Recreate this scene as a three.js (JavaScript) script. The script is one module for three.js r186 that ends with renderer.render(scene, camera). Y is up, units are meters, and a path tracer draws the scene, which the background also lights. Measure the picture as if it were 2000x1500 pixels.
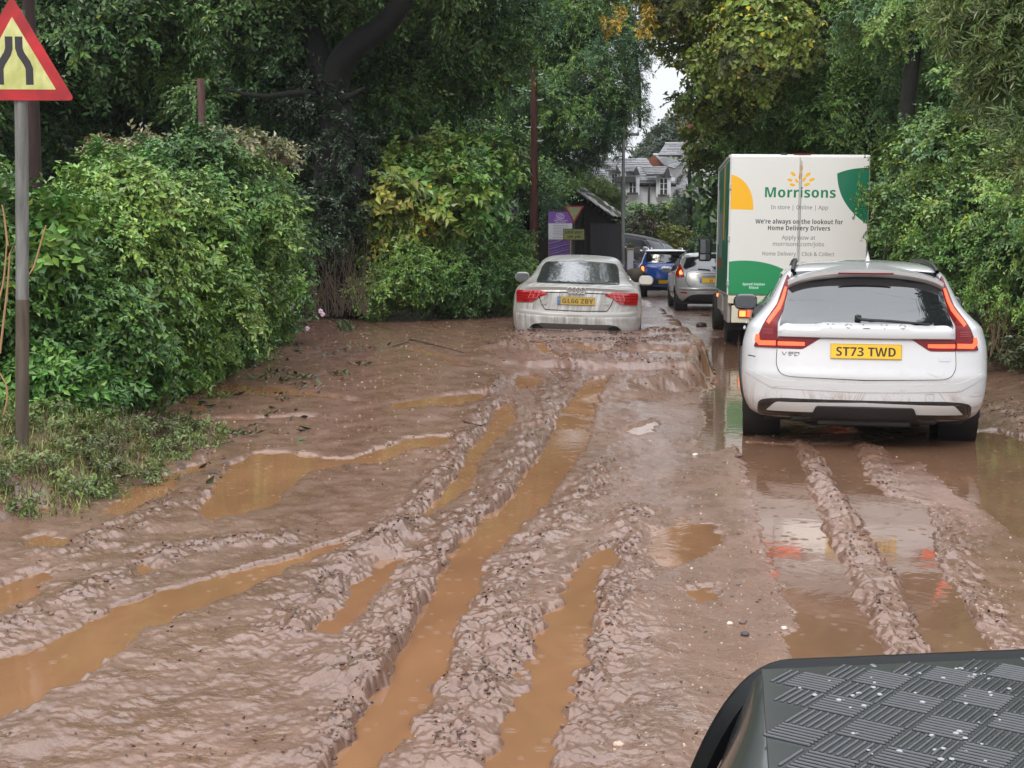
import * as THREE from 'three';
import { mergeGeometries, mergeVertices, toCreasedNormals } from 'three/addons/utils/BufferGeometryUtils.js';
import { RoundedBoxGeometry } from 'three/addons/geometries/RoundedBoxGeometry.js';
import { ImprovedNoise } from 'three/addons/math/ImprovedNoise.js';
import { TessellateModifier } from 'three/addons/modifiers/TessellateModifier.js';

// ---------------------------------------------------------------- camera, sky, sun, exposure
const EYE = 1.52, FOCAL = 2700, PITCH = Math.atan(262 / 2700);          // focal length in pixels of the 2000 px wide photograph
const scene = new THREE.Scene();
const camera = new THREE.PerspectiveCamera(2 * Math.atan(750 / FOCAL) * 180 / Math.PI, 4 / 3, 0.1, 900);
camera.position.set(0, EYE, 0);
camera.rotation.x = -PITCH;
scene.add(camera);
const renderer = new THREE.WebGLRenderer({ antialias: true });
renderer.toneMapping = THREE.LinearToneMapping;
renderer.toneMappingExposure = 1.36;
renderer.shadowMap.enabled = true;

const noiser = new ImprovedNoise();
const nz = (x, y, z = 0) => noiser.noise(x + 31.7, y + 17.3, z + 5.1);
function fbm(x, y, oct = 4, z = 0) { let s = 0, a = 1, t = 0; for (let i = 0; i < oct; i++) { s += a * nz(x, y, z + i * 7.3); t += a; a *= 0.5; x *= 2.03; y *= 2.03; } return s / t; }
let seed = 7;
function rnd() { seed = (seed + 0x6D2B79F5) | 0; let t = Math.imul(seed ^ (seed >>> 15), 1 | seed); t = (t + Math.imul(t ^ (t >>> 7), 61 | t)) ^ t; return ((t ^ (t >>> 14)) >>> 0) / 4294967296; }
const rr = (a, b) => a + (b - a) * rnd();
const clamp = (v, a = 0, b = 1) => Math.min(b, Math.max(a, v));
const sstep = (a, b, v) => { const t = clamp((v - a) / (b - a)); return t * t * (3 - 2 * t); };
const lerp = (a, b, t) => a + (b - a) * t;

{ // overcast sky: brighter overhead, soft cloud mottling all round
  const w = 512, h = 256, d = new Float32Array(w * h * 4);
  for (let j = 0; j < h; j++) for (let i = 0; i < w; i++) {
    const el = ((j + 0.5) / h - 0.5) * Math.PI, az = (i / w) * Math.PI * 2, s = Math.max(0, Math.sin(el));
    const c = Math.cos(el), m = 1 + 0.13 * fbm(2.2 * c * Math.cos(az), 2.2 * c * Math.sin(az), 4, 2.2 * Math.sin(el));
    const L = (el < 0 ? 0.35 : 1.12 * (0.55 + 1.05 * s)) * m, k = (j * w + i) * 4;
    d[k] = L * 0.955; d[k + 1] = L * 0.99; d[k + 2] = L * 1.05; d[k + 3] = 1;
  }
  const sky = new THREE.DataTexture(d, w, h, THREE.RGBAFormat, THREE.FloatType);
  sky.mapping = THREE.EquirectangularReflectionMapping; sky.magFilter = THREE.LinearFilter; sky.minFilter = THREE.LinearFilter; sky.needsUpdate = true;
  scene.background = sky; scene.environment = sky;
}
const sun = new THREE.DirectionalLight(0xfff4e6, 1.2);                  // the sun behind thin cloud, high and behind the viewer's left
sun.position.set(-16, 36, 22); sun.target.position.set(2, 0, -14);
sun.castShadow = true; sun.shadow.radius = 45; sun.shadow.mapSize.set(2048, 2048);
Object.assign(sun.shadow.camera, { left: -45, right: 45, top: 45, bottom: -45, near: 1, far: 140 });
scene.add(sun, sun.target);
scene.fog = new THREE.FogExp2(0xdfe6ea, 0.0004);

// ---------------------------------------------------------------- helpers
const V = (x, y, z) => new THREE.Vector3(x, y, z);
const CP = Math.cos(PITCH), SP = Math.sin(PITCH);
function ray(px, py) { const x = (px - 1000) / FOCAL, y = -(py - 750) / FOCAL; return [x, y * CP - SP, -(CP + y * SP)]; }
function at(px, py, Z) { const r = ray(px, py), t = Z / -r[2]; return V(r[0] * t, EYE + r[1] * t, -Z); }      // the point seen at that spot of the photograph, Z metres ahead
function onGround(px, py, Y = 0) { const r = ray(px, py), t = (Y - EYE) / r[1]; return V(r[0] * t, Y, r[2] * t); }
const names = new Map();
function numbered(n) { const k = names.get(n) || 0; names.set(n, k + 1); return k ? `${n}_${String(k).padStart(3, '0')}` : n; }
function tag(o, label, category, group, kind) { o.userData.label = label; if (category) o.userData.category = category; if (group) o.userData.group = group; if (kind) o.userData.kind = kind; return o; }
function thing(name, label, category, pos = [0, 0, 0], turn = 0, group) {
  const o = new THREE.Group(); o.name = numbered(name); scene.add(o); o.position.set(...pos); o.rotation.y = turn;
  return tag(o, label, category, group);
}
function mesh(name, geo, mat, parent, label) {
  const m = new THREE.Mesh(Array.isArray(geo) ? mergeGeometries(geo.map(plain)) : geo, mat);
  m.castShadow = m.receiveShadow = true;
  m.name = parent ? name : numbered(name);
  if (label) m.userData.label = label;
  (parent || scene).add(m); return m;
}
function each(name, geos, mat, parent) { for (const g of geos) mesh(name, plain(g), mat, parent); }
function plain(g) { let n = g.index ? g.toNonIndexed() : g; if (!n.attributes.uv) n.setAttribute('uv', new THREE.BufferAttribute(new Float32Array(n.attributes.position.count * 2), 2)); for (const k of Object.keys(n.attributes)) if (!['position', 'normal', 'uv'].includes(k)) n.deleteAttribute(k); n.morphAttributes = {}; return n; }
function structure(name, geo, mat) { const m = mesh(name, geo, mat); m.userData.kind = 'structure'; return m; }
const box = (w, h, d, x = 0, y = 0, z = 0, r = 0) => (r ? new RoundedBoxGeometry(w, h, d, 2, r) : new THREE.BoxGeometry(w, h, d)).translate(x, y, z);
const cyl = (r0, r1, h, x, y, z, seg = 14) => new THREE.CylinderGeometry(r1, r0, h, seg).translate(x, y, z);
function tube(pts, r, seg = 24, rad = 7, r1) {
  const c = new THREE.CatmullRomCurve3(pts.map(p => p.isVector3 ? p : V(...p))), g = new THREE.TubeGeometry(c, seg, 1, rad), P = g.attributes.position, N = g.attributes.normal;
  for (let i = 0; i < P.count; i++) { const t = Math.floor(i / (rad + 1)) / seg, c0 = c.getPointAt(clamp(t)), k = lerp(r, r1 ?? r, t); P.setXYZ(i, c0.x + N.getX(i) * k, c0.y + N.getY(i) * k, c0.z + N.getZ(i) * k); }
  return g;
}
const lin = (r, g, b) => new THREE.Color().setRGB(r, g, b);
const std = (color, roughness = 0.6, metalness = 0, extra = {}) => new THREE.MeshStandardMaterial({ color: Array.isArray(color) ? lin(...color) : color, roughness, metalness, ...extra });
const phys = (color, roughness, extra = {}) => new THREE.MeshPhysicalMaterial({ color: Array.isArray(color) ? lin(...color) : color, roughness, ...extra });
function dataTex(n, fn, { srgb = false, rep = true } = {}) {
  const d = new Uint8Array(n * n * 4);
  for (let j = 0; j < n; j++) for (let i = 0; i < n; i++) { const c = fn(i / n, j / n), k = (j * n + i) * 4; for (let q = 0; q < 3; q++) d[k + q] = clamp((Array.isArray(c) ? c[q] : c) * 255, 0, 255); d[k + 3] = 255; }
  const t = new THREE.DataTexture(d, n, n); t.magFilter = THREE.LinearFilter; t.minFilter = THREE.LinearMipmapLinearFilter; t.generateMipmaps = true;
  if (rep) t.wrapS = t.wrapT = THREE.RepeatWrapping; if (srgb) t.colorSpace = THREE.SRGBColorSpace; t.needsUpdate = true; return t;
}
function canvasTex(w, h, draw) { const c = document.createElement('canvas'); c.width = w; c.height = h; draw(c.getContext('2d'), w, h); const t = new THREE.CanvasTexture(c); t.colorSpace = THREE.SRGBColorSpace; t.anisotropy = 8; return t; }
// noise that repeats on a unit square
function tileNoise(u, v, f, z = 0) { const a = u * 2 * Math.PI, b = v * 2 * Math.PI, R = f / (2 * Math.PI); return noiser.noise(R * Math.cos(a) + 40 + z, R * Math.sin(a) + R * Math.cos(b) + 40, R * Math.sin(b) + 40 + z * 1.7); }
function tileNoise2(u, v, fu, fv, z = 0) { const a = u * 2 * Math.PI, b = v * 2 * Math.PI, R = fu / (2 * Math.PI), S = fv / (2 * Math.PI); return noiser.noise(R * Math.cos(a) + 40 + z, R * Math.sin(a) + S * Math.cos(b) + 40, S * Math.sin(b) + 40 + z * 1.7); }
function tileFbm(u, v, f, o, z = 0) { let s = 0, a = 1, t = 0; for (let i = 0; i < o; i++) { s += a * tileNoise(u, v, f, z + i * 3.1); t += a; a *= 0.55; f *= 2.1; } return s / t; }
function pchip(keys) { // rows [y, a, b, ...] -> smooth function of y that gives [a, b, ...]
  const n = keys.length, m = keys[0].length - 1, D = [];
  for (let k = 0; k < m; k++) { const s = []; for (let i = 0; i < n - 1; i++) s.push((keys[i + 1][k + 1] - keys[i][k + 1]) / (keys[i + 1][0] - keys[i][0])); D.push(keys.map((_, i) => i === 0 ? s[0] : i === n - 1 ? s[n - 2] : s[i - 1] * s[i] <= 0 ? 0 : 2 * s[i - 1] * s[i] / (s[i - 1] + s[i]))); }
  return y => { let i = 0; while (i < n - 2 && y > keys[i + 1][0]) i++; const a = keys[i], b = keys[i + 1], h = b[0] - a[0], t = clamp((y - a[0]) / h), t2 = t * t, t3 = t2 * t, o = []; for (let k = 0; k < m; k++) o.push((2 * t3 - 3 * t2 + 1) * a[k + 1] + (t3 - 2 * t2 + t) * h * D[k][i] + (3 * t2 - 2 * t3) * b[k + 1] + (t3 - t2) * h * D[k][i + 1]); return o; };
}
const curve1 = pts => { const f = pchip(pts); return v => f(v)[0]; };
// ---------------------------------------------------------------- the flooded lane: terrain, ruts and puddles
const gp = (list, Y = 0) => list.map(([px, py]) => { const p = onGround(px, py, Y); return [p.x, -p.z]; });   // corners as ground metres (x to the right, Z ahead)
const depositEdge = curve1([[3, -4], [7, -1.6], [9, -0.75], [11, -0.2], [12.5, 0.35], [14, 1.1], [15.5, 1.95], [17, 2.3], [20, 2.5], [26, 2.9], [34, 3.4], [50, 4.0]]);
const hedgeLine = curve1([[3, -4.2], [8.5, -3.55], [10.5, -3.4], [13, -3.5], [15, -3.45], [17, -3.1], [19.5, -2.95], [22, -2.6], [24.5, -1.6], [27, 0.1], [31, 0.9], [36, 1.5], [46, 2.6], [60, 4.0]]);
const rightEdge = curve1([[3, 3.9], [8, 4.2], [12, 4.75], [18, 6.2], [24, 7.2], [34, 8.0], [60, 9]]);
function base(x, Z) {
  const e = depositEdge(Z), w = lerp(0.75, 0.16, sstep(12, 16.5, Z));
  const zj = Z + 0.35 * nz(x * 1.6, Z * 0.7, 50) + 0.12 * nz(x * 5, Z * 2, 51), ramp = lerp(sstep(8.5, 17.5, Z), 0.6 * sstep(10.5, 17, Z) + 0.2 * sstep(15.3, 15.5, zj) + 0.2 * sstep(16.6, 16.9, zj), sstep(-0.9, 0.5, x));
  let y = 0.38 * ramp * sstep(e + w, e - w * 0.4, x + 0.22 * nz(Z * 1.7, 3.3) + 0.1 * nz(Z * 5.1, x * 3)) * lerp(1, 0.45, sstep(25, 34, Z));
  const hl = hedgeLine(Z) + 0.2 * nz(Z * 0.8, 9.1);
  y += 0.1 * sstep(hl + 0.6, hl - 0.2, x) + 0.75 * sstep(hl - 0.1, hl - 2.6, x) + 1.6 * sstep(hl - 2.5, hl - 12, x);
  y += 0.2 * sstep(-2.45, -3.1, x) * sstep(7.2, 8.2, Z) * sstep(11.6, 10.2, Z);
  const re = rightEdge(Z);
  y += 0.12 * sstep(re - 0.5, re + 0.3, x) + 0.9 * sstep(re, re + 3.5, x) + 1.5 * sstep(re + 3, re + 14, x);
  y += 1.2 * sstep(48, 64, Z) + 2.5 * sstep(70, 140, Z);
  return y;
}
// puddles and water-filled ruts, drawn round their banks
const POOLS = [
  { d: 0.075, p: gp([[-160, 1330], [0, 1285], [120, 1245], [215, 1188], [330, 1150], [400, 1128], [480, 1110], [590, 1080], [690, 1045], [712, 1040], [690, 1055], [620, 1085], [560, 1110], [480, 1150], [380, 1185], [280, 1225], [240, 1270], [160, 1330], [80, 1365], [0, 1402], [-160, 1450]]) },
  { d: 0.085, p: gp([[600, 1560], [640, 1490], [690, 1420], [722, 1380], [758, 1315], [790, 1250], [815, 1195], [835, 1160], [862, 1120], [885, 1070], [915, 1040], [942, 1005], [985, 985], [1010, 945], [1030, 910], [1062, 880], [1075, 845], [1090, 815], [1150, 770], [1190, 765], [1160, 800], [1150, 850], [1120, 905], [1090, 945], [1062, 985], [1040, 1010], [1000, 1045], [965, 1080], [938, 1115], [945, 1150], [920, 1185], [880, 1250], [870, 1300], [850, 1340], [820, 1400], [770, 1450], [742, 1510], [725, 1560]]) },
  { d: 0.075, p: gp([[935, 1560], [965, 1490], [985, 1440], [1012, 1385], [1045, 1320], [1040, 1270], [1062, 1210], [1092, 1160], [1108, 1145], [1105, 1128], [1150, 1085], [1190, 1066], [1202, 1080], [1200, 1105], [1165, 1118], [1166, 1150], [1168, 1210], [1140, 1262], [1115, 1330], [1095, 1400], [1092, 1450], [1070, 1500], [1050, 1560]]) },
  { d: 0.06, p: gp([[815, 1008], [850, 968], [895, 925], [915, 880], [945, 850], [970, 815], [1000, 805], [1006, 825], [985, 850], [950, 880], [935, 905], [925, 940], [890, 975], [850, 1000], [830, 1010]]) },
  { d: 0.05, p: gp([[375, 1010], [400, 970], [450, 910], [500, 892], [560, 890], [640, 900], [690, 900], [740, 885], [800, 868], [885, 862], [880, 876], [800, 890], [740, 908], [680, 908], [610, 925], [560, 955], [530, 985], [470, 1002], [420, 1018]]) },
  { d: 0.045, p: gp([[205, 1000], [240, 955], [330, 925], [405, 905], [420, 890], [400, 918], [350, 935], [345, 955], [290, 985], [240, 1005]]) },
  { d: 0.03, p: gp([[240, 1115], [260, 1098], [310, 1095], [300, 1115], [262, 1130]]) },
  { d: 0.03, p: gp([[-20, 1150], [40, 1120], [100, 1105], [105, 1130], [40, 1165], [-20, 1180]]) },
  { d: 0.03, p: gp([[40, 1050], [90, 1040], [150, 1055], [110, 1070], [50, 1070]]) },
  { d: 0.035, p: gp([[600, 1240], [680, 1150], [740, 1090], [800, 1080], [770, 1120], [720, 1180], [660, 1240]]) },
  { d: 0.05, p: gp([[1440, 862], [1478, 990], [1490, 1060], [1530, 1150], [1560, 1220], [1545, 1270], [1590, 1330], [1745, 1320], [1718, 1240], [1680, 1160], [1640, 1090], [1600, 1000], [1575, 930], [1560, 868]]) },
  { d: 0.05, p: gp([[1588, 866], [1625, 940], [1668, 1010], [1700, 1060], [1740, 1120], [1775, 1180], [1800, 1250], [1830, 1330], [1975, 1330], [1935, 1250], [1895, 1190], [1862, 1160], [1850, 1120], [1825, 1055], [1815, 985], [1765, 970], [1738, 965], [1700, 935], [1672, 866]]) },
  { d: 0.05, p: gp([[1700, 862], [1800, 900], [1850, 950], [1905, 985], [1990, 1050], [2100, 1110], [2100, 880], [1950, 840], [1800, 845]]) },
  { d: 0.045, p: gp([[1392, 660], [1378, 720], [1372, 790], [1384, 830], [1352, 862], [1380, 880], [1450, 868], [1500, 820], [1500, 650]]) },
  { d: 0.04, p: gp([[1440, 640], [1500, 640], [1700, 640], [1700, 700], [1600, 780], [1480, 780], [1450, 700]]) },
  { d: 0.022, p: gp([[1255, 1050], [1275, 1030], [1390, 1020], [1420, 1050], [1380, 1085], [1300, 1110], [1270, 1085]]) },
  { d: 0.02, p: gp([[1320, 1150], [1400, 1140], [1420, 1165], [1350, 1180]]) },
  { d: 0.02, p: gp([[1210, 840], [1265, 822], [1290, 815], [1280, 840], [1250, 850]]) },
  { d: 0.03, p: gp([[1000, 770], [1035, 762], [1070, 770], [1040, 782], [1005, 785]]) },
  { d: 0.02, p: gp([[760, 798], [860, 786], [950, 775], [960, 786], [880, 800], [770, 806]], 0.1) },
  { d: 0.02, p: gp([[270, 752], [400, 748], [560, 752], [640, 762], [540, 764], [400, 762], [290, 760]], 0.22) },
  { d: 0.02, p: gp([[640, 612], [760, 612], [990, 616], [990, 622], [800, 620], [660, 618]], 0.36) },
];
for (const q of POOLS) { q.x0 = Math.min(...q.p.map(p => p[0])) - 0.4; q.x1 = Math.max(...q.p.map(p => p[0])) + 0.4; q.z0 = Math.min(...q.p.map(p => p[1])) - 0.4; q.z1 = Math.max(...q.p.map(p => p[1])) + 0.4; }
function insideBy(P, x, y) { // signed distance, positive inside
  let d = 1e9, s = false;
  for (let i = 0, j = P.length - 1; i < P.length; j = i++) {
    const [ax, ay] = P[j], [bx, by] = P[i], ex = bx - ax, ey = by - ay, t = clamp(((x - ax) * ex + (y - ay) * ey) / (ex * ex + ey * ey + 1e-12)), qx = x - ax - ex * t, qy = y - ay - ey * t;
    d = Math.min(d, qx * qx + qy * qy);
    if ((ay > y) !== (by > y) && x < (bx - ax) * (y - ay) / (by - ay) + ax) s = !s;
  }
  return (s ? 1 : -1) * Math.sqrt(d);
}
// ridges thrown up by the wheels: line, half width, height, roughness
const RIDGES = [
  { w: 0.11, h: 0.085, r: 1, p: gp([[735, 1075], [800, 1000], [860, 930], [905, 875], [940, 830], [975, 775]]) },
  { w: 0.16, h: 0.075, r: 1, p: gp([[700, 1320], [790, 1190], [840, 1110], [900, 1035], [960, 980], [1010, 905], [1040, 850], [1075, 790], [1130, 745]]) },
  { w: 0.12, h: 0.07, r: 1, p: gp([[955, 735], [1000, 722], [1045, 708], [1090, 692]]) },
  { w: 0.14, h: 0.06, r: 1, p: gp([[1175, 745], [1230, 730], [1280, 722], [1330, 712]]) },
  { w: 0.12, h: 0.05, r: 0.9, p: gp([[560, 1240], [640, 1140], [700, 1075], [780, 1040], [830, 1025]]) },
  { w: 0.12, h: 0.05, r: 0.8, p: gp([[880, 1340], [930, 1240], [960, 1170], [1010, 1110], [1070, 1040], [1150, 960], [1190, 900]]) },
  { w: 0.1, h: 0.045, r: 0.8, p: gp([[1110, 1470], [1150, 1330], [1180, 1240], [1200, 1160], [1225, 1090], [1245, 990]]) },
  { w: 0.1, h: 0.045, r: 0.9, p: gp([[640, 1480], [700, 1400], [740, 1330], [800, 1240], [840, 1180]]) },
  { w: 0.1, h: 0.05, r: 0.8, p: gp([[880, 1480], [900, 1400], [960, 1330], [1000, 1260], [1030, 1200]]) },
  { w: 0.13, h: 0.06, r: 0.7, p: gp([[-60, 1250], [60, 1205], [150, 1165], [260, 1110], [330, 1075], [420, 1060], [560, 1050]]) },
  { w: 0.15, h: 0.05, r: 0.7, p: gp([[120, 1080], [220, 1040], [300, 995], [380, 960]]) },
  { w: 0.1, h: 0.05, r: 0.6, p: gp([[380, 900], [440, 875], [500, 855]]) },
  { w: 0.085, h: 0.075, r: 0.55, p: gp([[1560, 862], [1590, 920], [1630, 1000], [1665, 1080], [1710, 1170], [1750, 1240], [1790, 1310]]) },
  { w: 0.06, h: 0.05, r: 0.5, p: gp([[1600, 900], [1650, 985], [1690, 1060], [1730, 1130], [1775, 1200], [1800, 1260]]) },
  { w: 0.1, h: 0.05, r: 0.6, p: gp([[1690, 870], [1730, 930], [1760, 985], [1835, 1000], [1855, 1080], [1910, 1180], [1990, 1270]]) },
  { w: 0.25, h: 0.1, r: 1, p: gp([[1925, 790], [1975, 815], [2040, 850]]) },
  { w: 0.2, h: 0.1, r: 1, p: gp([[1255, 605], [1290, 615], [1325, 625]], 0.1) },
  { w: 0.35, h: 0.015, r: 0.85, p: gp([[1000, 702], [1150, 692], [1320, 692]], 0.2) }, { w: 0.5, h: 0.01, r: 0.7, p: gp([[1040, 668], [1300, 670]], 0.33) }, { w: 0.4, h: 0.01, r: 0.6, p: gp([[1150, 730], [1300, 740], [1330, 760]], 0.05) },
  { w: 0.09, h: 0.05, r: 0.8, p: gp([[985, 650], [1060, 652], [1150, 655], [1262, 660]], 0.36) },
  { w: 0.12, h: 0.09, r: 1, p: gp([[1260, 690], [1325, 685]], 0.1) },
];
for (const q of RIDGES) { q.x0 = Math.min(...q.p.map(p => p[0])) - 3 * q.w; q.x1 = Math.max(...q.p.map(p => p[0])) + 3 * q.w; q.z0 = Math.min(...q.p.map(p => p[1])) - 3 * q.w; q.z1 = Math.max(...q.p.map(p => p[1])) + 3 * q.w; }
function lineDist(P, x, y) { let d = 1e9; for (let i = 1; i < P.length; i++) { const [ax, ay] = P[i - 1], [bx, by] = P[i], ex = bx - ax, ey = by - ay, t = clamp(((x - ax) * ex + (y - ay) * ey) / (ex * ex + ey * ey)), qx = x - ax - ex * t, qy = y - ay - ey * t; d = Math.min(d, qx * qx + qy * qy); } return Math.sqrt(d); }
// cracks and low steps in the crust of the flood deposit
const CRACKS = [
  gp([[400, 752], [560, 756], [690, 770]], 0.22), gp([[320, 768], [380, 778], [400, 790]], 0.18), gp([[560, 640], [700, 634], [770, 655]], 0.3), gp([[790, 640], [880, 655], [975, 672]], 0.34),
  gp([[350, 800], [480, 800], [610, 798]], 0.18), gp([[490, 708], [640, 712]], 0.28), gp([[1040, 668], [1110, 676], [1200, 682], [1310, 680]], 0.34), gp([[990, 668], [1050, 676], [1100, 690]], 0.34), gp([[800, 690], [905, 710]], 0.3), gp([[640, 612], [840, 618], [1000, 622]], 0.36),
];
const WATER = -0.009;
const roughArea = (x, Z) => { // how churned the mud is
  const right = sstep(0.05, 0.4, x - 0.075 * Z);                        // smooth wet strip in the middle of the lane
  const left = sstep(9.5, 15, Z) * sstep(depositEdge(Z) - 0.2, depositEdge(Z) - 1.0, x);
  return clamp(1 - 0.72 * right - 0.75 * left, 0.16, 1);
};
function ground(x, Z) { // -> [height, wetness of crumbs, grassiness]
  const fade = sstep(60, 8, Z) , b = base(x, Z);
  const jx = x + 0.05 * nz(x * 9, Z * 6, 1) + 0.022 * nz(x * 31, Z * 20, 2), jz = Z + 0.05 * nz(x * 7, Z * 7, 3) + 0.02 * nz(x * 24, Z * 17, 4);
  let y = b, clod = 0, pool = 0;
  for (const q of POOLS) if (x > q.x0 && x < q.x1 && Z > q.z0 && Z < q.z1) { const s = insideBy(q.p, jx, jz); pool = Math.max(pool, sstep(-0.035, 0.09, s) * q.d); }
  for (const q of RIDGES) if (x > q.x0 && x < q.x1 && Z > q.z0 && Z < q.z1) { const t = lineDist(q.p, jx, jz) / q.w; if (t < 2.6) { const k = Math.exp(-t * t); y += 0.58 * q.h * k * (0.6 + 0.7 * nz(x * 5, Z * 4, 8)) * (1 - 0.6 * sstep(0.01, 0.03, pool)); clod = Math.max(clod, q.r * Math.exp(-t * t * 0.6)); } }
  const ra = roughArea(x, Z), near = sstep(22, 4, Z);
  const along = x - 0.13 * Z;                                            // tyres smear the mud along the lane
  let n = 0.018 * nz(along * 2.2, Z * 0.9, 11) + 0.010 * ra * nz(x * 5 + 0.3 * Z, Z * 4, 12) + 0.006 * ra * nz(along * 13, Z * 7, 13);
  n += near * ra * (0.0035 * nz(x * 27 + Z * 4, Z * 17, 14) + 0.0015 * nz(x * 60, Z * 40, 15) - 0.012 * sstep(0.3, 0.62, nz(x * 9, Z * 9, 41)) * Math.abs(nz(x * 30, Z * 30, 42)));
  n += clod * fade * (0.03 * Math.abs(nz(x * 9, Z * 5, 16)) + 0.02 * Math.abs(nz(x * 24, Z * 17, 17)) - 0.02 * sstep(0.25, 0.6, nz(x * 17, Z * 13, 45)) - 0.012);
  y += n * (pool > 0.02 ? 0.45 : 1) + 0.006 - 0.006 * sstep(0.05, 0.4, x - 0.075 * Z) - pool * 1.25;
  if (Z > 10 && Z < 30 && x < 3) for (const c of CRACKS) { const d = lineDist(c, x + 0.05 * nz(x * 4, Z * 4, 20), Z + 0.06 * nz(x * 6, Z * 3, 21)); if (d < 0.3) { const s = Z - c[0][1]; y -= 0.05 * Math.exp(-(d * d) / 0.004) - 0.012 * Math.exp(-(d * d) / 0.03); } }
  return [y, clod, pool];
}
const groundY = (x, z) => ground(x, -z)[0];
const mudBump = dataTex(1024, (u, v) => { const wv = 0.03 * tileNoise(u, v, 6, 2); let s = 0.5 + 0.2 * tileFbm(u + wv, v, 8, 4) + 0.22 * tileNoise2(u, v + wv, 16, 34, 3) + 0.1 * tileNoise2(u + wv, v, 40, 80, 5) + 0.15 * tileNoise(u, v, 110, 6); const pit = tileNoise(u, v, 46, 9); return s - 0.5 * Math.max(0, pit - 0.38); });
const mudTint = dataTex(512, (u, v) => { const n = tileFbm(u, v, 6, 5, 3), s = tileNoise(u, v, 70, 12), k = 0.84 + 0.28 * n + (s > 0.42 ? 0.28 : 0) - (s < -0.45 ? 0.25 : 0); return [k, k * (0.99 + 0.03 * n), k]; });
const mudRough = dataTex(512, (u, v) => 0.62 + 0.75 * tileFbm(u, v, 5, 4, 8));
const mudMat = new THREE.MeshPhysicalMaterial({ vertexColors: true, map: mudTint, bumpMap: mudBump, bumpScale: 0.0045, roughnessMap: mudRough, roughness: 0.5, ior: 1.5, clearcoat: 0.5, clearcoatRoughness: 0.2 });
const rowsZ = [], colsU = [];
{
  for (let z = 0.4; z < 3.4; z += 0.25) rowsZ.push(z);
  const a = 1 / 3.5, b = 1 / 36; for (let i = 0; i <= 640; i++) rowsZ.push(1 / lerp(a, b, i / 640));
  for (let z = 36.5; z < 90; z *= 1.012) rowsZ.push(z);
  for (let z = 95; z < 420; z *= 1.12) rowsZ.push(z);
  for (const s of [6, 4, 2.6, 1.9, 1.5, 1.2, 1.0, 0.84, 0.72, 0.63, 0.57, 0.53]) colsU.push(-s);
  for (let i = 0; i <= 1080; i++) colsU.push(lerp(-0.5, 0.5, i / 1080));
  for (const s of [0.53, 0.57, 0.63, 0.72, 0.84, 1.0, 1.2, 1.5, 1.9, 2.6, 4, 6]) colsU.push(s);
}
const NR = rowsZ.length, NC = colsU.length, wetField = new Float32Array(NR * NC);
{
  const P = new Float32Array(NR * NC * 3), C = new Float32Array(NR * NC * 3), U = new Float32Array(NR * NC * 2), I = new Uint32Array((NR - 1) * (NC - 1) * 6);
  for (let r = 0; r < NR; r++) for (let c = 0; c < NC; c++) {
    const Z = rowsZ[r], x = colsU[c] * (Z < 3.5 ? 3.5 : Z), k = r * NC + c, [y, clod, pool] = ground(x, Z), wl = base(x, Z) + WATER;
    wetField[k] = y - wl;
    P[k * 3] = x; P[k * 3 + 1] = y; P[k * 3 + 2] = -Z; U[k * 2] = x / 0.83; U[k * 2 + 1] = Z / 0.83;
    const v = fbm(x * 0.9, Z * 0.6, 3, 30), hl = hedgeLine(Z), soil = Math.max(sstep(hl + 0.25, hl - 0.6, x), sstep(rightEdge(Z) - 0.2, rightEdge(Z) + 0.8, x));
    const dep = sstep(9, 14, Z) * sstep(depositEdge(Z) + 0.2, depositEdge(Z) - 0.6, x);
    let R = 0.228 + 0.085 * v, G = 0.126 + 0.052 * v, B = 0.084 + 0.04 * v;
    R = lerp(R, 0.22, dep); G = lerp(G, 0.118, dep); B = lerp(B, 0.083, dep);
    const dk = clamp(clod * (0.3 + 1.1 * Math.abs(nz(x * 19, Z * 13, 33)))); // crumbled dark soil in the thrown-up ridges
    R = lerp(R, 0.13, dk * 0.6); G = lerp(G, 0.07, dk * 0.6); B = lerp(B, 0.05, dk * 0.6);
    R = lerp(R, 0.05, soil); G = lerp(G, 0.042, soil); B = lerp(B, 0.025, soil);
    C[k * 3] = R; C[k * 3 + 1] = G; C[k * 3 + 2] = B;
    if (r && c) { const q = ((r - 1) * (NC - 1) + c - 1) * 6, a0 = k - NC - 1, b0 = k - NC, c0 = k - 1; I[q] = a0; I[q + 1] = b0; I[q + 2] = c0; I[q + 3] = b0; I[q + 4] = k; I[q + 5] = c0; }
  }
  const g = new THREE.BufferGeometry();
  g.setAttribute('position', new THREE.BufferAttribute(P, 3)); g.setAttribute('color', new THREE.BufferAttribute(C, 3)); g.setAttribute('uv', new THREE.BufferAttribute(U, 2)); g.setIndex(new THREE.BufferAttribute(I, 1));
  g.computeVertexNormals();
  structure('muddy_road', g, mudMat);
  // the rest of the land: behind the viewer
  structure('ground', new THREE.PlaneGeometry(500, 120, 8, 4).rotateX(-Math.PI / 2).translate(0, -0.02, 59.6), std([0.19, 0.11, 0.08], 0.5));
}
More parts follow.
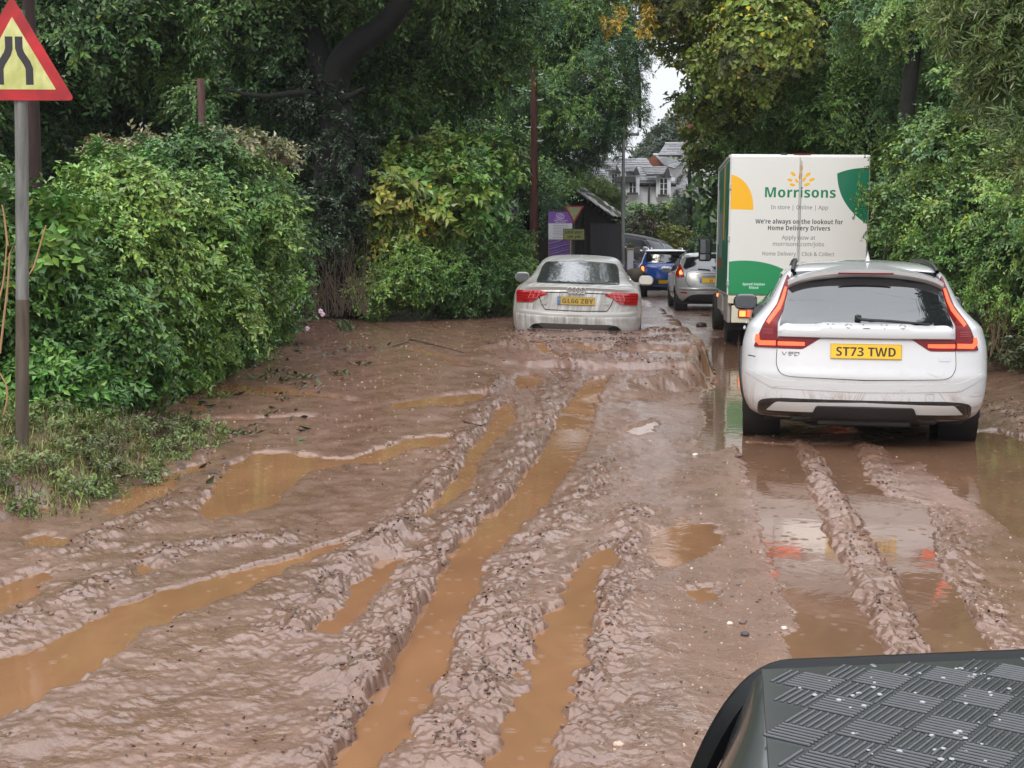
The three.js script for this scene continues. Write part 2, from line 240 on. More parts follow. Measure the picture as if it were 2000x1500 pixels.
{ // water lies wherever the ground dips under its level; every pool is a sheet of its own
  seed = 91; const drops = []; for (let i = 0; i < 26; i++) drops.push([rnd(), rnd(), rr(0.012, 0.035)]);
  const ripple = dataTex(512, (u, v) => { let h = 0.5 + 0.16 * tileFbm(u, v, 7, 3, 4); for (const [a, b, s] of drops) { let dx = Math.abs(u - a), dy = Math.abs(v - b); dx = Math.min(dx, 1 - dx); dy = Math.min(dy, 1 - dy); const r = Math.hypot(dx, dy) / s; if (r < 1) h += 0.3 * (1 - r) * Math.cos(r * 18); } return h; });
  const waterMat = new THREE.MeshPhysicalMaterial({ vertexColors: true, roughness: 0.045, ior: 1.33, bumpMap: ripple, bumpScale: 0.004 });
  const rs = [], cs = []; for (let r = 0; r < NR; r++) if (rowsZ[r] > 3.2 && rowsZ[r] < 36) rs.push(r);
  for (let c = 12; c <= NC - 13; c += 2) cs.push(c);
  const nr = rs.length >> 1, nc = cs.length - 1, lab = new Int32Array(nr * nc).fill(-1);
  const wet = (j, i) => { for (let a = 0; a < 3; a++) for (let b = 0; b < 3; b++) { const r = Math.min(rs[j * 2] + a, NR - 1), c = Math.min(cs[i] + b, NC - 1); if (wetField[r * NC + c] < 0.003) return true; } return false; };
  const wets = new Uint8Array(nr * nc); for (let j = 0; j < nr; j++) for (let i = 0; i < nc; i++) { wets[j * nc + i] = wet(j, i) ? 1 : 0; }
  const comps = [];
  for (let s = 0; s < nr * nc; s++) if (wets[s] && lab[s] < 0) { const st = [s], cell = []; lab[s] = comps.length; while (st.length) { const k = st.pop(); cell.push(k); const j = (k / nc) | 0, i = k % nc; for (const [a, b] of [[1, 0], [-1, 0], [0, 1], [0, -1]]) { const y = j + a, x = i + b; if (y >= 0 && x >= 0 && y < nr && x < nc) { const q = y * nc + x; if (wets[q] === wets[s] && lab[q] < 0) { lab[q] = comps.length; st.push(q); } } } } comps.push(cell); }
  comps.sort((a, b) => b.length - a.length);
  const build = (cells, name) => {
    const id = new Map(), P = [], U = [], K = [], I = [], vert = (j, i) => { const k = j * 5000 + i; if (!id.has(k)) { const Z = rowsZ[Math.min(rs[0] + j * 2, NR - 1)], x = colsU[Math.min(12 + i * 2, NC - 13)] * (Z < 3.5 ? 3.5 : Z); id.set(k, P.length / 3); P.push(x, base(x, Z) + WATER, -Z); U.push(x / 0.9, Z / 0.9); const kk = 1 + 0.3 * fbm((x - 0.13 * Z) * 5 + nz(x * 2, Z * 2, 61), Z * 1.2, 3, 60); const lane = sstep(0.1, 0.95, x - 0.075 * Z); K.push(kk * lerp(0.238, 0.16, lane), kk * lerp(0.12, 0.088, lane), kk * lerp(0.06, 0.054, lane)); } return id.get(k); };
    for (const k of cells) { const j = (k / nc) | 0, i = k % nc, a = vert(j, i), b = vert(j, i + 1), c = vert(j + 1, i), d = vert(j + 1, i + 1); I.push(a, b, c, b, d, c); }
    const g = new THREE.BufferGeometry(); g.setAttribute('position', new THREE.Float32BufferAttribute(P, 3)); g.setAttribute('uv', new THREE.Float32BufferAttribute(U, 2)); g.setAttribute('color', new THREE.Float32BufferAttribute(K, 3)); g.setIndex(I); g.computeVertexNormals();
    return structure(name, g, waterMat);
  };
  const big = comps.filter(c => c.length > 60), small = comps.filter(c => c.length <= 60 && c.length > 1).flat();
  for (const c of big.slice(0, 60)) build(c, 'puddle');
  if (small.length) build(small, 'wet_hollows');
  console.log('puddles', big.length, comps.length, small.length);
}
// ---------------------------------------------------------------- car bodies: stacked horizontal sections, rear towards +z, panels laid on the same surface
const RS = [0, .1, .2, .3, .4, .5, .6, .68, .76, .83, .89, .93, .96, .98, .992, .998, 1];
function makeBody(S) {
  const f = pchip(S.keys), n = S.n || 3.6, K = S.keys, y0 = K[0][0], y1 = K[K.length - 1][0];   // key: [y, half width, rear z, front z, corner depth rear, corner depth front]
  const drop = (t, m) => 1 - Math.pow(Math.max(0, 1 - Math.pow(Math.min(1, t), m)), 1 / m);
  const B = {
    rear: (x, y) => { const [w, zr, , D] = f(y); return zr - D * drop(Math.abs(x) / w, n) - (S.bow || 0.05) * (x / w) ** 2; },
    side: (z, y) => { const [w, zr, zf, D, E] = f(y); const zz = z + (S.bow || 0.05); if (zz > zr - D) return w * Math.pow(Math.max(0, 1 - Math.pow(clamp((zz - zr + D) / D), n)), 1 / n); if (z < zf + E) return w * Math.pow(Math.max(0, 1 - Math.pow(clamp((zf + E - z) / E), n)), 1 / n); return w; },
    front: (x, y) => { const [w, , zf, , E] = f(y); return zf + E * drop(Math.abs(x) / w, n); },
    at: f, y0, y1,
  };
  B.skin = () => {
    const ys = []; for (let i = 0; i <= (S.rows || 70); i++) { const t = i / (S.rows || 70); ys.push(lerp(y0, y1, t < 0.75 ? t * 1.06 : lerp(0.795, 1, 1 - (1 - (t - 0.75) * 4) ** 2))); }
    const ring = []; // [kind, s]
    for (let i = RS.length - 1; i >= 0; i--) ring.push(['r', -RS[i]]); for (let i = 1; i < RS.length; i++) ring.push(['r', RS[i]]);
    const NS = S.sideCols || 60; for (let i = 1; i < NS; i++) ring.push(['R', i / NS]);
    for (let i = RS.length - 1; i >= 0; i--) ring.push(['f', RS[i]]); for (let i = 1; i < RS.length; i++) ring.push(['f', -RS[i]]);
    for (let i = 1; i < NS; i++) ring.push(['L', i / NS]);
    const P = [], I = [], m = ring.length, W = S.wheels || [], out = [];
    for (const y of ys) for (const [k, s] of ring) {
      const [w, zr, zf, D, E] = f(y); let x, z;
      if (k === 'r') { x = s * w; z = B.rear(x, y); } else if (k === 'f') { x = s * w; z = B.front(x, y); }
      else { x = (k === 'R' ? 1 : -1) * w; const a = zr - D - (S.bow || 0.05), b = zf + E; z = k === 'R' ? lerp(a, b, s) : lerp(b, a, s); }
      let cut = 0; for (const wz of W) if (Math.abs(x) > w * 0.72) { const d = Math.hypot(z - wz, y - S.axle); if (d < S.arch) { cut = 1; const q = S.arch / Math.max(d, 1e-4); if (d > S.arch * 0.72) { z = wz + (z - wz) * q; const yy = S.axle + (y - S.axle) * q; P.push(x, yy, z); out.push(cut); cut = 2; } break; } }
      if (cut !== 2) { P.push(x, y, z); out.push(cut); }
    }
    for (let j = 0; j + 1 < ys.length; j++) for (let i = 0; i < m; i++) { const a = j * m + i, b = j * m + (i + 1) % m, c = a + m, d = b + m; if (out[a] && out[b] && out[c] && out[d]) continue; I.push(a, b, c, b, d, c); }
    const top = P.length / 3, [w, zr, zf] = f(y1); P.push(0, y1 + 0.004, (zr + zf) / 2); for (let i = 0; i < m; i++) I.push((ys.length - 1) * m + i, (ys.length - 1) * m + (i + 1) % m, top);
    const bot = P.length / 3; P.push(0, y0, (f(y0)[1] + f(y0)[2]) / 2); for (let i = 0; i < m; i++) I.push((i + 1) % m, i, bot);
    const g = new THREE.BufferGeometry(); g.setAttribute('position', new THREE.Float32BufferAttribute(P, 3)); g.setIndex(I); g.computeVertexNormals();
    g.setAttribute('uv', new THREE.Float32BufferAttribute(new Float32Array(P.length / 3 * 2).map((_, i) => { const v = i >> 1; return i & 1 ? P[v * 3 + 1] : P[v * 3] + P[v * 3 + 2]; }), 2));
    return g;
  };
  // a panel: outline in (x, y) seen from behind ('rear'), or (z, y) from a side (1 right, -1 left), or (x, y) in front
  B.panel = (pts, off, where = 'rear', { edge = 0.05, skirt = 0.012, holes, uvBox } = {}) => {
    const sh = new THREE.Shape(pts.map(p => new THREE.Vector2(...p))); if (holes) for (const h of holes) sh.holes.push(new THREE.Path(h.map(p => new THREE.Vector2(...p))));
    let g = new TessellateModifier(edge, 7).modify(new THREE.ShapeGeometry(sh));
    g.deleteAttribute('normal'); g.deleteAttribute('uv'); g = mergeVertices(g, 1e-5);
    const NA = new Float32Array(g.attributes.position.count * 3);
    const surf = (u, v) => { if (where === 'rear') return V(u, v, B.rear(u, v)); if (where === 'front') return V(u, v, B.front(u, v)); return V(where * B.side(u, v), v, u); };
    const put = (u, v, o) => { const e = 0.004, p = surf(u, v), a = surf(u + e, v).sub(surf(u - e, v)), b = surf(u, v + e).sub(surf(u, v - e)), nn = a.cross(b).normalize(); if (where === 'rear' ? nn.z < 0 : where === 'front' ? nn.z > 0 : nn.x * where < 0) nn.negate(); put.n = nn; return p.addScaledVector(nn, o); };
    const A = g.attributes.position, UV = new Float32Array(A.count * 2), bx = uvBox || [Math.min(...pts.map(p => p[0])), Math.min(...pts.map(p => p[1])), Math.max(...pts.map(p => p[0])), Math.max(...pts.map(p => p[1]))];
    for (let i = 0; i < A.count; i++) { const u = A.getX(i), v = A.getY(i), q = put(u, v, off); UV[i * 2] = (u - bx[0]) / (bx[2] - bx[0]); UV[i * 2 + 1] = (v - bx[1]) / (bx[3] - bx[1]); A.setXYZ(i, q.x, q.y, q.z); NA.set([put.n.x, put.n.y, put.n.z], i * 3); }
    g.setAttribute('uv', new THREE.BufferAttribute(UV, 2)); g.computeVertexNormals();
    const want = put(pts[0][0], pts[0][1], 1).sub(surf(pts[0][0], pts[0][1])), N = g.attributes.normal; let sgn = 0; for (let i = 0; i < N.count; i++) sgn += N.getX(i) * want.x + N.getY(i) * want.y + N.getZ(i) * want.z;
    if (sgn < 0) { const ix = g.index.array; for (let i = 0; i < ix.length; i += 3) { const t = ix[i]; ix[i] = ix[i + 1]; ix[i + 1] = t; } }
    g.setAttribute('normal', new THREE.BufferAttribute(NA, 3));
    if (!skirt) return plain(g);
    const parts = [plain(g)];
    for (const loop of [pts, ...(holes || [])]) {
      const fine = []; for (let i = 0; i < loop.length; i++) { const a = loop[i], b = loop[(i + 1) % loop.length], k = Math.max(1, Math.ceil(Math.hypot(b[0] - a[0], b[1] - a[1]) / edge)); for (let q = 0; q < k; q++) fine.push([lerp(a[0], b[0], q / k), lerp(a[1], b[1], q / k)]); }
      const P = [], I = []; fine.forEach((p, i) => { const a = put(p[0], p[1], off), b = put(p[0], p[1], off - skirt); P.push(a.x, a.y, a.z, b.x, b.y, b.z); const j = (i + 1) % fine.length; I.push(i * 2, i * 2 + 1, j * 2, j * 2, i * 2 + 1, j * 2 + 1); });
      const s = new THREE.BufferGeometry(); s.setAttribute('position', new THREE.Float32BufferAttribute(P, 3)); s.setIndex(I); const t = s.toNonIndexed(); t.computeVertexNormals(); parts.push(plain(t));
    }
    return mergeGeometries(parts);
  };
  // a strip across the car: for every x a profile of [y, distance off the surface]
  B.strip = (x0, x1, n, prof, crease = 0.6) => { const Q = [], I = []; let m = 0; for (let i = 0; i <= n; i++) { const x = lerp(x0, x1, i / n), p = prof(x); m = p.length; for (const [y, o] of p) Q.push(x, y, B.rear(x, y) + o); if (i) for (let k = 0; k + 1 < m; k++) { const a = (i - 1) * m + k, b = a + m; I.push(a, a + 1, b, b, a + 1, b + 1); } } const g = new THREE.BufferGeometry(); g.setAttribute('position', new THREE.Float32BufferAttribute(Q, 3)); g.setIndex(I); return plain(toCreasedNormals(g, crease)); };
  B.spot = (x, y, o = 0) => V(x, y, B.rear(x, y) + o);
  return B;
}
const mir = pts => pts.map(p => [-p[0], p[1]]);
function roundPoly(pts, r = 0.03, k = 4) { const o = [], n = pts.length; for (let i = 0; i < n; i++) { const p = pts[(i + n - 1) % n], c = pts[i], q = pts[(i + 1) % n], rad = c[2] ?? r, a = Math.hypot(p[0] - c[0], p[1] - c[1]), b = Math.hypot(q[0] - c[0], q[1] - c[1]), ra = Math.min(rad, a * 0.45), rb = Math.min(rad, b * 0.45); if (rad <= 0) { o.push([c[0], c[1]]); continue; } const s = [c[0] + (p[0] - c[0]) * ra / a, c[1] + (p[1] - c[1]) * ra / a], e = [c[0] + (q[0] - c[0]) * rb / b, c[1] + (q[1] - c[1]) * rb / b]; for (let t = 0; t <= k; t++) { const u = t / k; o.push([(1 - u) ** 2 * s[0] + 2 * u * (1 - u) * c[0] + u * u * e[0], (1 - u) ** 2 * s[1] + 2 * u * (1 - u) * c[1] + u * u * e[1]]); } } return o; }
const grow = (pts, d) => { const cx = pts.reduce((s, p) => s + p[0], 0) / pts.length, cy = pts.reduce((s, p) => s + p[1], 0) / pts.length; return pts.map(([x, y]) => { const l = Math.hypot(x - cx, y - cy) || 1; return [x + (x - cx) / l * d, y + (y - cy) / l * d]; }); };
const rectP = (x0, y0, x1, y1) => [[x0, y0], [x1, y0], [x1, y1], [x0, y1]];
function bandP(line, w) { const L = [], R = []; line.forEach((p, i) => { const a = line[Math.max(0, i - 1)], b = line[Math.min(line.length - 1, i + 1)], dx = b[0] - a[0], dy = b[1] - a[1], l = Math.hypot(dx, dy), ww = Array.isArray(w) ? w[i] : w; L.push([p[0] - dy / l * ww, p[1] + dx / l * ww]); R.push([p[0] + dy / l * ww, p[1] - dx / l * ww]); }); return [...L, ...R.reverse()]; }

const M = {
  tyre: std([0.018, 0.017, 0.016], 0.75), blackTrim: std([0.014, 0.014, 0.015], 0.5), glossBlack: phys([0.008, 0.008, 0.009], 0.08, { clearcoat: 1, clearcoatRoughness: 0.03 }),
  seam: std([0.012, 0.012, 0.012], 0.8), glass: phys([0.012, 0.014, 0.017], 0.025, { ior: 2.0, clearcoat: 1, clearcoatRoughness: 0.02 }), chrome: std([0.62, 0.62, 0.63], 0.18, 1), rim: std([0.42, 0.42, 0.43], 0.35, 0.8),
  lampRed: phys([0.34, 0.008, 0.01], 0.1, { clearcoat: 1, clearcoatRoughness: 0.03 }), lampDark: phys([0.15, 0.004, 0.006], 0.12, { ior: 1.4 }),
  glowRed: std([0.5, 0.04, 0.02], 0.4, 0, { emissive: lin(1, 0.085, 0.02), emissiveIntensity: 1.7 }), glowOrange: std([0.6, 0.2, 0.05], 0.4, 0, { emissive: lin(1, 0.24, 0.05), emissiveIntensity: 2 }),
  under: std([0.02, 0.017, 0.015], 0.9), mudFilm: std([0.2, 0.12, 0.085], 0.6),
};
function tyreGeo(r, w, rad = 0.03) { // axis along x; tread with four grooves
  const p = [], hw = w / 2; const add = (x, y) => p.push(new THREE.Vector2(y, x));
  add(-hw * 0.8, r * 0.62); add(-hw, r * 0.78); add(-hw, r * 0.9); add(-hw * 0.9, r * 0.975); add(-hw * 0.78, r);
  for (const g of [-0.5, -0.18, 0.18, 0.5]) { const a = g * hw - 0.005, b = g * hw + 0.005; add(a - 0.002, r); add(a, r - 0.009); add(b, r - 0.009); add(b + 0.002, r); }
  add(hw * 0.78, r); add(hw * 0.9, r * 0.975); add(hw, r * 0.9); add(hw, r * 0.78); add(hw * 0.8, r * 0.62);
  return new THREE.LatheGeometry(p, 48).rotateZ(-Math.PI / 2);
}
function addWheel(car, x, y, z, r, w, mat = M.tyre) {
  const s = Math.sign(x), t = mesh('wheel', tyreGeo(r, w), mat, car); t.position.set(x, y, z);
  const g = [cyl(r * 0.62, r * 0.62, w * 0.5, 0, 0, 0, 28)]; for (let i = 0; i < 10; i++) g.push(box(0.02, r * 0.55, 0.05, w * 0.27, r * 0.33, 0).rotateX(i * Math.PI / 5).applyMatrix4(new THREE.Matrix4().makeRotationZ(Math.PI / 2)));
  const rim = mesh('rim', g, M.rim, t); rim.rotation.z = s > 0 ? -Math.PI / 2 : Math.PI / 2; return t;
}
function plateTex(text, { w = 512, h = 112, fade = 0, blue = false, size = 92, dirt = 0 } = {}) {
  return canvasTex(w, h, c => {
    c.fillStyle = dirt ? '#a98a2c' : '#e0b008'; c.fillRect(0, 0, w, h); c.strokeStyle = '#8a6a10'; c.lineWidth = 3; c.strokeRect(3, 3, w - 6, h - 6);
    if (blue) { c.fillStyle = dirt ? '#46608c' : '#2f55a8'; c.fillRect(0, 0, 46, h); c.fillStyle = '#c9c3a0'; for (let i = 0; i < 10; i++) { const a = i * Math.PI / 5; c.fillRect(21 + 13 * Math.cos(a), 34 + 13 * Math.sin(a), 4, 4); } }
    c.fillStyle = fade ? '#3b3214' : '#14120c'; c.font = `bold ${size}px sans-serif`; c.textAlign = 'center'; c.textBaseline = 'middle';
    c.save(); const tw = c.measureText(text).width, want = w - (blue ? 84 : 74); c.translate(w / 2 + (blue ? 20 : 0), h / 2 + 4); c.scale(Math.min(want / Math.max(tw, 1), 1.15), 1.02); c.fillText(text, 0, 0); c.restore();
    if (dirt) for (let i = 0; i < 260; i++) { c.fillStyle = `rgba(120,92,62,${0.1 + 0.3 * ((i * 37 % 100) / 100)})`; c.fillRect((i * 131) % w, (i * 71 + (i % 7) * 13) % h, 3 + i % 9, 2 + i % 5); }
  });
}
function mirror(car, x, y, z, s, shell, glass = M.glass, sc = 1) {
  const g = new RoundedBoxGeometry(0.235 * sc, 0.155 * sc, 0.13 * sc, 4, 0.06 * sc), P = g.attributes.position; for (let i = 0; i < P.count; i++) { const k = 1 - 0.22 * (P.getX(i) * s > 0 ? 1 : 0) * Math.abs(P.getY(i)) / 0.08; P.setX(i, P.getX(i) * k); if (P.getZ(i) < 0) P.setXYZ(i, P.getX(i) * 0.85, P.getY(i) * 0.85, P.getZ(i)); }
  g.computeVertexNormals(); const m = mesh('door_mirror', [g, box(0.14 * sc, 0.035, 0.05, -s * 0.15 * sc, -0.05 * sc, 0)], shell, car); m.position.set(x, y, z); m.rotation.y = -s * 0.12;
  const sh = new THREE.Shape(roundPoly([[-0.1 * sc, -0.055 * sc], [0.1 * sc, -0.055 * sc], [0.1 * sc, 0.058 * sc], [-0.1 * sc, 0.058 * sc]], 0.05 * sc).map(p => new THREE.Vector2(...p)));
  const gl = mesh('mirror_glass', new THREE.ShapeGeometry(sh).translate(0, 0, 0.0665 * sc), glass, m); return m;
}
function seamLine(B, pts, where = 'rear', w = 0.004, off = 0.0015) { return B.panel(bandP(pts, w), off, where, { skirt: 0, edge: 0.08 }); }
function ringLine(pts) { return [...pts, pts[0]]; }
const streaks = (r0, g0, b0, r1, g1, b1, f = 6) => dataTex(256, (u, v) => { const a = clamp(0.5 + 0.9 * tileFbm(u, 0.3, f * 2, 3, 2) + 0.7 * tileFbm(u, v, f, 4, 5)); return [lerp(r0, r1, a), lerp(g0, g1, a), lerp(b0, b1, a)]; }, { srgb: true });

// ---------------------------------------------------------------- white estate car, nearest in the queue
{
  const car = thing('estate_car', 'clean white estate car with glowing L-shaped tail lamps and plate ST73 TWD', 'car', [0, 0, 0]);
  const paint = phys([0.57, 0.578, 0.59], 0.32, { clearcoat: 1, clearcoatRoughness: 0.04 });
  const B = makeBody({ n: 3.4, bow: 0.06, axle: 0.34, arch: 0.385, wheels: [-0.98, -3.92], keys: [
    [0.25, 0.83, -0.10, -4.82, 0.4, 0.4], [0.30, 0.88, -0.035, -4.9, 0.42, 0.5], [0.42, 0.922, 0.0, -4.93, 0.42, 0.5], [0.58, 0.938, 0.0, -4.93, 0.42, 0.5], [0.66, 0.94, -0.02, -4.9, 0.42, 0.5], [0.80, 0.935, -0.055, -4.86, 0.4, 0.5], [0.90, 0.915, -0.075, -4.8, 0.4, 0.5],
    [0.96, 0.895, -0.09, -4.6, 0.38, 0.5], [1.0, 0.86, -0.135, -3.75, 0.36, 0.4], [1.06, 0.80, -0.19, -3.4, 0.32, 0.4], [1.14, 0.735, -0.255, -3.15, 0.3, 0.4], [1.25, 0.68, -0.34, -2.9, 0.28, 0.4], [1.34, 0.635, -0.41, -2.65, 0.26, 0.4], [1.39, 0.59, -0.45, -2.5, 0.26, 0.4], [1.43, 0.51, -0.6, -2.35, 0.26, 0.4], [1.455, 0.40, -0.85, -2.2, 0.3, 0.4], [1.47, 0.2, -1.2, -1.9, 0.2, 0.2]] });
  const spray0 = dataTex(512, (u, v) => { const n = tileFbm(u, v, 9, 4, 3) + 0.9 * Math.max(0, tileNoise(u, v, 90, 7) - 0.1), k = clamp((n - 0.12) * 2.2) * clamp((0.3 - v) * 9); return [lerp(1, 0.62, k), lerp(1, 0.47, k), lerp(1, 0.36, k)]; }); spray0.repeat.set(1, 0.5);
  mesh('body', B.skin(), phys([0.57, 0.578, 0.59], 0.32, { clearcoat: 1, clearcoatRoughness: 0.04, map: spray0 }), car);
  // rear window and the spoiler over it
  const win = roundPoly([[-0.655, 0.955], [0.655, 0.955], [0.60, 1.14], [0.565, 1.345], [0.3, 1.372], [-0.3, 1.372], [-0.565, 1.345], [-0.60, 1.14]], 0.03);
  const rw = mesh('rear_window', B.panel(win, 0.006), M.glass, car);
  mesh('window_band', B.panel(roundPoly([[-0.555, 1.372], [-0.575, 1.31], [-0.5, 1.292], [-0.33, 1.3], [-0.24, 1.325], [0.24, 1.325], [0.33, 1.3], [0.5, 1.292], [0.575, 1.31], [0.555, 1.372], [0.3, 1.39], [-0.3, 1.39]], 0.02), 0.0085), M.glossBlack, rw);
  { const sp = new THREE.Shape(roundPoly([[-0.60, -0.48], [0.60, -0.48], [0.60, -0.9], [-0.60, -0.9]], 0.08).map(p => new THREE.Vector2(p[0], p[1])));
    const P = [], g = new THREE.PlaneGeometry(1.2, 0.5, 28, 10), A = g.attributes.position; // upper skin of the spoiler
    const top = (x, t) => { const e = 1.405 - 0.075 * (x / 0.6) ** 2 - 0.03 * (Math.abs(x) / 0.6) ** 8; return V(x * lerp(0.985, 1.0, t), e + 0.045 * t, lerp(-0.315, -0.72, t) - 0.07 * (x / 0.6) ** 2); };
    const Q = [], I = [], nx = 36; for (let i = 0; i <= nx; i++) { const x = lerp(-0.6, 0.6, i / nx), prof = [top(x, 1), top(x, 0.5), top(x, 0.12), top(x, 0.02), top(x, 0), top(x, 0).add(V(0, -0.028, -0.008)), top(x, 0.1).add(V(0, -0.06, -0.02)), top(x, 0.6).add(V(0, -0.12, 0))]; prof.forEach(p => Q.push(p.x, p.y, p.z)); if (i) for (let k = 0; k < 7; k++) { const a = (i - 1) * 8 + k, b = a + 8; I.push(a, a + 1, b, b, a + 1, b + 1); } }
    const s = new THREE.BufferGeometry(); s.setAttribute('position', new THREE.Float32BufferAttribute(Q, 3)); s.setIndex(I); s.computeVertexNormals(); mesh('roof_spoiler', toCreasedNormals(s, 0.7), paint, car);
    mesh('brake_strip', box(0.42, 0.012, 0.012, 0, 1.372, -0.322, 0.004), M.lampDark, car); }
  // tailgate
  const gate = roundPoly([[-0.655, 0.872, 0.01], [0.655, 0.872, 0.01], [0.665, 0.66, 0.05], [0.62, 0.585, 0.09], [0, 0.572, 0], [-0.62, 0.585, 0.09], [-0.665, 0.66, 0.05]], 0.05);
  mesh('tailgate', B.panel(gate, 0.008), paint, car);
  each('seam', [B.panel(grow(gate, 0.007), 0.002, 'rear', { skirt: 0 }), seamLine(B, [[-0.93, 0.74], [-0.88, 0.725], [-0.83, 0.72]])], M.seam, car);
  mesh('tailgate_lip', B.strip(-0.662, 0.662, 60, x => { const a = Math.abs(x), e = sstep(0.662, 0.63, a), top = lerp(0.955, 0.988, sstep(0.66, 0.6, a)) + 0.014 * sstep(0.38, 0.3, a), k = lerp(0.25, 1, e); return [[top + 0.012, -0.012], [top, 0.004], [top - 0.012, 0.02 * k], [top - 0.03, 0.048 * k], [top - 0.04, 0.052 * k], [0.93, 0.05 * k], [0.9, 0.044 * k], [0.888, 0.038 * k], [0.884, 0.03 * k], [0.88, -0.01]]; }, 0.5), paint, car);
  // letters across the lip, each raised
  { const bar = (a, b, w = 0.0045) => { const d = b.clone().sub(a), g = new THREE.BoxGeometry(w * 2, d.length() + w, 0.006); g.applyQuaternion(new THREE.Quaternion().setFromUnitVectors(V(0, 1, 0), d.clone().normalize())); const c = a.clone().add(b).multiplyScalar(0.5); return g.translate(c.x, c.y, c.z); };
    const letters = { V: [[-1, 1, 0, -1], [0, -1, 1, 1]], L: [[-1, 1, -1, -1], [-1, -1, 1, -1]] }, G0 = [];
    const put = (ch, x) => { const G = []; put0(ch, x, G); G0.push(mergeGeometries(G.map(plain))); }, put0 = (ch, x, G) => { const P = (u, v) => { const yy = 0.9735 + v * 0.0135; return V(x + u * 0.022, yy, B.rear(x, yy) + 0.0545 - (yy - 0.955) * 1.0); }; if (ch === 'O') { for (let i = 0; i < 12; i++) { const a = i * Math.PI / 6, b = (i + 1) * Math.PI / 6; G.push(bar(P(Math.cos(a), Math.sin(a)), P(Math.cos(b), Math.sin(b)))); } } else for (const [a, b, c, d] of letters[ch]) G.push(bar(P(a, b), P(c, d))); };
    'VOLVO'.split('').forEach((c, i) => put(c, (i - 2) * 0.133)); each('letter', G0, std([0.22, 0.22, 0.23], 0.3, 0.6), car); }
  // tail lamps: a blade up the pillar, a hook and a bar along the tailgate
  for (const s of [-1, 1]) {
    const o = s > 0 ? (p => p) : mir;
    const lamp = o(roundPoly([[0.838, 0.795], [0.663, 0.795], [0.663, 0.955], [0.66, 0.99], [0.622, 1.075], [0.596, 1.19], [0.575, 1.335], [0.588, 1.35], [0.628, 1.24], [0.668, 1.12], [0.71, 1.06], [0.752, 1.0], [0.775, 0.955]], 0.012));
    const L = mesh('tail_lamp', B.panel(lamp, 0.012, 'rear', { edge: 0.05 }), M.lampDark, car);
    mesh('lamp_bar', B.panel(o(roundPoly([[0.657, 0.79], [0.47, 0.79, 0.02], [0.335, 0.878, 0.01], [0.657, 0.878]], 0.004)), 0.011), M.lampDark, L);
    each('glow', [B.panel(o(bandP([[0.598, 1.25], [0.622, 1.16], [0.652, 1.09], [0.685, 1.045], [0.712, 1.01], [0.735, 0.975]], [0.008, 0.011, 0.014, 0.014, 0.014, 0.012])), 0.0155, 'rear', { edge: 0.04, skirt: 0.004 }),
      B.panel(o(bandP([[0.672, 0.83], [0.74, 0.828], [0.79, 0.826], [0.812, 0.85], [0.808, 0.89]], [0.017, 0.017, 0.018, 0.018, 0.012])), 0.0155, 'rear', { edge: 0.04, skirt: 0.004 }),
      B.panel(o(bandP([[0.455, 0.83], [0.55, 0.829], [0.655, 0.829]], [0.013, 0.0145, 0.0145])), 0.0145, 'rear', { edge: 0.04, skirt: 0.004 })], M.glowRed, L);
    each('lamp_rib', [0.90, 0.915, 0.93].map(y => B.panel(o([[0.69, y], [0.77, y], [0.77, y + 0.005], [0.69, y + 0.005]]), 0.016, 'rear', { skirt: 0.003 })), M.lampRed, L);
  }
  // number plate
  const pg = B.panel(rectP(-0.262, 0.725, 0.262, 0.838), 0.02, 'rear', { skirt: 0.012 }); mesh('number_plate', pg, phys(0xffffff, 0.35, { map: plateTex('ST73 TWD') }), car);
  { const seg = (x0, y0, list) => mergeGeometries(list.map(([a, b, c, d]) => { const A = V(x0 + a * 0.032, y0 + b * 0.026, 0), C = V(x0 + c * 0.032, y0 + d * 0.026, 0), D = C.clone().sub(A), g = new THREE.BoxGeometry(0.006, D.length() + 0.004, 0.004).applyQuaternion(new THREE.Quaternion().setFromUnitVectors(V(0, 1, 0), D.clone().normalize())); return plain(g.translate((A.x + C.x) / 2, (A.y + C.y) / 2, B.rear(x0, y0) + 0.011)); }));
    each('letter', [seg(-0.625, 0.742, [[0, 1, 0.5, 0], [0.5, 0, 1, 1]]), seg(-0.575, 0.742, [[0, 1, 1, 1], [0, 1, 0, 0.5], [0, 0.5, 1, 0.5], [1, 1, 1, 0], [0.1, 0, 1, 0]]), seg(-0.53, 0.742, [[0, 1, 1, 1], [0, 0, 1, 0], [0, 1, 0, 0], [1, 1, 1, 0]])], std([0.35, 0.35, 0.36], 0.3, 0.7), car);
    mesh('badge', [B.panel(roundPoly(rectP(0.54, 0.715, 0.62, 0.748), 0.008), 0.0115, 'rear', { skirt: 0.003 })], M.chrome, car); }
  // bumper details
  const ridge = B.panel(roundPoly([[-0.9, 0.63], [-0.7, 0.55, 0.06], [0, 0.535, 0], [0.7, 0.55, 0.06], [0.9, 0.63], [0.91, 0.6], [0.7, 0.49], [0, 0.475, 0], [-0.7, 0.49], [-0.91, 0.6]], 0.03), 0.004, 'rear', { skirt: 0.006 });
  mesh('bumper_ridge', ridge, paint, car);
  for (const x of [-0.68, -0.235, 0.27, 0.7]) { const c = []; for (let i = 0; i < 14; i++) c.push([x + 0.013 * Math.cos(i * Math.PI / 7), 0.505 + 0.013 * Math.sin(i * Math.PI / 7)]); mesh('parking_sensor', [B.panel(c, 0.0065, 'rear', { skirt: 0.003, edge: 0.02 })], std([0.55, 0.55, 0.56], 0.4), car); }
  { const q = roundPoly(rectP(0.445, 0.415, 0.51, 0.475), 0.012), inn = grow(q, -0.005); mesh('tow_cover_seam', B.panel(q, 0.003, 'rear', { skirt: 0, holes: [inn] }), std([0.4, 0.4, 0.4], 0.6), car); }
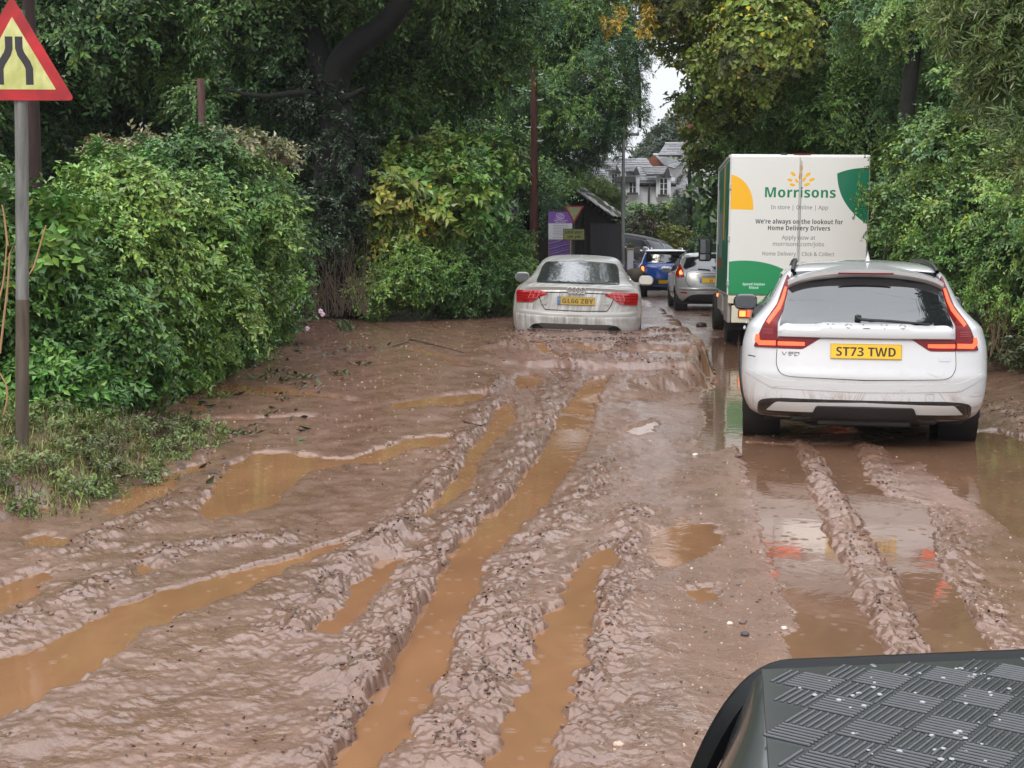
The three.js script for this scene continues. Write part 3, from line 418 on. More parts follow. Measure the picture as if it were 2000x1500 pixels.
  const dark = roundPoly([[-0.80, 0.385, 0.05], [-0.72, 0.405, 0.03], [-0.6, 0.415], [0.6, 0.415], [0.72, 0.405], [0.80, 0.385, 0.05], [0.80, 0.27], [-0.80, 0.27]], 0.03);
  mesh('lower_trim', B.panel(dark, 0.006), M.glossBlack, car);
  for (const s of [-1, 1]) { const o = s > 0 ? (p => p) : mir; mesh('silver_trim', B.panel(o(roundPoly([[0.30, 0.368], [0.345, 0.355], [0.38, 0.315], [0.735, 0.312, 0.01], [0.665, 0.382, 0.02], [0.0, 0.397, 0], [0.0, 0.37, 0]], 0.008)), 0.011), std([0.55, 0.54, 0.53], 0.35, 0.15), car); }
  each('diffuser', [B.panel(roundPoly([[-0.36, 0.368], [0.36, 0.368], [0.40, 0.275], [-0.40, 0.275]], 0.02), 0.03, 'rear', { skirt: 0.05 }), box(1.1, 0.09, 0.1, 0, 0.27, -0.16, 0.03), box(0.7, 0.06, 0.08, 0, 0.235, -0.12, 0.02)], M.blackTrim, car);
  // black wheel-arch trim, underside, axle and exhaust hangers
  const arch = []; for (const wz of [-0.98, -3.92]) for (const s of [-1, 1]) { const pts = []; for (let i = 0; i <= 18; i++) { const a = lerp(-0.12, Math.PI + 0.12, i / 18); pts.push([wz + 0.39 * Math.cos(a), 0.34 + 0.39 * Math.sin(a)]); } arch.push(tube(pts.map(([z, y]) => [s * (B.side(z, Math.max(0.31, y)) + 0.004), y, z]), 0.024, 30, 6)); arch.push(new THREE.CylinderGeometry(0.4, 0.4, 0.3, 26, 1, true).rotateZ(Math.PI / 2).translate(s * 0.77, 0.345, wz)); arch.push(box(0.16, 0.16, 0.03, s * 0.85, 0.31, wz + 0.36, 0.01)); }
  each('arch_trim', arch, M.blackTrim, car);
  each('underbody', [box(1.5, 0.06, 4.4, 0, 0.255, -2.45), box(1.2, 0.09, 0.12, 0, 0.3, -0.98), box(0.9, 0.16, 0.5, 0, 0.26, -0.5, 0.05), box(0.07, 0.09, 0.5, -0.5, 0.26, -0.85), box(0.07, 0.09, 0.5, 0.5, 0.26, -0.85)], M.under, car);
  each('exhaust_hanger', [box(0.05, 0.022, 0.03, -0.52, 0.268, -0.2, 0.008), box(0.05, 0.022, 0.03, 0.52, 0.268, -0.2, 0.008)], M.chrome, car);
  for (const z of [-0.98, -3.92]) for (const s of [-1, 1]) addWheel(car, s * 0.805, 0.335, z, 0.345, 0.245);
  // wiper
  { const a = B.spot(-0.06, 1.02, 0.035), b = B.spot(0.47, 0.995, 0.03); mesh('rear_wiper', [tube([B.spot(-0.06, 1.05, 0.012), a.clone().add(V(0, 0.01, 0)), a.clone().lerp(b, 0.5).add(V(0, 0.006, 0)), b], 0.013, 14, 6, 0.007), box(0.05, 0.045, 0.03, -0.06, 1.035, B.rear(-0.06, 1.03) + 0.02, 0.01), tube([a.clone().add(V(0.08, -0.012, -0.016)), b.clone().add(V(0.0, -0.014, -0.012))], 0.006, 6, 5)], M.blackTrim, rw); }
  // side windows, door lines, roof rails, aerial, mirrors
  for (const s of [-1, 1]) {
    mesh('side_window', B.panel(roundPoly([[-0.62, 1.0], [-0.95, 0.985], [-3.25, 0.975], [-3.05, 1.06], [-2.5, 1.3], [-2.2, 1.345], [-1.2, 1.35], [-0.85, 1.32], [-0.68, 1.12]], 0.05), 0.006, s), M.glass, car);
    mesh('window_trim', [seamLine(B, [[-0.56, 0.99], [-0.95, 0.97], [-3.3, 0.96]], s, 0.009, 0.009)], M.chrome, car);
    each('door_seam', [seamLine(B, [[-1.55, 0.98], [-1.55, 0.75], [-1.4, 0.62], [-1.38, 0.34]], s), seamLine(B, [[-2.5, 0.97], [-2.5, 0.34]], s), seamLine(B, [[-3.6, 0.95], [-3.45, 0.34]], s)], M.seam, car);
    each('door_handle', [box(0.02, 0.025, 0.2, s * 0.945, 0.86, -1.75, 0.008), box(0.02, 0.025, 0.2, s * 0.945, 0.86, -2.75, 0.008)], paint, car);
    mesh('roof_rail', tube([[s * 0.555, 1.385, -0.52], [s * 0.545, 1.425, -0.66], [s * 0.53, 1.45, -0.9], [s * 0.52, 1.462, -1.3], [s * 0.52, 1.462, -2.0], [s * 0.53, 1.44, -2.4], [s * 0.54, 1.40, -2.6]], 0.017, 30, 7), M.blackTrim, car);
    mirror(car, s * 0.97, 1.04, -3.05, s, M.glossBlack, M.glass, 1.02);
  }
  { const g = new THREE.ConeGeometry(0.045, 0.085, 4, 1).rotateY(Math.PI / 4).scale(0.55, 1, 1.7); mesh('aerial', g.translate(0.05, 1.505, -0.92), paint, car); }
  car.position.set(2.68, -0.035, -10.45); car.rotation.set(0, -0.185, -0.006, 'YXZ');
}
// ---------------------------------------------------------------- white coupe sunk to its bumper in the flood deposit
const dirtTex = dataTex(512, (u, v) => { const a = clamp(0.42 + 0.8 * tileFbm(u, 0.2, 26, 3, 2) * (0.4 + v) + 0.6 * tileFbm(u, v, 6, 5, 5)), k = clamp(a + 0.15); return [lerp(0.47, 0.77, k), lerp(0.45, 0.775, k), lerp(0.42, 0.775, k)]; }, { srgb: true });
{
  const car = thing('coupe', 'mud-streaked white coupe with plate GL66 ZBY, sunk to its bumper in the mud', 'car');
  const paint = new THREE.MeshPhysicalMaterial({ map: dirtTex, roughness: 0.38, clearcoat: 0.6, clearcoatRoughness: 0.12 });
  const B = makeBody({ n: 3.0, bow: 0.09, axle: 0.33, arch: 0.37, wheels: [-0.95, -3.75], keys: [
    [0.18, 0.80, -0.1, -4.6, 0.42, 0.5], [0.28, 0.87, -0.04, -4.68, 0.45, 0.5], [0.42, 0.905, 0, -4.7, 0.46, 0.6], [0.52, 0.915, 0.005, -4.7, 0.46, 0.6], [0.58, 0.918, -0.02, -4.7, 0.46, 0.6], [0.74, 0.912, -0.045, -4.6, 0.44, 0.6], [0.86, 0.89, -0.06, -4.5, 0.42, 0.6],
    [0.93, 0.85, -0.085, -4.2, 0.42, 0.6], [0.965, 0.80, -0.13, -3.5, 0.4, 0.5], [1.0, 0.755, -0.32, -3.3, 0.38, 0.4], [1.06, 0.705, -0.5, -3.1, 0.38, 0.4], [1.16, 0.65, -0.78, -2.85, 0.38, 0.4], [1.26, 0.60, -1.05, -2.6, 0.36, 0.4], [1.32, 0.545, -1.25, -2.45, 0.34, 0.4], [1.36, 0.45, -1.5, -2.3, 0.3, 0.3], [1.38, 0.22, -1.75, -2.05, 0.15, 0.15]] });
  mesh('body', B.skin(), paint, car);
  const wet = phys([0.03, 0.034, 0.038], 0.09, { ior: 2.3, clearcoat: 1, clearcoatRoughness: 0.05, bumpMap: dataTex(256, (u, v) => 0.5 + 0.5 * tileFbm(u, v, 22, 3, 6)), bumpScale: 0.006 });
  const win = roundPoly([[-0.585, 0.99], [0.585, 0.99], [0.545, 1.21], [0.5, 1.27], [0, 1.29], [-0.5, 1.27], [-0.545, 1.21]], 0.035);
  mesh('rear_window', B.panel(win, 0.006), wet, car);
  mesh('seam', B.panel(grow(win, 0.012), 0.003, 'rear', { skirt: 0.004 }), M.blackTrim, car);
  mesh('boot_lip', B.strip(-0.80, 0.80, 50, x => { const k = sstep(0.8, 0.66, Math.abs(x)), t = 0.955 - 0.03 * (x / 0.8) ** 2; return [[t + 0.02, -0.03], [t + 0.008, 0.004 * k], [t, 0.03 * k], [t - 0.012, 0.034 * k], [t - 0.03, 0.012 * k], [t - 0.06, -0.004]]; }), paint, car);
  const lid = roundPoly([[-0.5, 0.84, 0.02], [-0.36, 0.80, 0], [0.36, 0.80, 0], [0.5, 0.84, 0.02], [0.47, 0.68, 0.04], [0.43, 0.635, 0.05], [-0.43, 0.635, 0.05], [-0.47, 0.68, 0.04]], 0.03);
  each('seam', [seamLine(B, [[-0.52, 0.80], [-0.48, 0.69], [-0.43, 0.625], [0, 0.615], [0.43, 0.625], [0.48, 0.69], [0.52, 0.80]], 'rear', 0.006, 0.002), seamLine(B, [[-0.46, 0.862], [0, 0.872], [0.46, 0.862]], 'rear', 0.006, 0.003)], M.seam, car);
  for (const s of [-1, 1]) {
    const o = s > 0 ? (p => p) : mir, L = mesh('tail_lamp', B.panel(o(roundPoly([[0.39, 0.845], [0.50, 0.80, 0.02], [0.62, 0.715, 0.02], [0.845, 0.71, 0.01], [0.855, 0.85], [0.84, 0.875], [0.5, 0.885]], 0.015)), 0.012), M.lampRed, car);
    each('lamp_bar', [B.panel(o(rectP(0.66, 0.725, 0.75, 0.74)), 0.0145, 'rear', { skirt: 0.004 }), ...[0.755, 0.795, 0.835].map(y => B.panel(o(bandP([[0.56 - (y - 0.755) * 0.9, y + 0.01], [0.68, y], [0.835, y]], 0.006)), 0.0145, 'rear', { skirt: 0.004 }))], M.lampDark, L);
    each('lens', [0.72, 0.66, 0.6].map(x => B.panel(o(bandP([[x - 0.05, 0.775], [x - 0.09, 0.875]], 0.004)), 0.0145, 'rear', { skirt: 0.003 })), std([0.75, 0.12, 0.12], 0.2), L);
    mesh('side_window', B.panel(roundPoly([[-1.15, 1.03], [-3.1, 1.01], [-2.85, 1.14], [-2.3, 1.29], [-1.6, 1.29], [-1.3, 1.2]], 0.05), 0.006, s), M.glass, car);
    each('door_seam', [seamLine(B, [[-1.75, 1.0], [-1.7, 0.5]], s), seamLine(B, [[-3.1, 0.98], [-3.0, 0.3]], s)], M.seam, car);
    mirror(car, s * 0.985, 1.0, -2.72, s, paint, s > 0 ? std([0.55, 0.52, 0.46], 0.55) : M.glass, 1.02);
    mesh('exhaust_tip', new THREE.CylinderGeometry(0.055, 0.055, 0.14, 20, 1, true).scale(1.3, 1, 0.8).rotateX(Math.PI / 2).translate(s * 0.54, 0.385, B.rear(0.5, 0.38) + 0.0), std([0.2, 0.17, 0.15], 0.5, 0.5), car);
  }
  mesh('number_plate', B.panel(rectP(-0.26, 0.70, 0.26, 0.81), 0.016, 'rear', { skirt: 0.012 }), std(0xffffff, 0.5, 0, { map: plateTex('GL66 ZBY', { fade: 1, blue: true, dirt: 1, size: 88 }) }), car);
  each('ring_emblem', [-1.5, -0.5, 0.5, 1.5].map(k => new THREE.TorusGeometry(0.042, 0.007, 8, 26).translate(k * 0.058, 0.905, B.rear(0, 0.905) + 0.045)), std([0.55, 0.53, 0.5], 0.3, 0.8), car);
  each('badge', [[-0.44, 0.715], [0.42, 0.725]].map(([x, y]) => { const g = []; if (x < 0) { const s = new THREE.Shape(bandP([[-0.045, -0.017], [-0.028, 0.017], [-0.01, -0.015], [0.012, -0.015], [0.035, -0.012], [0.035, 0.004], [0.014, 0.003], [0.016, 0.018], [0.04, 0.018]], 0.005).map(p => new THREE.Vector2(p[0] + x, p[1] + y))); g.push(new THREE.ExtrudeGeometry(s, { depth: 0.006, bevelEnabled: false })); } else g.push(box(0.07, 0.02, 0.006, x, y, 0)); return mergeVertices(mergeGeometries(g.map(plain)).translate(0, 0, B.rear(x, y) + 0.008)); }), std([0.6, 0.58, 0.55], 0.3, 0.7), car);
  mesh('bumper_crease', B.strip(-0.89, 0.89, 40, x => { const k = sstep(0.89, 0.78, Math.abs(x)), y = 0.575 + 0.03 * (x / 0.9) ** 2; return [[y + 0.03, -0.004], [y + 0.005, 0.012 * k], [y - 0.01, 0.016 * k], [y - 0.05, -0.004]]; }), paint, car);
  mesh('diffuser', B.panel(roundPoly([[-0.70, 0.12], [-0.64, 0.39, 0.06], [-0.5, 0.435], [0.5, 0.435], [0.64, 0.39, 0.06], [0.70, 0.12]].map(([x, y, r]) => [x, Math.max(y, 0.19), r]), 0.02), 0.004), std([0.05, 0.042, 0.036], 0.7), car);
  mesh('lower_lip', B.strip(-0.68, 0.68, 30, x => [[0.355, 0.0], [0.35, 0.025], [0.335, 0.025], [0.33, 0.0]]), std([0.24, 0.2, 0.17], 0.5), car);
  mesh('aerial', new THREE.ConeGeometry(0.035, 0.03, 5).scale(1, 1, 1.6).translate(0, 1.372, -1.6), paint, car);
  for (const z of [-0.95, -3.75]) for (const s of [-1, 1]) addWheel(car, s * 0.8, 0.33, z, 0.33, 0.235);
  car.position.set(0.868, 0.055, -19.25); car.rotation.set(0.004, -0.09, -0.028, 'YXZ');
}
// ---------------------------------------------------------------- silver hatchback
{
  const car = thing('hatchback', 'silver hatchback with lit tail lamps, half hidden by the lorry beside it', 'car');
  const paint = phys([0.40, 0.41, 0.42], 0.3, { metalness: 0.35, clearcoat: 1, clearcoatRoughness: 0.06 });
  const B = makeBody({ n: 2.8, bow: 0.1, rows: 50, sideCols: 44, axle: 0.3, arch: 0.34, wheels: [-0.62, -3.1], keys: [
    [0.22, 0.76, -0.1, -3.85, 0.4, 0.4], [0.3, 0.82, -0.03, -3.9, 0.42, 0.5], [0.45, 0.855, 0, -3.93, 0.42, 0.5], [0.62, 0.862, -0.02, -3.93, 0.42, 0.6], [0.78, 0.855, -0.06, -3.85, 0.4, 0.6], [0.92, 0.84, -0.11, -3.6, 0.4, 0.6], [1.0, 0.80, -0.15, -3.2, 0.38, 0.5], [1.08, 0.765, -0.2, -2.95, 0.36, 0.4], [1.2, 0.70, -0.3, -2.75, 0.34, 0.4], [1.32, 0.64, -0.4, -2.55, 0.32, 0.4], [1.39, 0.58, -0.5, -2.4, 0.3, 0.4], [1.43, 0.5, -0.7, -2.2, 0.3, 0.3], [1.455, 0.3, -1.0, -1.9, 0.2, 0.2]] });
  mesh('body', B.skin(), paint, car);
  mesh('rear_window', B.panel(roundPoly([[-0.55, 1.01], [0, 0.965, 0.1], [0.55, 1.01], [0.66, 1.08], [0.56, 1.3], [0.5, 1.335], [-0.5, 1.335], [-0.56, 1.3], [-0.66, 1.08]], 0.04), 0.006), M.glass, car);
  mesh('roof_spoiler', B.strip(-0.585, 0.585, 30, x => { const t = 1.395 - 0.05 * (x / 0.58) ** 2; return [[t + 0.02, -0.08], [t, 0.1], [t - 0.02, 0.1], [t - 0.05, 0]]; }), paint, car);
  mesh('brake_strip', B.panel(rectP(-0.14, 1.345, 0.14, 1.36), 0.07), M.lampDark, car);
  mesh('tailgate', B.panel(roundPoly([[-0.56, 0.97], [0, 0.92, 0.1], [0.56, 0.97], [0.6, 0.75], [0.5, 0.6], [-0.5, 0.6], [-0.6, 0.75]], 0.04), 0.008), paint, car);
  mesh('seam', B.panel(roundPoly([[-0.575, 0.985], [0, 0.935, 0.1], [0.575, 0.985], [0.615, 0.75], [0.51, 0.588], [-0.51, 0.588], [-0.615, 0.75]], 0.04), 0.002, 'rear', { skirt: 0 }), M.seam, car);
  mesh('chrome_strip', B.panel(roundPoly(rectP(-0.3, 0.845, 0.3, 0.875), 0.012), 0.02), std([0.5, 0.42, 0.4], 0.25, 0.8), car);
  mesh('number_plate', B.panel(rectP(-0.26, 0.70, 0.26, 0.81), 0.014), std(0xffffff, 0.45, 0, { map: plateTex('EJ', { blue: true, size: 80 }) }), car);
  mesh('bumper_crease', B.strip(-0.83, 0.83, 30, x => { const k = sstep(0.84, 0.7, Math.abs(x)); return [[0.60, -0.003], [0.575, 0.03 * k], [0.55, 0.035 * k], [0.5, -0.004]]; }), paint, car);
  mesh('lower_trim', B.panel(roundPoly([[-0.68, 0.225], [-0.52, 0.39, 0.1], [-0.3, 0.42], [0.3, 0.42], [0.52, 0.39, 0.1], [0.68, 0.225]], 0.03), 0.005), M.blackTrim, car);
  for (const s of [-1, 1]) {
    const o = s > 0 ? (p => p) : mir, L = mesh('tail_lamp', B.panel(o(roundPoly([[0.62, 0.85], [0.79, 0.83], [0.835, 0.9], [0.78, 1.06], [0.73, 1.17], [0.70, 1.14], [0.66, 1.0]], 0.02)), 0.014, 'rear', { edge: 0.035 }), M.lampRed, car);
    mesh('glow', B.panel(o(roundPoly([[0.66, 0.91], [0.74, 0.9], [0.75, 0.96], [0.70, 1.02]], 0.02)), 0.0175, 'rear', { skirt: 0.004 }), M.glowOrange, L);
    mesh('reflector', B.panel(o(roundPoly([[0.56, 0.43], [0.76, 0.45], [0.7, 0.475], [0.58, 0.47]], 0.01)), 0.006), M.lampRed, car);
    mesh('side_window', B.panel(roundPoly([[-0.75, 1.06], [-1.2, 1.0], [-2.8, 0.94], [-2.6, 1.1], [-2.15, 1.32], [-1.2, 1.36], [-0.85, 1.3]], 0.05), 0.006, s), M.glass, car);
    each('door_seam', [seamLine(B, [[-1.45, 0.98], [-1.35, 0.35]], s), seamLine(B, [[-2.75, 0.94], [-2.65, 0.3]], s)], M.seam, car);
    mirror(car, s * 0.96, 0.98, -2.45, s, paint, M.glass, 0.95);
    each('arch_trim', [-0.62, -3.1].map(wz => new THREE.CylinderGeometry(0.35, 0.35, 0.3, 22, 1, true).rotateZ(Math.PI / 2).translate(s * 0.69, 0.3, wz)), M.blackTrim, car);
    for (const z of [-0.62, -3.1]) addWheel(car, s * 0.735, 0.3, z, 0.3, 0.195);
  }
  mesh('underbody', box(1.3, 0.06, 3.4, 0, 0.2, -1.9), M.under, car);
  mesh('rear_wiper', tube([B.spot(0.0, 1.02, 0.03), B.spot(-0.2, 1.04, 0.03), B.spot(-0.3, 1.045, 0.025)], 0.012, 8, 5), M.blackTrim, car);
  car.position.set(4.93, 0.0, -34.4); car.rotation.set(0, -0.05, 0, 'YXZ');
}
// ---------------------------------------------------------------- small blue car with a pale roof
{
  const car = thing('small_suv', 'small blue car with silver roof and round-cornered lit lamps, behind the coupe', 'car');
  const paint = phys([0.012, 0.085, 0.46], 0.25, { clearcoat: 1, clearcoatRoughness: 0.05 }), roofM = phys([0.6, 0.61, 0.62], 0.3, { clearcoat: 1 });
  const B = makeBody({ n: 3.2, bow: 0.09, rows: 50, sideCols: 44, axle: 0.33, arch: 0.36, wheels: [-0.72, -3.25], keys: [
    [0.26, 0.78, -0.08, -3.95, 0.4, 0.4], [0.36, 0.85, -0.02, -4.05, 0.42, 0.5], [0.5, 0.885, 0, -4.1, 0.42, 0.5], [0.75, 0.893, -0.02, -4.1, 0.4, 0.5], [0.95, 0.875, -0.06, -4.0, 0.38, 0.5], [1.05, 0.83, -0.12, -3.5, 0.36, 0.5], [1.1, 0.79, -0.16, -3.0, 0.34, 0.4], [1.3, 0.715, -0.24, -2.8, 0.32, 0.4], [1.42, 0.66, -0.3, -2.65, 0.3, 0.4], [1.46, 0.61, -0.36, -2.6, 0.3, 0.4]] });
  mesh('body', B.skin(), paint, car);
  { const R = makeBody({ n: 3.2, bow: 0.09, rows: 14, sideCols: 20, keys: [[1.455, 0.65, -0.2, -2.6, 0.3, 0.4], [1.48, 0.655, -0.18, -2.6, 0.3, 0.4], [1.51, 0.62, -0.28, -2.5, 0.3, 0.4], [1.54, 0.5, -0.5, -2.3, 0.3, 0.3], [1.555, 0.25, -0.9, -1.9, 0.2, 0.2]] }); mesh('roof', R.skin(), roofM, car); }
  mesh('rear_window', B.panel(roundPoly([[-0.66, 1.1], [0.66, 1.1], [0.62, 1.4], [0.56, 1.44], [-0.56, 1.44], [-0.62, 1.4]], 0.06), 0.006), M.glass, car);
  mesh('tailgate', B.panel(roundPoly([[-0.62, 1.07], [0.62, 1.07], [0.6, 0.62], [-0.6, 0.62]], 0.06), 0.008), paint, car);
  mesh('seam', B.panel(roundPoly([[-0.635, 1.085], [0.635, 1.085], [0.615, 0.605], [-0.615, 0.605]], 0.06), 0.002, 'rear', { skirt: 0 }), M.seam, car);
  mesh('boot_handle', B.panel(roundPoly([[-0.19, 0.95], [-0.13, 0.85, 0.06], [0.13, 0.85, 0.06], [0.19, 0.95], [0.1, 0.985], [-0.1, 0.985]], 0.04), 0.03), std([0.45, 0.46, 0.48], 0.25, 0.9), car);
  mesh('lower_trim', B.panel(roundPoly([[-0.86, 0.27], [-0.86, 0.42], [-0.5, 0.42, 0.05], [-0.4, 0.34], [0.4, 0.34], [0.5, 0.42, 0.05], [0.86, 0.42], [0.86, 0.27]], 0.03), 0.006), M.blackTrim, car);
  mesh('plate_recess', B.panel(roundPoly(rectP(-0.5, 0.4, 0.5, 0.58), 0.04), 0.003), M.blackTrim, car);
  mesh('number_plate', B.panel(rectP(-0.26, 0.435, 0.26, 0.55), 0.012), std(0xffffff, 0.4, 0, { map: plateTex('', {}) }), car);
  for (const s of [-1, 1]) {
    const o = s > 0 ? (p => p) : mir, L = mesh('tail_lamp', B.panel(o(roundPoly([[0.685, 0.72], [0.82, 0.72], [0.845, 0.85], [0.82, 1.02], [0.69, 1.02], [0.665, 0.87]], 0.05)), 0.02), M.lampRed, car);
    mesh('glow', B.panel(o(roundPoly([[0.71, 0.8], [0.79, 0.8], [0.79, 0.98], [0.71, 0.98]], 0.035)), 0.025), M.glowOrange, L);
    mesh('side_window', B.panel(roundPoly([[-0.6, 1.12], [-2.9, 1.1], [-2.7, 1.35], [-2.5, 1.43], [-0.75, 1.43]], 0.06), 0.006, s), M.glass, car);
    mirror(car, s * 0.98, 1.12, -2.7, s, roofM, M.glass, 1);
    each('arch_trim', [-0.72, -3.25].map(wz => new THREE.CylinderGeometry(0.38, 0.38, 0.3, 22, 1, true).rotateZ(Math.PI / 2).translate(s * 0.74, 0.33, wz)), M.blackTrim, car);
    for (const z of [-0.72, -3.25]) addWheel(car, s * 0.77, 0.33, z, 0.33, 0.21);
    mesh('roof_rail', tube([[s * 0.55, 1.51, -0.55], [s * 0.55, 1.565, -0.75], [s * 0.55, 1.58, -1.5], [s * 0.55, 1.56, -2.2], [s * 0.55, 1.5, -2.4]], 0.018, 16, 6), M.chrome, car);
  }
  mesh('rear_wiper', tube([B.spot(0.0, 1.12, 0.03), B.spot(0.2, 1.15, 0.03), B.spot(0.42, 1.14, 0.025)], 0.012, 8, 5), M.blackTrim, car);
  mesh('underbody', box(1.4, 0.06, 3.6, 0, 0.24, -2.0), M.under, car);
  car.position.set(4.98, 0.0, -44.6); car.rotation.set(0, -0.03, 0.0, 'YXZ');
}
// ---------------------------------------------------------------- dark car coming the other way, tipped up on the bank
{
  const car = thing('tilted_suv', 'black and silver car facing us, tipped up on the bank by the stone wall', 'car');
  const glassD = phys([0.012, 0.014, 0.017], 0.2, { ior: 1.3 }), paint = phys([0.012, 0.012, 0.014], 0.5, { ior: 1.35 }), silver = phys([0.55, 0.56, 0.58], 0.3, { clearcoat: 1 });
  const B = makeBody({ n: 3, bow: 0.05, rows: 46, sideCols: 44, axle: 0.34, arch: 0.38, wheels: [-0.8, -3.4], keys: [
    [0.25, 0.80, -0.05, -4.1, 0.4, 0.4], [0.4, 0.88, 0, -4.2, 0.42, 0.5], [0.7, 0.90, 0, -4.22, 0.4, 0.5], [0.9, 0.885, -0.05, -4.15, 0.38, 0.5], [1.0, 0.86, -0.1, -3.9, 0.36, 0.5], [1.06, 0.82, -0.2, -3.35, 0.36, 0.4], [1.2, 0.76, -0.35, -3.05, 0.34, 0.4], [1.4, 0.69, -0.5, -2.65, 0.32, 0.4], [1.5, 0.62, -0.62, -2.4, 0.3, 0.4], [1.55, 0.5, -0.85, -2.2, 0.3, 0.3], [1.58, 0.25, -1.1, -1.9, 0.2, 0.2]] });
  mesh('body', B.skin(), paint, car);
  mesh('roof', makeBody({ n: 3, bow: 0.05, rows: 14, sideCols: 20, keys: [[1.47, 0.66, -0.5, -2.52, 0.3, 0.4], [1.52, 0.62, -0.6, -2.42, 0.3, 0.4], [1.57, 0.5, -0.8, -2.25, 0.3, 0.3], [1.6, 0.25, -1.1, -1.9, 0.2, 0.2]] }).skin(), paint, car);
  mesh('windscreen', B.panel(roundPoly([[-0.68, 1.1], [0.68, 1.1], [0.6, 1.44], [-0.6, 1.44]], 0.05), 0.02, 'front'), glassD, car);
  mesh('bonnet', B.panel(roundPoly([[-0.72, 0.93], [0.72, 0.93], [0.68, 1.055], [-0.68, 1.055]], 0.05), 0.012, 'front'), paint, car);
  mesh('badge', B.panel(roundPoly(rectP(-0.05, 0.955, 0.05, 0.99), 0.02), 0.02, 'front'), M.blackTrim, car);
  mesh('grille', B.panel(roundPoly([[-0.5, 0.62], [0.5, 0.62], [0.56, 0.86], [-0.56, 0.86]], 0.05), 0.008, 'front'), M.blackTrim, car);
  for (const s of [-1, 1]) {
    const o = s > 0 ? (p => p) : mir;
    mesh('headlamp', B.panel(o(roundPoly([[0.55, 0.72], [0.8, 0.74], [0.82, 0.88], [0.58, 0.86]], 0.03)), 0.012, 'front'), phys([0.5, 0.5, 0.5], 0.1, { clearcoat: 1 }), car);
    mesh('side_window', B.panel(roundPoly([[-0.55, 1.1], [-3.1, 1.08], [-2.75, 1.35], [-2.45, 1.47], [-0.9, 1.46]], 0.06), 0.006, s), glassD, car);
    mesh('window_trim', B.panel(bandP([[-0.5, 1.12], [-1.4, 1.045], [-2.9, 1.03], [-3.15, 1.06]], 0.03), 0.008, s), silver, car);
    mesh('pillar_trim', B.panel(bandP([[-3.1, 1.1], [-2.72, 1.38], [-2.4, 1.5], [-1.4, 1.52]], 0.035), 0.009, s), silver, car);
    each('side_moulding', [B.panel(bandP([[-1.3, 0.5], [-2.9, 0.47]], 0.03), 0.012, s)], std([0.3, 0.3, 0.31], 0.4), car);
    mirror(car, s * 1.0, 1.12, -3.0, s, silver, M.glass, 1);
    each('arch_trim', [-0.8, -3.4].map(wz => new THREE.CylinderGeometry(0.39, 0.39, 0.3, 22, 1, true).rotateZ(Math.PI / 2).translate(s * 0.74, 0.34, wz)), M.blackTrim, car);
    for (const z of [-0.8, -3.4]) addWheel(car, s * 0.79, 0.34, z, 0.34, 0.22);
  }
  // front towards the viewer and a little to the right, right-hand wheels up on the bank
  const spin = new THREE.Quaternion().setFromAxisAngle(V(0, 0, 1), -0.2).multiply(new THREE.Quaternion().setFromEuler(new THREE.Euler(0.0, Math.PI + 0.62, 0, 'YXZ')));
  car.quaternion.copy(spin);
  const off = V(0, 0, -2.0).applyQuaternion(spin), c = at(1254, 500, 51); car.position.set(c.x - off.x, c.y - off.y - 0.88, c.z - off.z);
}
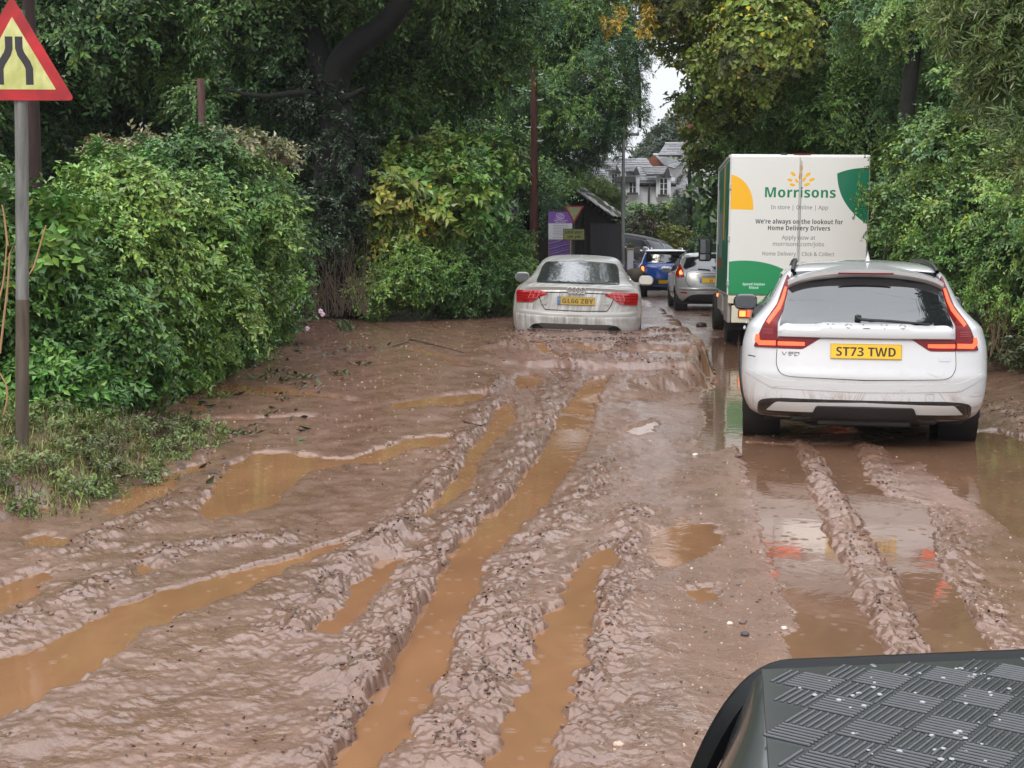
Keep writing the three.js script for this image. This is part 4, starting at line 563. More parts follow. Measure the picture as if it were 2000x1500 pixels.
// ---------------------------------------------------------------- home-delivery box lorry
{
  const car = thing('delivery_lorry', 'white and green Morrisons home delivery box lorry, behind which the white estate waits'.replace('Morrisons ', 'supermarket '), 'lorry');
  const W = 2.14, Y0 = 0.8, Y1 = 3.0, L = 3.5, white = phys([0.72, 0.72, 0.71], 0.35, { clearcoat: 0.5, clearcoatRoughness: 0.15 });
  mesh('box_body', new RoundedBoxGeometry(W, Y1 - Y0, L, 3, 0.035).translate(0, (Y0 + Y1) / 2, -L / 2), white, car);
  const rear = canvasTex(1024, 1053, (c, w, h) => {
    c.fillStyle = '#dcdcd8'; c.fillRect(0, 0, w, h);
    c.fillStyle = '#f2b400'; c.beginPath(); c.moveTo(0, 150); c.bezierCurveTo(110, 170, 180, 270, 178, 412); c.lineTo(0, 408); c.fill();
    c.fillStyle = '#006b4c'; c.beginPath(); c.moveTo(w, 96); c.lineTo(w, 520); c.bezierCurveTo(900, 440, 790, 330, 782, 140); c.bezierCurveTo(860, 105, 940, 96, w, 96); c.fill();
    c.fillStyle = '#00894f'; c.beginPath(); c.moveTo(0, 800); c.bezierCurveTo(140, 772, 330, 790, 470, 880); c.bezierCurveTo(560, 940, 610, 1000, 640, h); c.lineTo(0, h); c.fill();
    c.textAlign = 'center'; c.fillStyle = '#007a4b'; c.font = 'bold 104px sans-serif'; c.save(); c.translate(516, 318); c.scale(530 / c.measureText('Morrisons').width, 1); c.fillText('Morrisons', 0, 0); c.restore();
    c.fillStyle = '#f2b400'; for (const [x, y, a, s] of [[520, 100, 1.57, 23], [462, 146, 0.7, 22], [515, 160, 1.9, 24], [570, 150, -0.6, 22], [440, 190, 0.35, 20], [490, 196, 0.9, 18], [545, 184, -1, 20], [600, 186, -0.4, 22], [460, 225, 0.25, 21], [566, 222, -0.3, 22]]) { c.save(); c.translate(x, y); c.rotate(a); c.beginPath(); c.ellipse(0, 0, s, s * 0.52, 0, 0, 7); c.fill(); c.restore(); }
    c.fillStyle = '#55595c'; const T = (t, y, px, wd, f = '') => { c.font = `${f} ${px}px sans-serif`; c.save(); c.translate(516, y); c.scale(wd / c.measureText(t).width, 1); c.fillText(t, 0, 0); c.restore(); };
    T('In store | Online | App', 405, 42, 420); c.fillStyle = '#303436'; T('We’re always on the lookout for', 512, 46, 640, 'bold'); T('Home Delivery Drivers', 560, 46, 460, 'bold'); c.fillStyle = '#55595c'; T('Apply now at', 628, 42, 245); T('morrisons.com/jobs', 676, 42, 380); T('Home Delivery | Click & Collect', 748, 40, 530);
    c.fillStyle = '#cfe8dc'; c.font = 'bold 26px sans-serif'; c.fillText('Speed limiter', 198, 972); c.fillText('fitted', 198, 998); c.fillText('ab', 500, 1035);
  });
  const doorM = phys(0xffffff, 0.35, { map: rear, clearcoat: 0.5, clearcoatRoughness: 0.15 });
  for (const s of [0, 1]) { const g = box(W / 2 - 0.025, Y1 - Y0 - 0.06, 0.03, (s - 0.5) * (W / 2 - 0.017), (Y0 + Y1) / 2 - 0.005, 0.012, 0.012), P = g.attributes.position, U = g.attributes.uv; for (let i = 0; i < P.count; i++) U.setXY(i, P.getX(i) / W + 0.5, (P.getY(i) - Y0) / (Y1 - Y0)); const d = mesh('rear_door', g, doorM, car); each('hinge', [1.0, 1.7, 2.5].map(y => box(0.04, 0.09, 0.03, (s ? 1 : -1) * (W / 2 - 0.012), y, 0.012, 0.008)), std([0.5, 0.5, 0.5], 0.4, 0.6), d); if (s) mesh('lock_rod', cyl(0.008, 0.008, 2.0, 0.018, 1.9, 0.036, 8), std([0.55, 0.55, 0.55], 0.35, 0.7), d); }
  mesh('marker_lamp', box(0.1, 0.03, 0.04, -0.25, Y1 + 0.006, -0.02, 0.01), M.blackTrim, car); mesh('brake_strip', box(0.26, 0.018, 0.03, 0.03, Y1 + 0.003, -0.01, 0.006), M.lampDark, car);
  // the left side: green wrap, yellow band, grey pictures, and the reflective edging
  const sideT = canvasTex(1024, 640, (c, w, h) => { c.fillStyle = '#0b6a4a'; c.fillRect(0, 0, w, h); c.fillStyle = '#d8a400'; c.fillRect(560, 0, 130, 380); c.fillStyle = '#8c9a94'; c.fillRect(180, 240, 300, 230); c.fillStyle = '#6d7f8a'; c.beginPath(); c.ellipse(330, 360, 110, 150, 0, 0, 7); c.fill(); c.fillStyle = '#b9c4c0'; c.fillRect(60, 100, 90, 300); c.fillStyle = '#7b4a3a'; c.fillRect(90, 470, 420, 60); c.fillStyle = '#b55a48'; for (let i = 0; i < 9; i++) c.fillRect(120 + i * 46, 480 + (i % 3) * 14, 22, 18); c.fillStyle = '#b8bdb9'; c.fillRect(780, 330, 24, 60); });
  const sideP = new THREE.PlaneGeometry(L - 0.1, Y1 - Y0 - 0.14).rotateY(-Math.PI / 2).translate(-W / 2 - 0.004, (Y0 + Y1) / 2 - 0.03, -L / 2); mesh('side_panel', sideP, phys(0xffffff, 0.4, { map: sideT }), car);
  each('edge_strip', [box(0.03, Y1 - Y0 - 0.1, 0.035, -W / 2 - 0.003, (Y0 + Y1) / 2, -L + 0.02, 0.008), box(L - 0.06, 0.05, 0.03, 0, 0, 0, 0.01).rotateY(Math.PI / 2).translate(-W / 2 - 0.004, Y1 - 0.035, -L / 2)], std([0.5, 0.5, 0.5], 0.4), car);
  mesh('side_skirt', new RoundedBoxGeometry(0.06, 0.42, 1.1, 2, 0.02).translate(-W / 2 + 0.05, 0.58, -0.62), std([0.30, 0.27, 0.25], 0.5), car);
  mesh('side_skirt', new RoundedBoxGeometry(0.05, 0.3, 1.5, 2, 0.02).translate(-W / 2 + 0.04, 0.62, -2.5), std([0.33, 0.3, 0.28], 0.5), car);
  mesh('side_marker', box(0.02, 0.06, 0.09, -W / 2 - 0.006, 0.72, -2.9, 0.008), M.glowOrange, car);
  const cream = std([0.62, 0.6, 0.47], 0.45);
  mesh('rear_sill', box(W - 0.04, 0.125, 0.1, 0, 0.742, -0.035, 0.012), cream, car);
  const board = mesh('lamp_board', box(W - 0.16, 0.27, 0.05, 0, 0.515, 0.0, 0.01), cream, car);
  for (const s of [-1, 1]) { const l = mesh('tail_lamp', box(0.44, 0.125, 0.05, s * 0.67, 0.525, 0.03, 0.015), M.lampRed, board); each('glow', [box(0.1, 0.09, 0.03, s * 0.82, 0.525, 0.046, 0.01), box(0.14, 0.05, 0.03, s * 0.53, 0.515, 0.046, 0.01)], M.glowOrange, l); mesh('glow', box(0.15, 0.1, 0.03, s * 0.68, 0.525, 0.045, 0.01), M.glowRed, l); }
  mesh('number_plate', box(0.52, 0.112, 0.012, 0, 0.53, 0.03), std(0xffffff, 0.4, 0, { map: plateTex('', {}) }), board);
  mesh('underrun_bar', box(W - 0.3, 0.1, 0.08, 0, 0.36, -0.12, 0.02), M.under, car);
  mesh('underbody', box(0.9, 0.16, 5.2, 0, 0.6, -2.7), M.under, car); mesh('rear_axle', box(1.6, 0.12, 0.14, 0, 0.36, -1.05, 0.03), M.under, car);
  for (const s of [-1, 1]) { for (const dx of [0, -0.25]) addWheel(car, s * (0.92 + dx), 0.34, -1.05, 0.35, 0.21); addWheel(car, s * 0.95, 0.34, -4.9, 0.35, 0.215); mesh('mud_flap', box(0.42, 0.3, 0.02, s * 0.8, 0.38, -0.62, 0.005), M.blackTrim, car); }
  { // cab
    const B = makeBody({ n: 4, bow: 0.03, rows: 36, sideCols: 30, axle: 0.36, arch: 0.42, wheels: [-4.9], keys: [[0.32, 0.92, -3.5, -5.55, 0.1, 0.4], [0.5, 0.98, -3.5, -5.65, 0.1, 0.4], [0.95, 0.985, -3.5, -5.65, 0.1, 0.5], [1.25, 0.97, -3.5, -5.4, 0.1, 0.5], [1.4, 0.95, -3.5, -5.0, 0.1, 0.5], [2.0, 0.86, -3.5, -4.45, 0.1, 0.4], [2.3, 0.78, -3.5, -4.2, 0.1, 0.4], [2.42, 0.6, -3.55, -4.0, 0.1, 0.2]] });
    const cab = mesh('cab', B.skin(), white, car); for (const s of [-1, 1]) mesh('side_window', B.panel(roundPoly([[-3.75, 1.35], [-4.85, 1.33], [-4.4, 1.95], [-3.75, 1.98]], 0.05), 0.006, s), M.glass, cab);
    mesh('windscreen', B.panel(roundPoly([[-0.8, 1.42], [0.8, 1.42], [0.72, 2.05], [-0.72, 2.05]], 0.06), 0.008, 'front'), M.glass, cab);
    for (const s of [-1, 1]) { const m = mesh('door_mirror', [new RoundedBoxGeometry(0.24, 0.44, 0.15, 3, 0.05), box(0.26, 0.05, 0.06, -s * 0.2, -0.1, 0, 0.02), box(0.26, 0.05, 0.06, -s * 0.2, 0.1, 0, 0.02)], M.blackTrim, car); m.position.set(s * 1.25, 1.52, -4.55); mesh('mirror_glass', [box(0.19, 0.25, 0.01, 0, 0.06, 0.078, 0.004), box(0.19, 0.1, 0.01, 0, -0.14, 0.078, 0.004)], M.glass, m); }
    mesh('roof_fairing', new THREE.CylinderGeometry(0.75, 1.0, 0.6, 4, 1).rotateY(Math.PI / 4).scale(1.2, 1, 0.7).translate(0, 2.6, -3.9), white, car);
  }
  car.position.set(4.42, -0.01, -21.6); car.rotation.set(0, -0.1, -0.012, 'YXZ');
}
// ---------------------------------------------------------------- the off-road vehicle the picture is taken from: its bonnet corner
{
  const car = thing('own_vehicle', 'dark vehicle bonnet with chequer plate and black lip, close in the bottom corner', 'car bonnet');
  const Yb = 0.93, c0 = onGround(1488, 1318, Yb), c1 = onGround(1500, 1500, Yb), c2 = onGround(2000, 1296, Yb), paint = phys([0.03, 0.034, 0.034], 0.32, { clearcoat: 0.8, clearcoatRoughness: 0.1 });
  // local axes: u to the right along the front edge, v back towards the viewer
  const u = c2.clone().sub(c0).setY(0).normalize(), v = V(-u.z, 0, u.x); if (v.z < 0) v.negate();
  const P = (a, b, h = 0) => c0.clone().addScaledVector(u, a).addScaledVector(v, b).setY(Yb + h);
  const strip = (rows, crease = 0.5) => { const Q = [], I = [], m = rows[0].length; rows.forEach((r, j) => { r.forEach(p => Q.push(p.x, p.y, p.z)); if (j) for (let k = 0; k + 1 < m; k++) { const a = (j - 1) * m + k, b = a + m; I.push(a, b, a + 1, b, b + 1, a + 1); } }); const g = new THREE.BufferGeometry(); g.setAttribute('position', new THREE.Float32BufferAttribute(Q, 3)); g.setIndex(I); return plain(toCreasedNormals(g, crease)); };
  const lean = c1.clone().sub(c0); const edgeX = b => { const t = b / lean.dot(v); return lean.dot(u) * t; };   // where the plate's left edge runs
  // bonnet skin: flat top, rounded left shoulder that falls to the wing
  const rows = []; for (let j = 0; j <= 24; j++) { const b = lerp(-0.02, 0.9, j / 24), e = edgeX(b), w = 0.03 + 0.11 * sstep(-0.02, 0.5, b), r = []; r.push(P(e - w - 0.13 - 0.04 * b, b, -0.42)); r.push(P(e - w - 0.1, b, -0.27)); for (let k = 0; k <= 8; k++) { const t = k / 8 * Math.PI / 2; r.push(P(e - w * Math.cos(t) * 0.9 - 0.045 * (1 - Math.sin(t)), b, -0.17 + 0.165 * Math.sin(t))); } r.push(P(e + 0.04, b, -0.003)); r.push(P(1.4, b, -0.003)); rows.push(r); }
  mesh('bonnet', strip(rows), paint, car);
  // chequer plate with raised bars in alternating fives
  const plateM = phys([0.028, 0.029, 0.033], 0.28, { clearcoat: 0.8, clearcoatRoughness: 0.12, bumpMap: dataTex(256, (a, b) => 0.5 + 0.4 * tileFbm(a, b, 14, 3, 2)), bumpScale: 0.0008 });
  const pr = []; for (let j = 0; j <= 20; j++) { const b = lerp(-0.016, 0.9, j / 20), e = edgeX(b); pr.push([P(e, b, 0.0), P(e + 0.001, b, 0.0028), P(e + 0.3, b, 0.003), P(1.3, b, 0.003), P(1.3, b, 0)]); }
  const plate = mesh('chequer_plate', strip(pr, 0.3), plateM, car);
  const bars = [], pitch = 0.08, bg = new THREE.CapsuleGeometry(0.0029, 0.058, 2, 6).rotateZ(Math.PI / 2).scale(1, 0.8, 1);
  const yaw0 = Math.atan2(-u.z, u.x);
  for (let i = -14; i < 16; i++) for (let j = -14; j < 16; j++) for (let k = -3; k <= 3; k++) { const d = (i + j) & 1, o = k * 0.0098, q = pitch * 0.86, s = i * q + (d ? 0 : o), w = j * q + (d ? o : 0), a = (s - w) * Math.SQRT1_2 + 0.3, b = (s + w) * Math.SQRT1_2 + 0.2, ang = d ? Math.PI / 4 : -Math.PI / 4; if (b < 0.0 || b > 0.6 || a < edgeX(b) + 0.025 || a > 0.62) continue; const p = P(a, b, 0.0035); bars.push(bg.clone().rotateY(-ang + yaw0).translate(p.x, p.y, p.z)); }
  const tb = mesh('tread_bars', mergeGeometries(bars.map(plain)), plateM, plate); tb.userData.kind = 'stuff';
  // upturned black lip along the front edge, curling down at the corner
  const lipRows = []; for (let i = 0; i <= 60; i++) { const t = i / 60, s = lerp(-0.135, 1.35, t * t * 0.75 + t * 0.25), corner = clamp(-s / 0.135 + 0.0), bend = s < 0.06 ? (0.06 - s) / 0.195 : 0, dropY = -0.23 * bend ** 2.3, back = -0.035 + 0.055 * bend ** 1.6, tall = lerp(0.006, 0.008, sstep(0.2, 1, bend)) ; const q = (b, h) => P(s, back + b, dropY + h); lipRows.push([q(0.032, -0.03), q(0.03, 0.0), q(0.012, 0.003), q(-0.002, tall * 0.75), q(-0.007, tall), q(-0.014, tall), q(-0.02, tall * 0.5), q(-0.028, -0.05)]); }
  mesh('deflector_lip', strip(lipRows, 0.7), phys([0.004, 0.004, 0.005], 0.4, { ior: 1.25 }), car);
  each('lip_bracket', [0.168, 0.395].map(a => { const p = P(a, -0.012, -0.004), g = box(0.008, 0.016, 0.014, 0, 0, 0, 0.003).rotateY(yaw0); return g.translate(p.x, p.y, p.z); }), std([0.2, 0.21, 0.22], 0.3, 0.4), car);
  // wing below the bonnet
  mesh('wing', strip([...Array(20)].map((_, j) => { const b = lerp(0.02, 1.0, j / 19), e = edgeX(b) - 0.19; return [P(e - 0.16, b, -0.8), P(e - 0.15, b, -0.42), P(e - 0.13, b, -0.335), P(e - 0.08, b, -0.305), P(e + 0.1, b, -0.3)]; })), phys([0.01, 0.035, 0.028], 0.3, { clearcoat: 1, clearcoatRoughness: 0.06 }), car);
  seed = 5; const dg = []; for (let i = 0; i < 90; i++) { const a = rr(0.02, 0.45), b = rr(0.02, 0.4), r = rr(0.0015, 0.0045); if (a < edgeX(b) + 0.01) continue; const p = P(a, b, 0.004); dg.push(new THREE.SphereGeometry(r, 8, 5, 0, 7, 0, Math.PI / 2).scale(1, 0.5, 1).translate(p.x, p.y, p.z)); }
  const dr = mesh('raindrops', mergeGeometries(dg.map(plain)), phys([0.3, 0.31, 0.33], 0.02, { ior: 1.33, clearcoat: 1 }), plate); dr.userData.kind = 'stuff';
}
// ---------------------------------------------------------------- vegetation
const leafMat = new THREE.MeshStandardMaterial({ vertexColors: true, roughness: 0.34, side: THREE.DoubleSide });
const barkTex = dataTex(256, (u, v) => { const k = 0.75 + 0.6 * tileFbm(u, v * 0.4, 9, 4, 3); return [k, k, k]; });
const bark = (c, r = 0.85) => new THREE.MeshStandardMaterial({ color: lin(...c), roughness: r, map: barkTex, bumpMap: barkTex, bumpScale: 0.03 });
const barkDark = bark([0.013, 0.012, 0.011], 0.95), barkBrown = bark([0.09, 0.06, 0.045]);
// one spray: twigs that fan out of a point, leaves along them, in several shapes of leaf
function spray(s, { twigs = 7, per = 8, R = 0.34, L = 0.075, W = 0.042, droop = 0.25, flat = 0.5, fold = 0.25, tone = 0.3, yellow = 0 }) {
  seed = s; const P = [], N = [], C = [], a = V(0, 0, 0), b = V(0, 0, 0);
  const tri = (p, q, r, c) => { const n = a.copy(q).sub(p).cross(b.copy(r).sub(p)).normalize(); for (const t of [p, q, r]) { P.push(t.x, t.y, t.z); N.push(n.x, n.y, n.z); C.push(...c); } };
  for (let t = 0; t < twigs; t++) {
    const az = rnd() * 6.283, el = lerp(0.1, 1.3, rnd() ** 1.2), d = V(Math.cos(az) * Math.cos(el), Math.sin(el), Math.sin(az) * Math.cos(el)), len = R * rr(0.6, 1.15), tw = d.clone().multiplyScalar(len); tw.y -= droop * len; tri(V(-0.003, 0, 0), V(0.003, 0, 0.002), tw, [1.1, 0.55, 0.5]);
    for (let i = 0; i < per; i++) {
      const k = (i + 0.7) / per, o = d.clone().multiplyScalar(len * k); o.y -= droop * len * k * k;
      const side = (i & 1) ? 1 : -1, az2 = az + side * rr(0.5, 1.3), ld = V(Math.cos(az2), rr(-0.55, 0.35), Math.sin(az2)).addScaledVector(d, 0.35).normalize();
      const up = V(rr(-1, 1) * (1 - flat), 1, rr(-1, 1) * (1 - flat)).normalize(), sd = ld.clone().cross(up).normalize(), nn = sd.clone().cross(ld), l = L * rr(0.65, 1.25), w = W * rr(0.7, 1.2), f = fold * w;
      const p0 = o, p1 = o.clone().addScaledVector(ld, l * 0.42).addScaledVector(sd, w / 2).addScaledVector(nn, f), p3 = o.clone().addScaledVector(ld, l * 0.42).addScaledVector(sd, -w / 2).addScaledVector(nn, f), p2 = o.clone().addScaledVector(ld, l).addScaledVector(nn, -f * 0.8);
      const g = 1 + rr(-tone, tone), yl = rnd() < yellow ? 1 : 0, c = yl ? [2.6 * g, 1.6 * g, 0.6 * g] : [g * rr(0.85, 1.2), g, g * rr(0.75, 1.15)];
      tri(p0, p1, p2, c); tri(p0, p2, p3, c);
    }
  }
  const g = new THREE.BufferGeometry(); g.setAttribute('position', new THREE.Float32BufferAttribute(P, 3)); g.setAttribute('normal', new THREE.Float32BufferAttribute(N, 3)); g.setAttribute('color', new THREE.Float32BufferAttribute(C, 3)); return g;
}
const SPRAY = {
  small: [1, 2, 3].map(i => spray(i, { twigs: 8, per: 9, R: 0.34, L: 0.062, W: 0.038, tone: 0.4, yellow: 0.02 })),
  bramble: [4, 5, 6].map(i => spray(i, { twigs: 7, per: 8, R: 0.36, L: 0.072, W: 0.045, droop: 0.4, tone: 0.45, yellow: 0.025 })),
  broad: [7, 8, 9].map(i => spray(i, { twigs: 6, per: 6, R: 0.4, L: 0.15, W: 0.10, flat: 0.7, tone: 0.28, yellow: 0.02 })),
  oak: [10, 11, 12].map(i => spray(i, { twigs: 9, per: 9, R: 0.5, L: 0.085, W: 0.05, tone: 0.55, yellow: 0.012 })),
  ash: [13, 14, 15].map(i => spray(i, { twigs: 9, per: 11, R: 0.5, L: 0.085, W: 0.03, droop: 0.5, tone: 0.5 })),
  syca: [16, 17, 18].map(i => spray(i, { twigs: 7, per: 7, R: 0.5, L: 0.125, W: 0.095, flat: 0.75, droop: 0.4, tone: 0.3, yellow: 0.035 })),
  willow: [19, 20].map(i => spray(i, { twigs: 9, per: 12, R: 0.42, L: 0.115, W: 0.024, droop: 0.35, tone: 0.3 })),
  coni: [21, 22].map(i => spray(i, { twigs: 10, per: 14, R: 0.5, L: 0.11, W: 0.018, droop: 0.9, tone: 0.25 })),
  herb: [23, 24, 25].map(i => spray(i, { twigs: 6, per: 6, R: 0.26, L: 0.085, W: 0.05, tone: 0.35, droop: 0.3 })),
  far: [26, 27].map(i => spray(i, { twigs: 9, per: 8, R: 0.9, L: 0.24, W: 0.16, tone: 0.3 })),
};
const mtx = new THREE.Matrix4(), quat = new THREE.Quaternion(), UPV = V(0, 1, 0), colr = new THREE.Color();
// fill ellipsoids [x, y, z, rx, ry, rz] with sprays
function foliage(name, blobs, kind, density, palette, parent, o = {}) {
  const { s0 = 11, gap = 0.18, size = [0.8, 1.35], up = 0.55, shell = 0.5, gf = 0.9, front = 0.35, clip, lumps = 5 } = o, list = [], units = SPRAY[kind];
  seed = s0; const all = [];
  for (const b of blobs) { all.push(b); for (let k = 0; k < lumps; k++) { const u = rr(-0.35, 1), t = rr(-0.4, 3.54), q = Math.sqrt(1 - u * u), f = rr(0.28, 0.5), r = Math.min(b[3], b[4]) * f; all.push([b[0] + Math.cos(t) * q * b[3], b[1] + u * b[4], b[2] + Math.sin(t) * q * b[5], r * rr(0.8, 1.5), r, Math.min(b[5], r), (b[6] ?? 1) * 0.9]); } }
  for (const [x, y, z, rx, ry, rz, dm = 1] of all) {
    const area = 4 * Math.PI * Math.pow(((rx * ry) ** 1.6 + (rx * rz) ** 1.6 + (ry * rz) ** 1.6) / 3, 1 / 1.6), n = Math.round(area * density * dm);
    for (let i = 0; i < n; i++) {
      const u = rr(-1, 1), t = rnd() * 6.283, q = Math.sqrt(1 - u * u), d = V(q * Math.cos(t), u, q * Math.sin(t)), k = lerp(shell, 1.04, Math.sqrt(rnd()));
      const lump = 1 + 0.16 * nz(x + d.x * 2.4, y + d.y * 2.4, z + d.z * 2.4), p = V(x + d.x * rx * k * lump, y + d.y * ry * k * lump, z + d.z * rz * k * lump);
      const nrm = V(d.x / rx, d.y / ry, d.z / rz).normalize(), c = nrm.dot(V(-p.x, EYE - p.y, -p.z).normalize());
      if (c < -0.25 && rnd() > front) continue;
      if (nz(p.x * gf, p.y * gf, p.z * gf) < -0.5 + gap * 1.2 && rnd() < 0.8) continue;
      if (clip && !clip(p)) continue;
      if (p.y < -0.3) continue;
      const ax = nrm.multiplyScalar(0.75).addScaledVector(UPV, up).add(V(rr(-0.5, 0.5), rr(-0.35, 0.35), rr(-0.5, 0.5))).normalize();
      list.push([p, ax, rr(size[0], size[1]), rnd() * 6.283, rnd()]);
    }
  }
  const out = [];
  units.forEach((g, k) => {
    const part = list.filter((_, i) => i % units.length === k); if (!part.length) return;
    const im = new THREE.InstancedMesh(g, leafMat, part.length);
    part.forEach(([p, ax, s, tw, r], i) => {
      quat.setFromUnitVectors(UPV, ax).multiply(new THREE.Quaternion().setFromAxisAngle(UPV, tw)); mtx.compose(p, quat, V(s, s, s)); im.setMatrixAt(i, mtx);
      const pn = clamp(0.5 + 0.9 * nz(p.x * 0.55 + 3, p.y * 0.55, p.z * 0.55) + (r - 0.5) * 0.5) * (palette.length - 1), a = palette[Math.floor(pn)], b = palette[Math.min(palette.length - 1, Math.floor(pn) + 1)], f = pn - Math.floor(pn);
      colr.setRGB(lerp(a[0], b[0], f), lerp(a[1], b[1], f), lerp(a[2], b[2], f)); im.setColorAt(i, colr);
    });
    im.castShadow = im.receiveShadow = true; im.name = parent ? name : numbered(name); im.userData.kind = 'stuff'; (parent || scene).add(im); out.push(im);
  });
  return out;
}
const bl = (px, py, Z, rx, ry, rz, dm) => { const p = at(px, py, Z), k = Z / FOCAL; return [p.x, p.y, p.z, rx * k, ry * k, rz, dm]; };
const IVY_SHADED = [[0.014, 0.03, 0.012], [0.022, 0.045, 0.017], [0.032, 0.06, 0.022]], DARK = [[0.0428, 0.0978, 0.0325], [0.0642, 0.1361, 0.0407], [0.0893, 0.1786, 0.0488], [0.134, 0.2382, 0.0584]], MID = [[0.0559, 0.1298, 0.0351], [0.0887, 0.1872, 0.0438], [0.1379, 0.2521, 0.0526], [0.1971, 0.3093, 0.0702]],  // ivy greens darkened to paint in the shade of the oak canopy
  FRESH = [[0.072, 0.1705, 0.0443], [0.105, 0.2387, 0.0496], [0.165, 0.3069, 0.0587], [0.2325, 0.3581, 0.0783]], YELL = [[0.1147, 0.1898, 0.0396], [0.1803, 0.2587, 0.0475], [0.2786, 0.3364, 0.0594], [0.4097, 0.3967, 0.0792]], BLUE = [[0.0566, 0.1294, 0.0635], [0.0833, 0.1842, 0.0826], [0.1233, 0.243, 0.1048]];
function limb(pts, r0, r1, seg = 20) { return tube(pts, r0, seg, 9, r1); }
function tree(name, label, cat, trunkParts, mat, crown, group) {
  const t = thing(name, label, cat, [0, 0, 0], 0, group);
  trunkParts.forEach((g, i) => mesh(i ? 'limb' : 'trunk', plain(g), mat, t));
  for (const c of crown) foliage('crown', ...c.slice(0, 4), t, c[4]);
  return t;
}
const px = (x, y, Z) => at(x, y, Z);
{ // the big oak over the left bank
  const Z = 21.6, t = [limb([px(640, 640, Z), px(645, 560, Z), px(655, 430, Z), px(652, 330, Z), px(660, 250, Z), px(648, 190, Z), px(642, 150, Z)], 0.38, 0.25, 24), limb([px(646, 185, Z), px(665, 125, Z - 0.2), px(700, 85, Z - 0.4), px(745, 55, Z - 0.7), px(785, 5, Z - 1), px(815, -60, Z - 1.2), px(880, -140, Z - 1.5)], 0.24, 0.1), limb([px(640, 180, Z), px(622, 110, Z), px(600, 40, Z + 0.2), px(575, -20, Z + 0.4), px(520, -110, Z)], 0.22, 0.1), limb([px(655, 200, Z), px(690, 185, Z - 0.4), px(715, 170, Z - 0.6)], 0.1, 0.03), limb([px(640, 185, Z), px(580, 182, Z - 0.5), px(510, 188, Z - 0.8), px(440, 175, Z - 1)], 0.07, 0.02), limb([px(655, 420, Z), px(690, 360, Z - 0.3), px(700, 320, Z - 0.3)], 0.22, 0.1)];
  tree('oak_tree', 'large dark oak with forked trunk standing in the left hedge', 'tree', t, barkDark, [
    [[bl(520, 60, 23, 170, 110, 2), bl(740, 190, 25.2, 130, 100, 1.4), bl(860, 70, 25.5, 150, 120, 2), bl(650, -60, 23, 330, 130, 3), bl(480, 210, 23, 130, 80, 1.5), bl(820, 180, 26.5, 110, 90, 1.2), bl(930, 130, 26.5, 70, 60, 1), bl(620, -250, 24, 420, 160, 4, 0.5), bl(700, 60, 25.5, 190, 170, 1.4)], 'oak', 13, DARK, { s0: 21, gap: 0.12 }],
    [[bl(560, 330, 22.2, 60, 120, 0.7), bl(700, 350, 22.2, 40, 90, 0.6), bl(620, 450, 21.4, 80, 80, 0.7), bl(650, 300, 21.2, 36, 90, 0.2, 0.5), bl(600, 210, 21.6, 50, 50, 0.4, 0.7)], 'bramble', 26, IVY_SHADED, { s0: 22, gap: 0.02, size: [0.6, 1.0] }]]);
}
{ // tall trees behind the telegraph pole
  const Z = 36, t = [limb([px(1000, 480, Z), px(995, 300, Z), px(988, 150, Z), px(1000, 60, Z), px(1035, -20, Z), px(1040, -200, Z)], 0.42, 0.3), limb([px(1060, 90, Z), px(1090, 75, Z - 1), px(1120, 40, Z - 1), px(1150, 0, Z - 1)], 0.2, 0.06), limb([px(1035, 60, Z), px(1060, 85, Z - 0.5), px(1140, 42, Z - 0.8)], 0.15, 0.05), limb([px(985, 170, Z), px(940, 150, Z - 1), px(905, 130, Z - 1.2)], 0.14, 0.05), limb([px(1135, 40, Z - 1), px(1170, 70, Z - 1.4), px(1185, 90, Z - 1.6)], 0.07, 0.02)];
  tree('ash_tree', 'tall green tree with bent limbs behind the telegraph pole', 'tree', t, barkDark, [
    [[bl(940, 250, 37, 100, 120, 2), bl(1040, 130, 37, 140, 140, 2), bl(1105, 215, 36, 100, 105, 2), bl(1035, 310, 37, 85, 95, 2), bl(1170, 130, 36, 80, 110, 2), bl(960, 60, 37, 130, 110, 2), bl(1120, 20, 36, 150, 70, 2), bl(960, 400, 38, 110, 70, 2), bl(1040, -150, 37, 260, 140, 3, 0.5), bl(1170, 250, 38, 50, 60, 1.2), bl(1125, 312, 38, 45, 30, 1), bl(1100, 345, 34.5, 46, 18, 0.5, 0.9), bl(1085, 372, 34.2, 30, 22, 0.4), bl(1072, 400, 33.5, 26, 50, 0.6), bl(1085, 440, 33.8, 12, 40, 0.3)], 'ash', 9, [...MID.slice(0, 3), ...BLUE], { s0: 31, gap: 0.1, size: [0.8, 1.3], lumps: 3 }]]);
  tree('hanging_tree', 'dark tree whose ragged branches hang in front of the pale sky gap', 'tree', [limb([px(1250, 250, 46), px(1249, 215, 46), px(1249, 180, 46), px(1235, 60, 46), px(1200, -80, 46)], 0.05, 0.08)], barkDark, [
    [[bl(1205, 150, 46, 36, 100, 1.4), bl(1195, 250, 46, 30, 60, 1.2), bl(1248, 170, 46, 16, 60, 0.6, 0.8), bl(1250, 80, 46, 45, 40, 1), bl(1252, 225, 46, 14, 26, 0.4)], 'ash', 11, DARK, { s0: 41, gap: 0.2, size: [0.6, 1.0], lumps: 2 }]]);
}
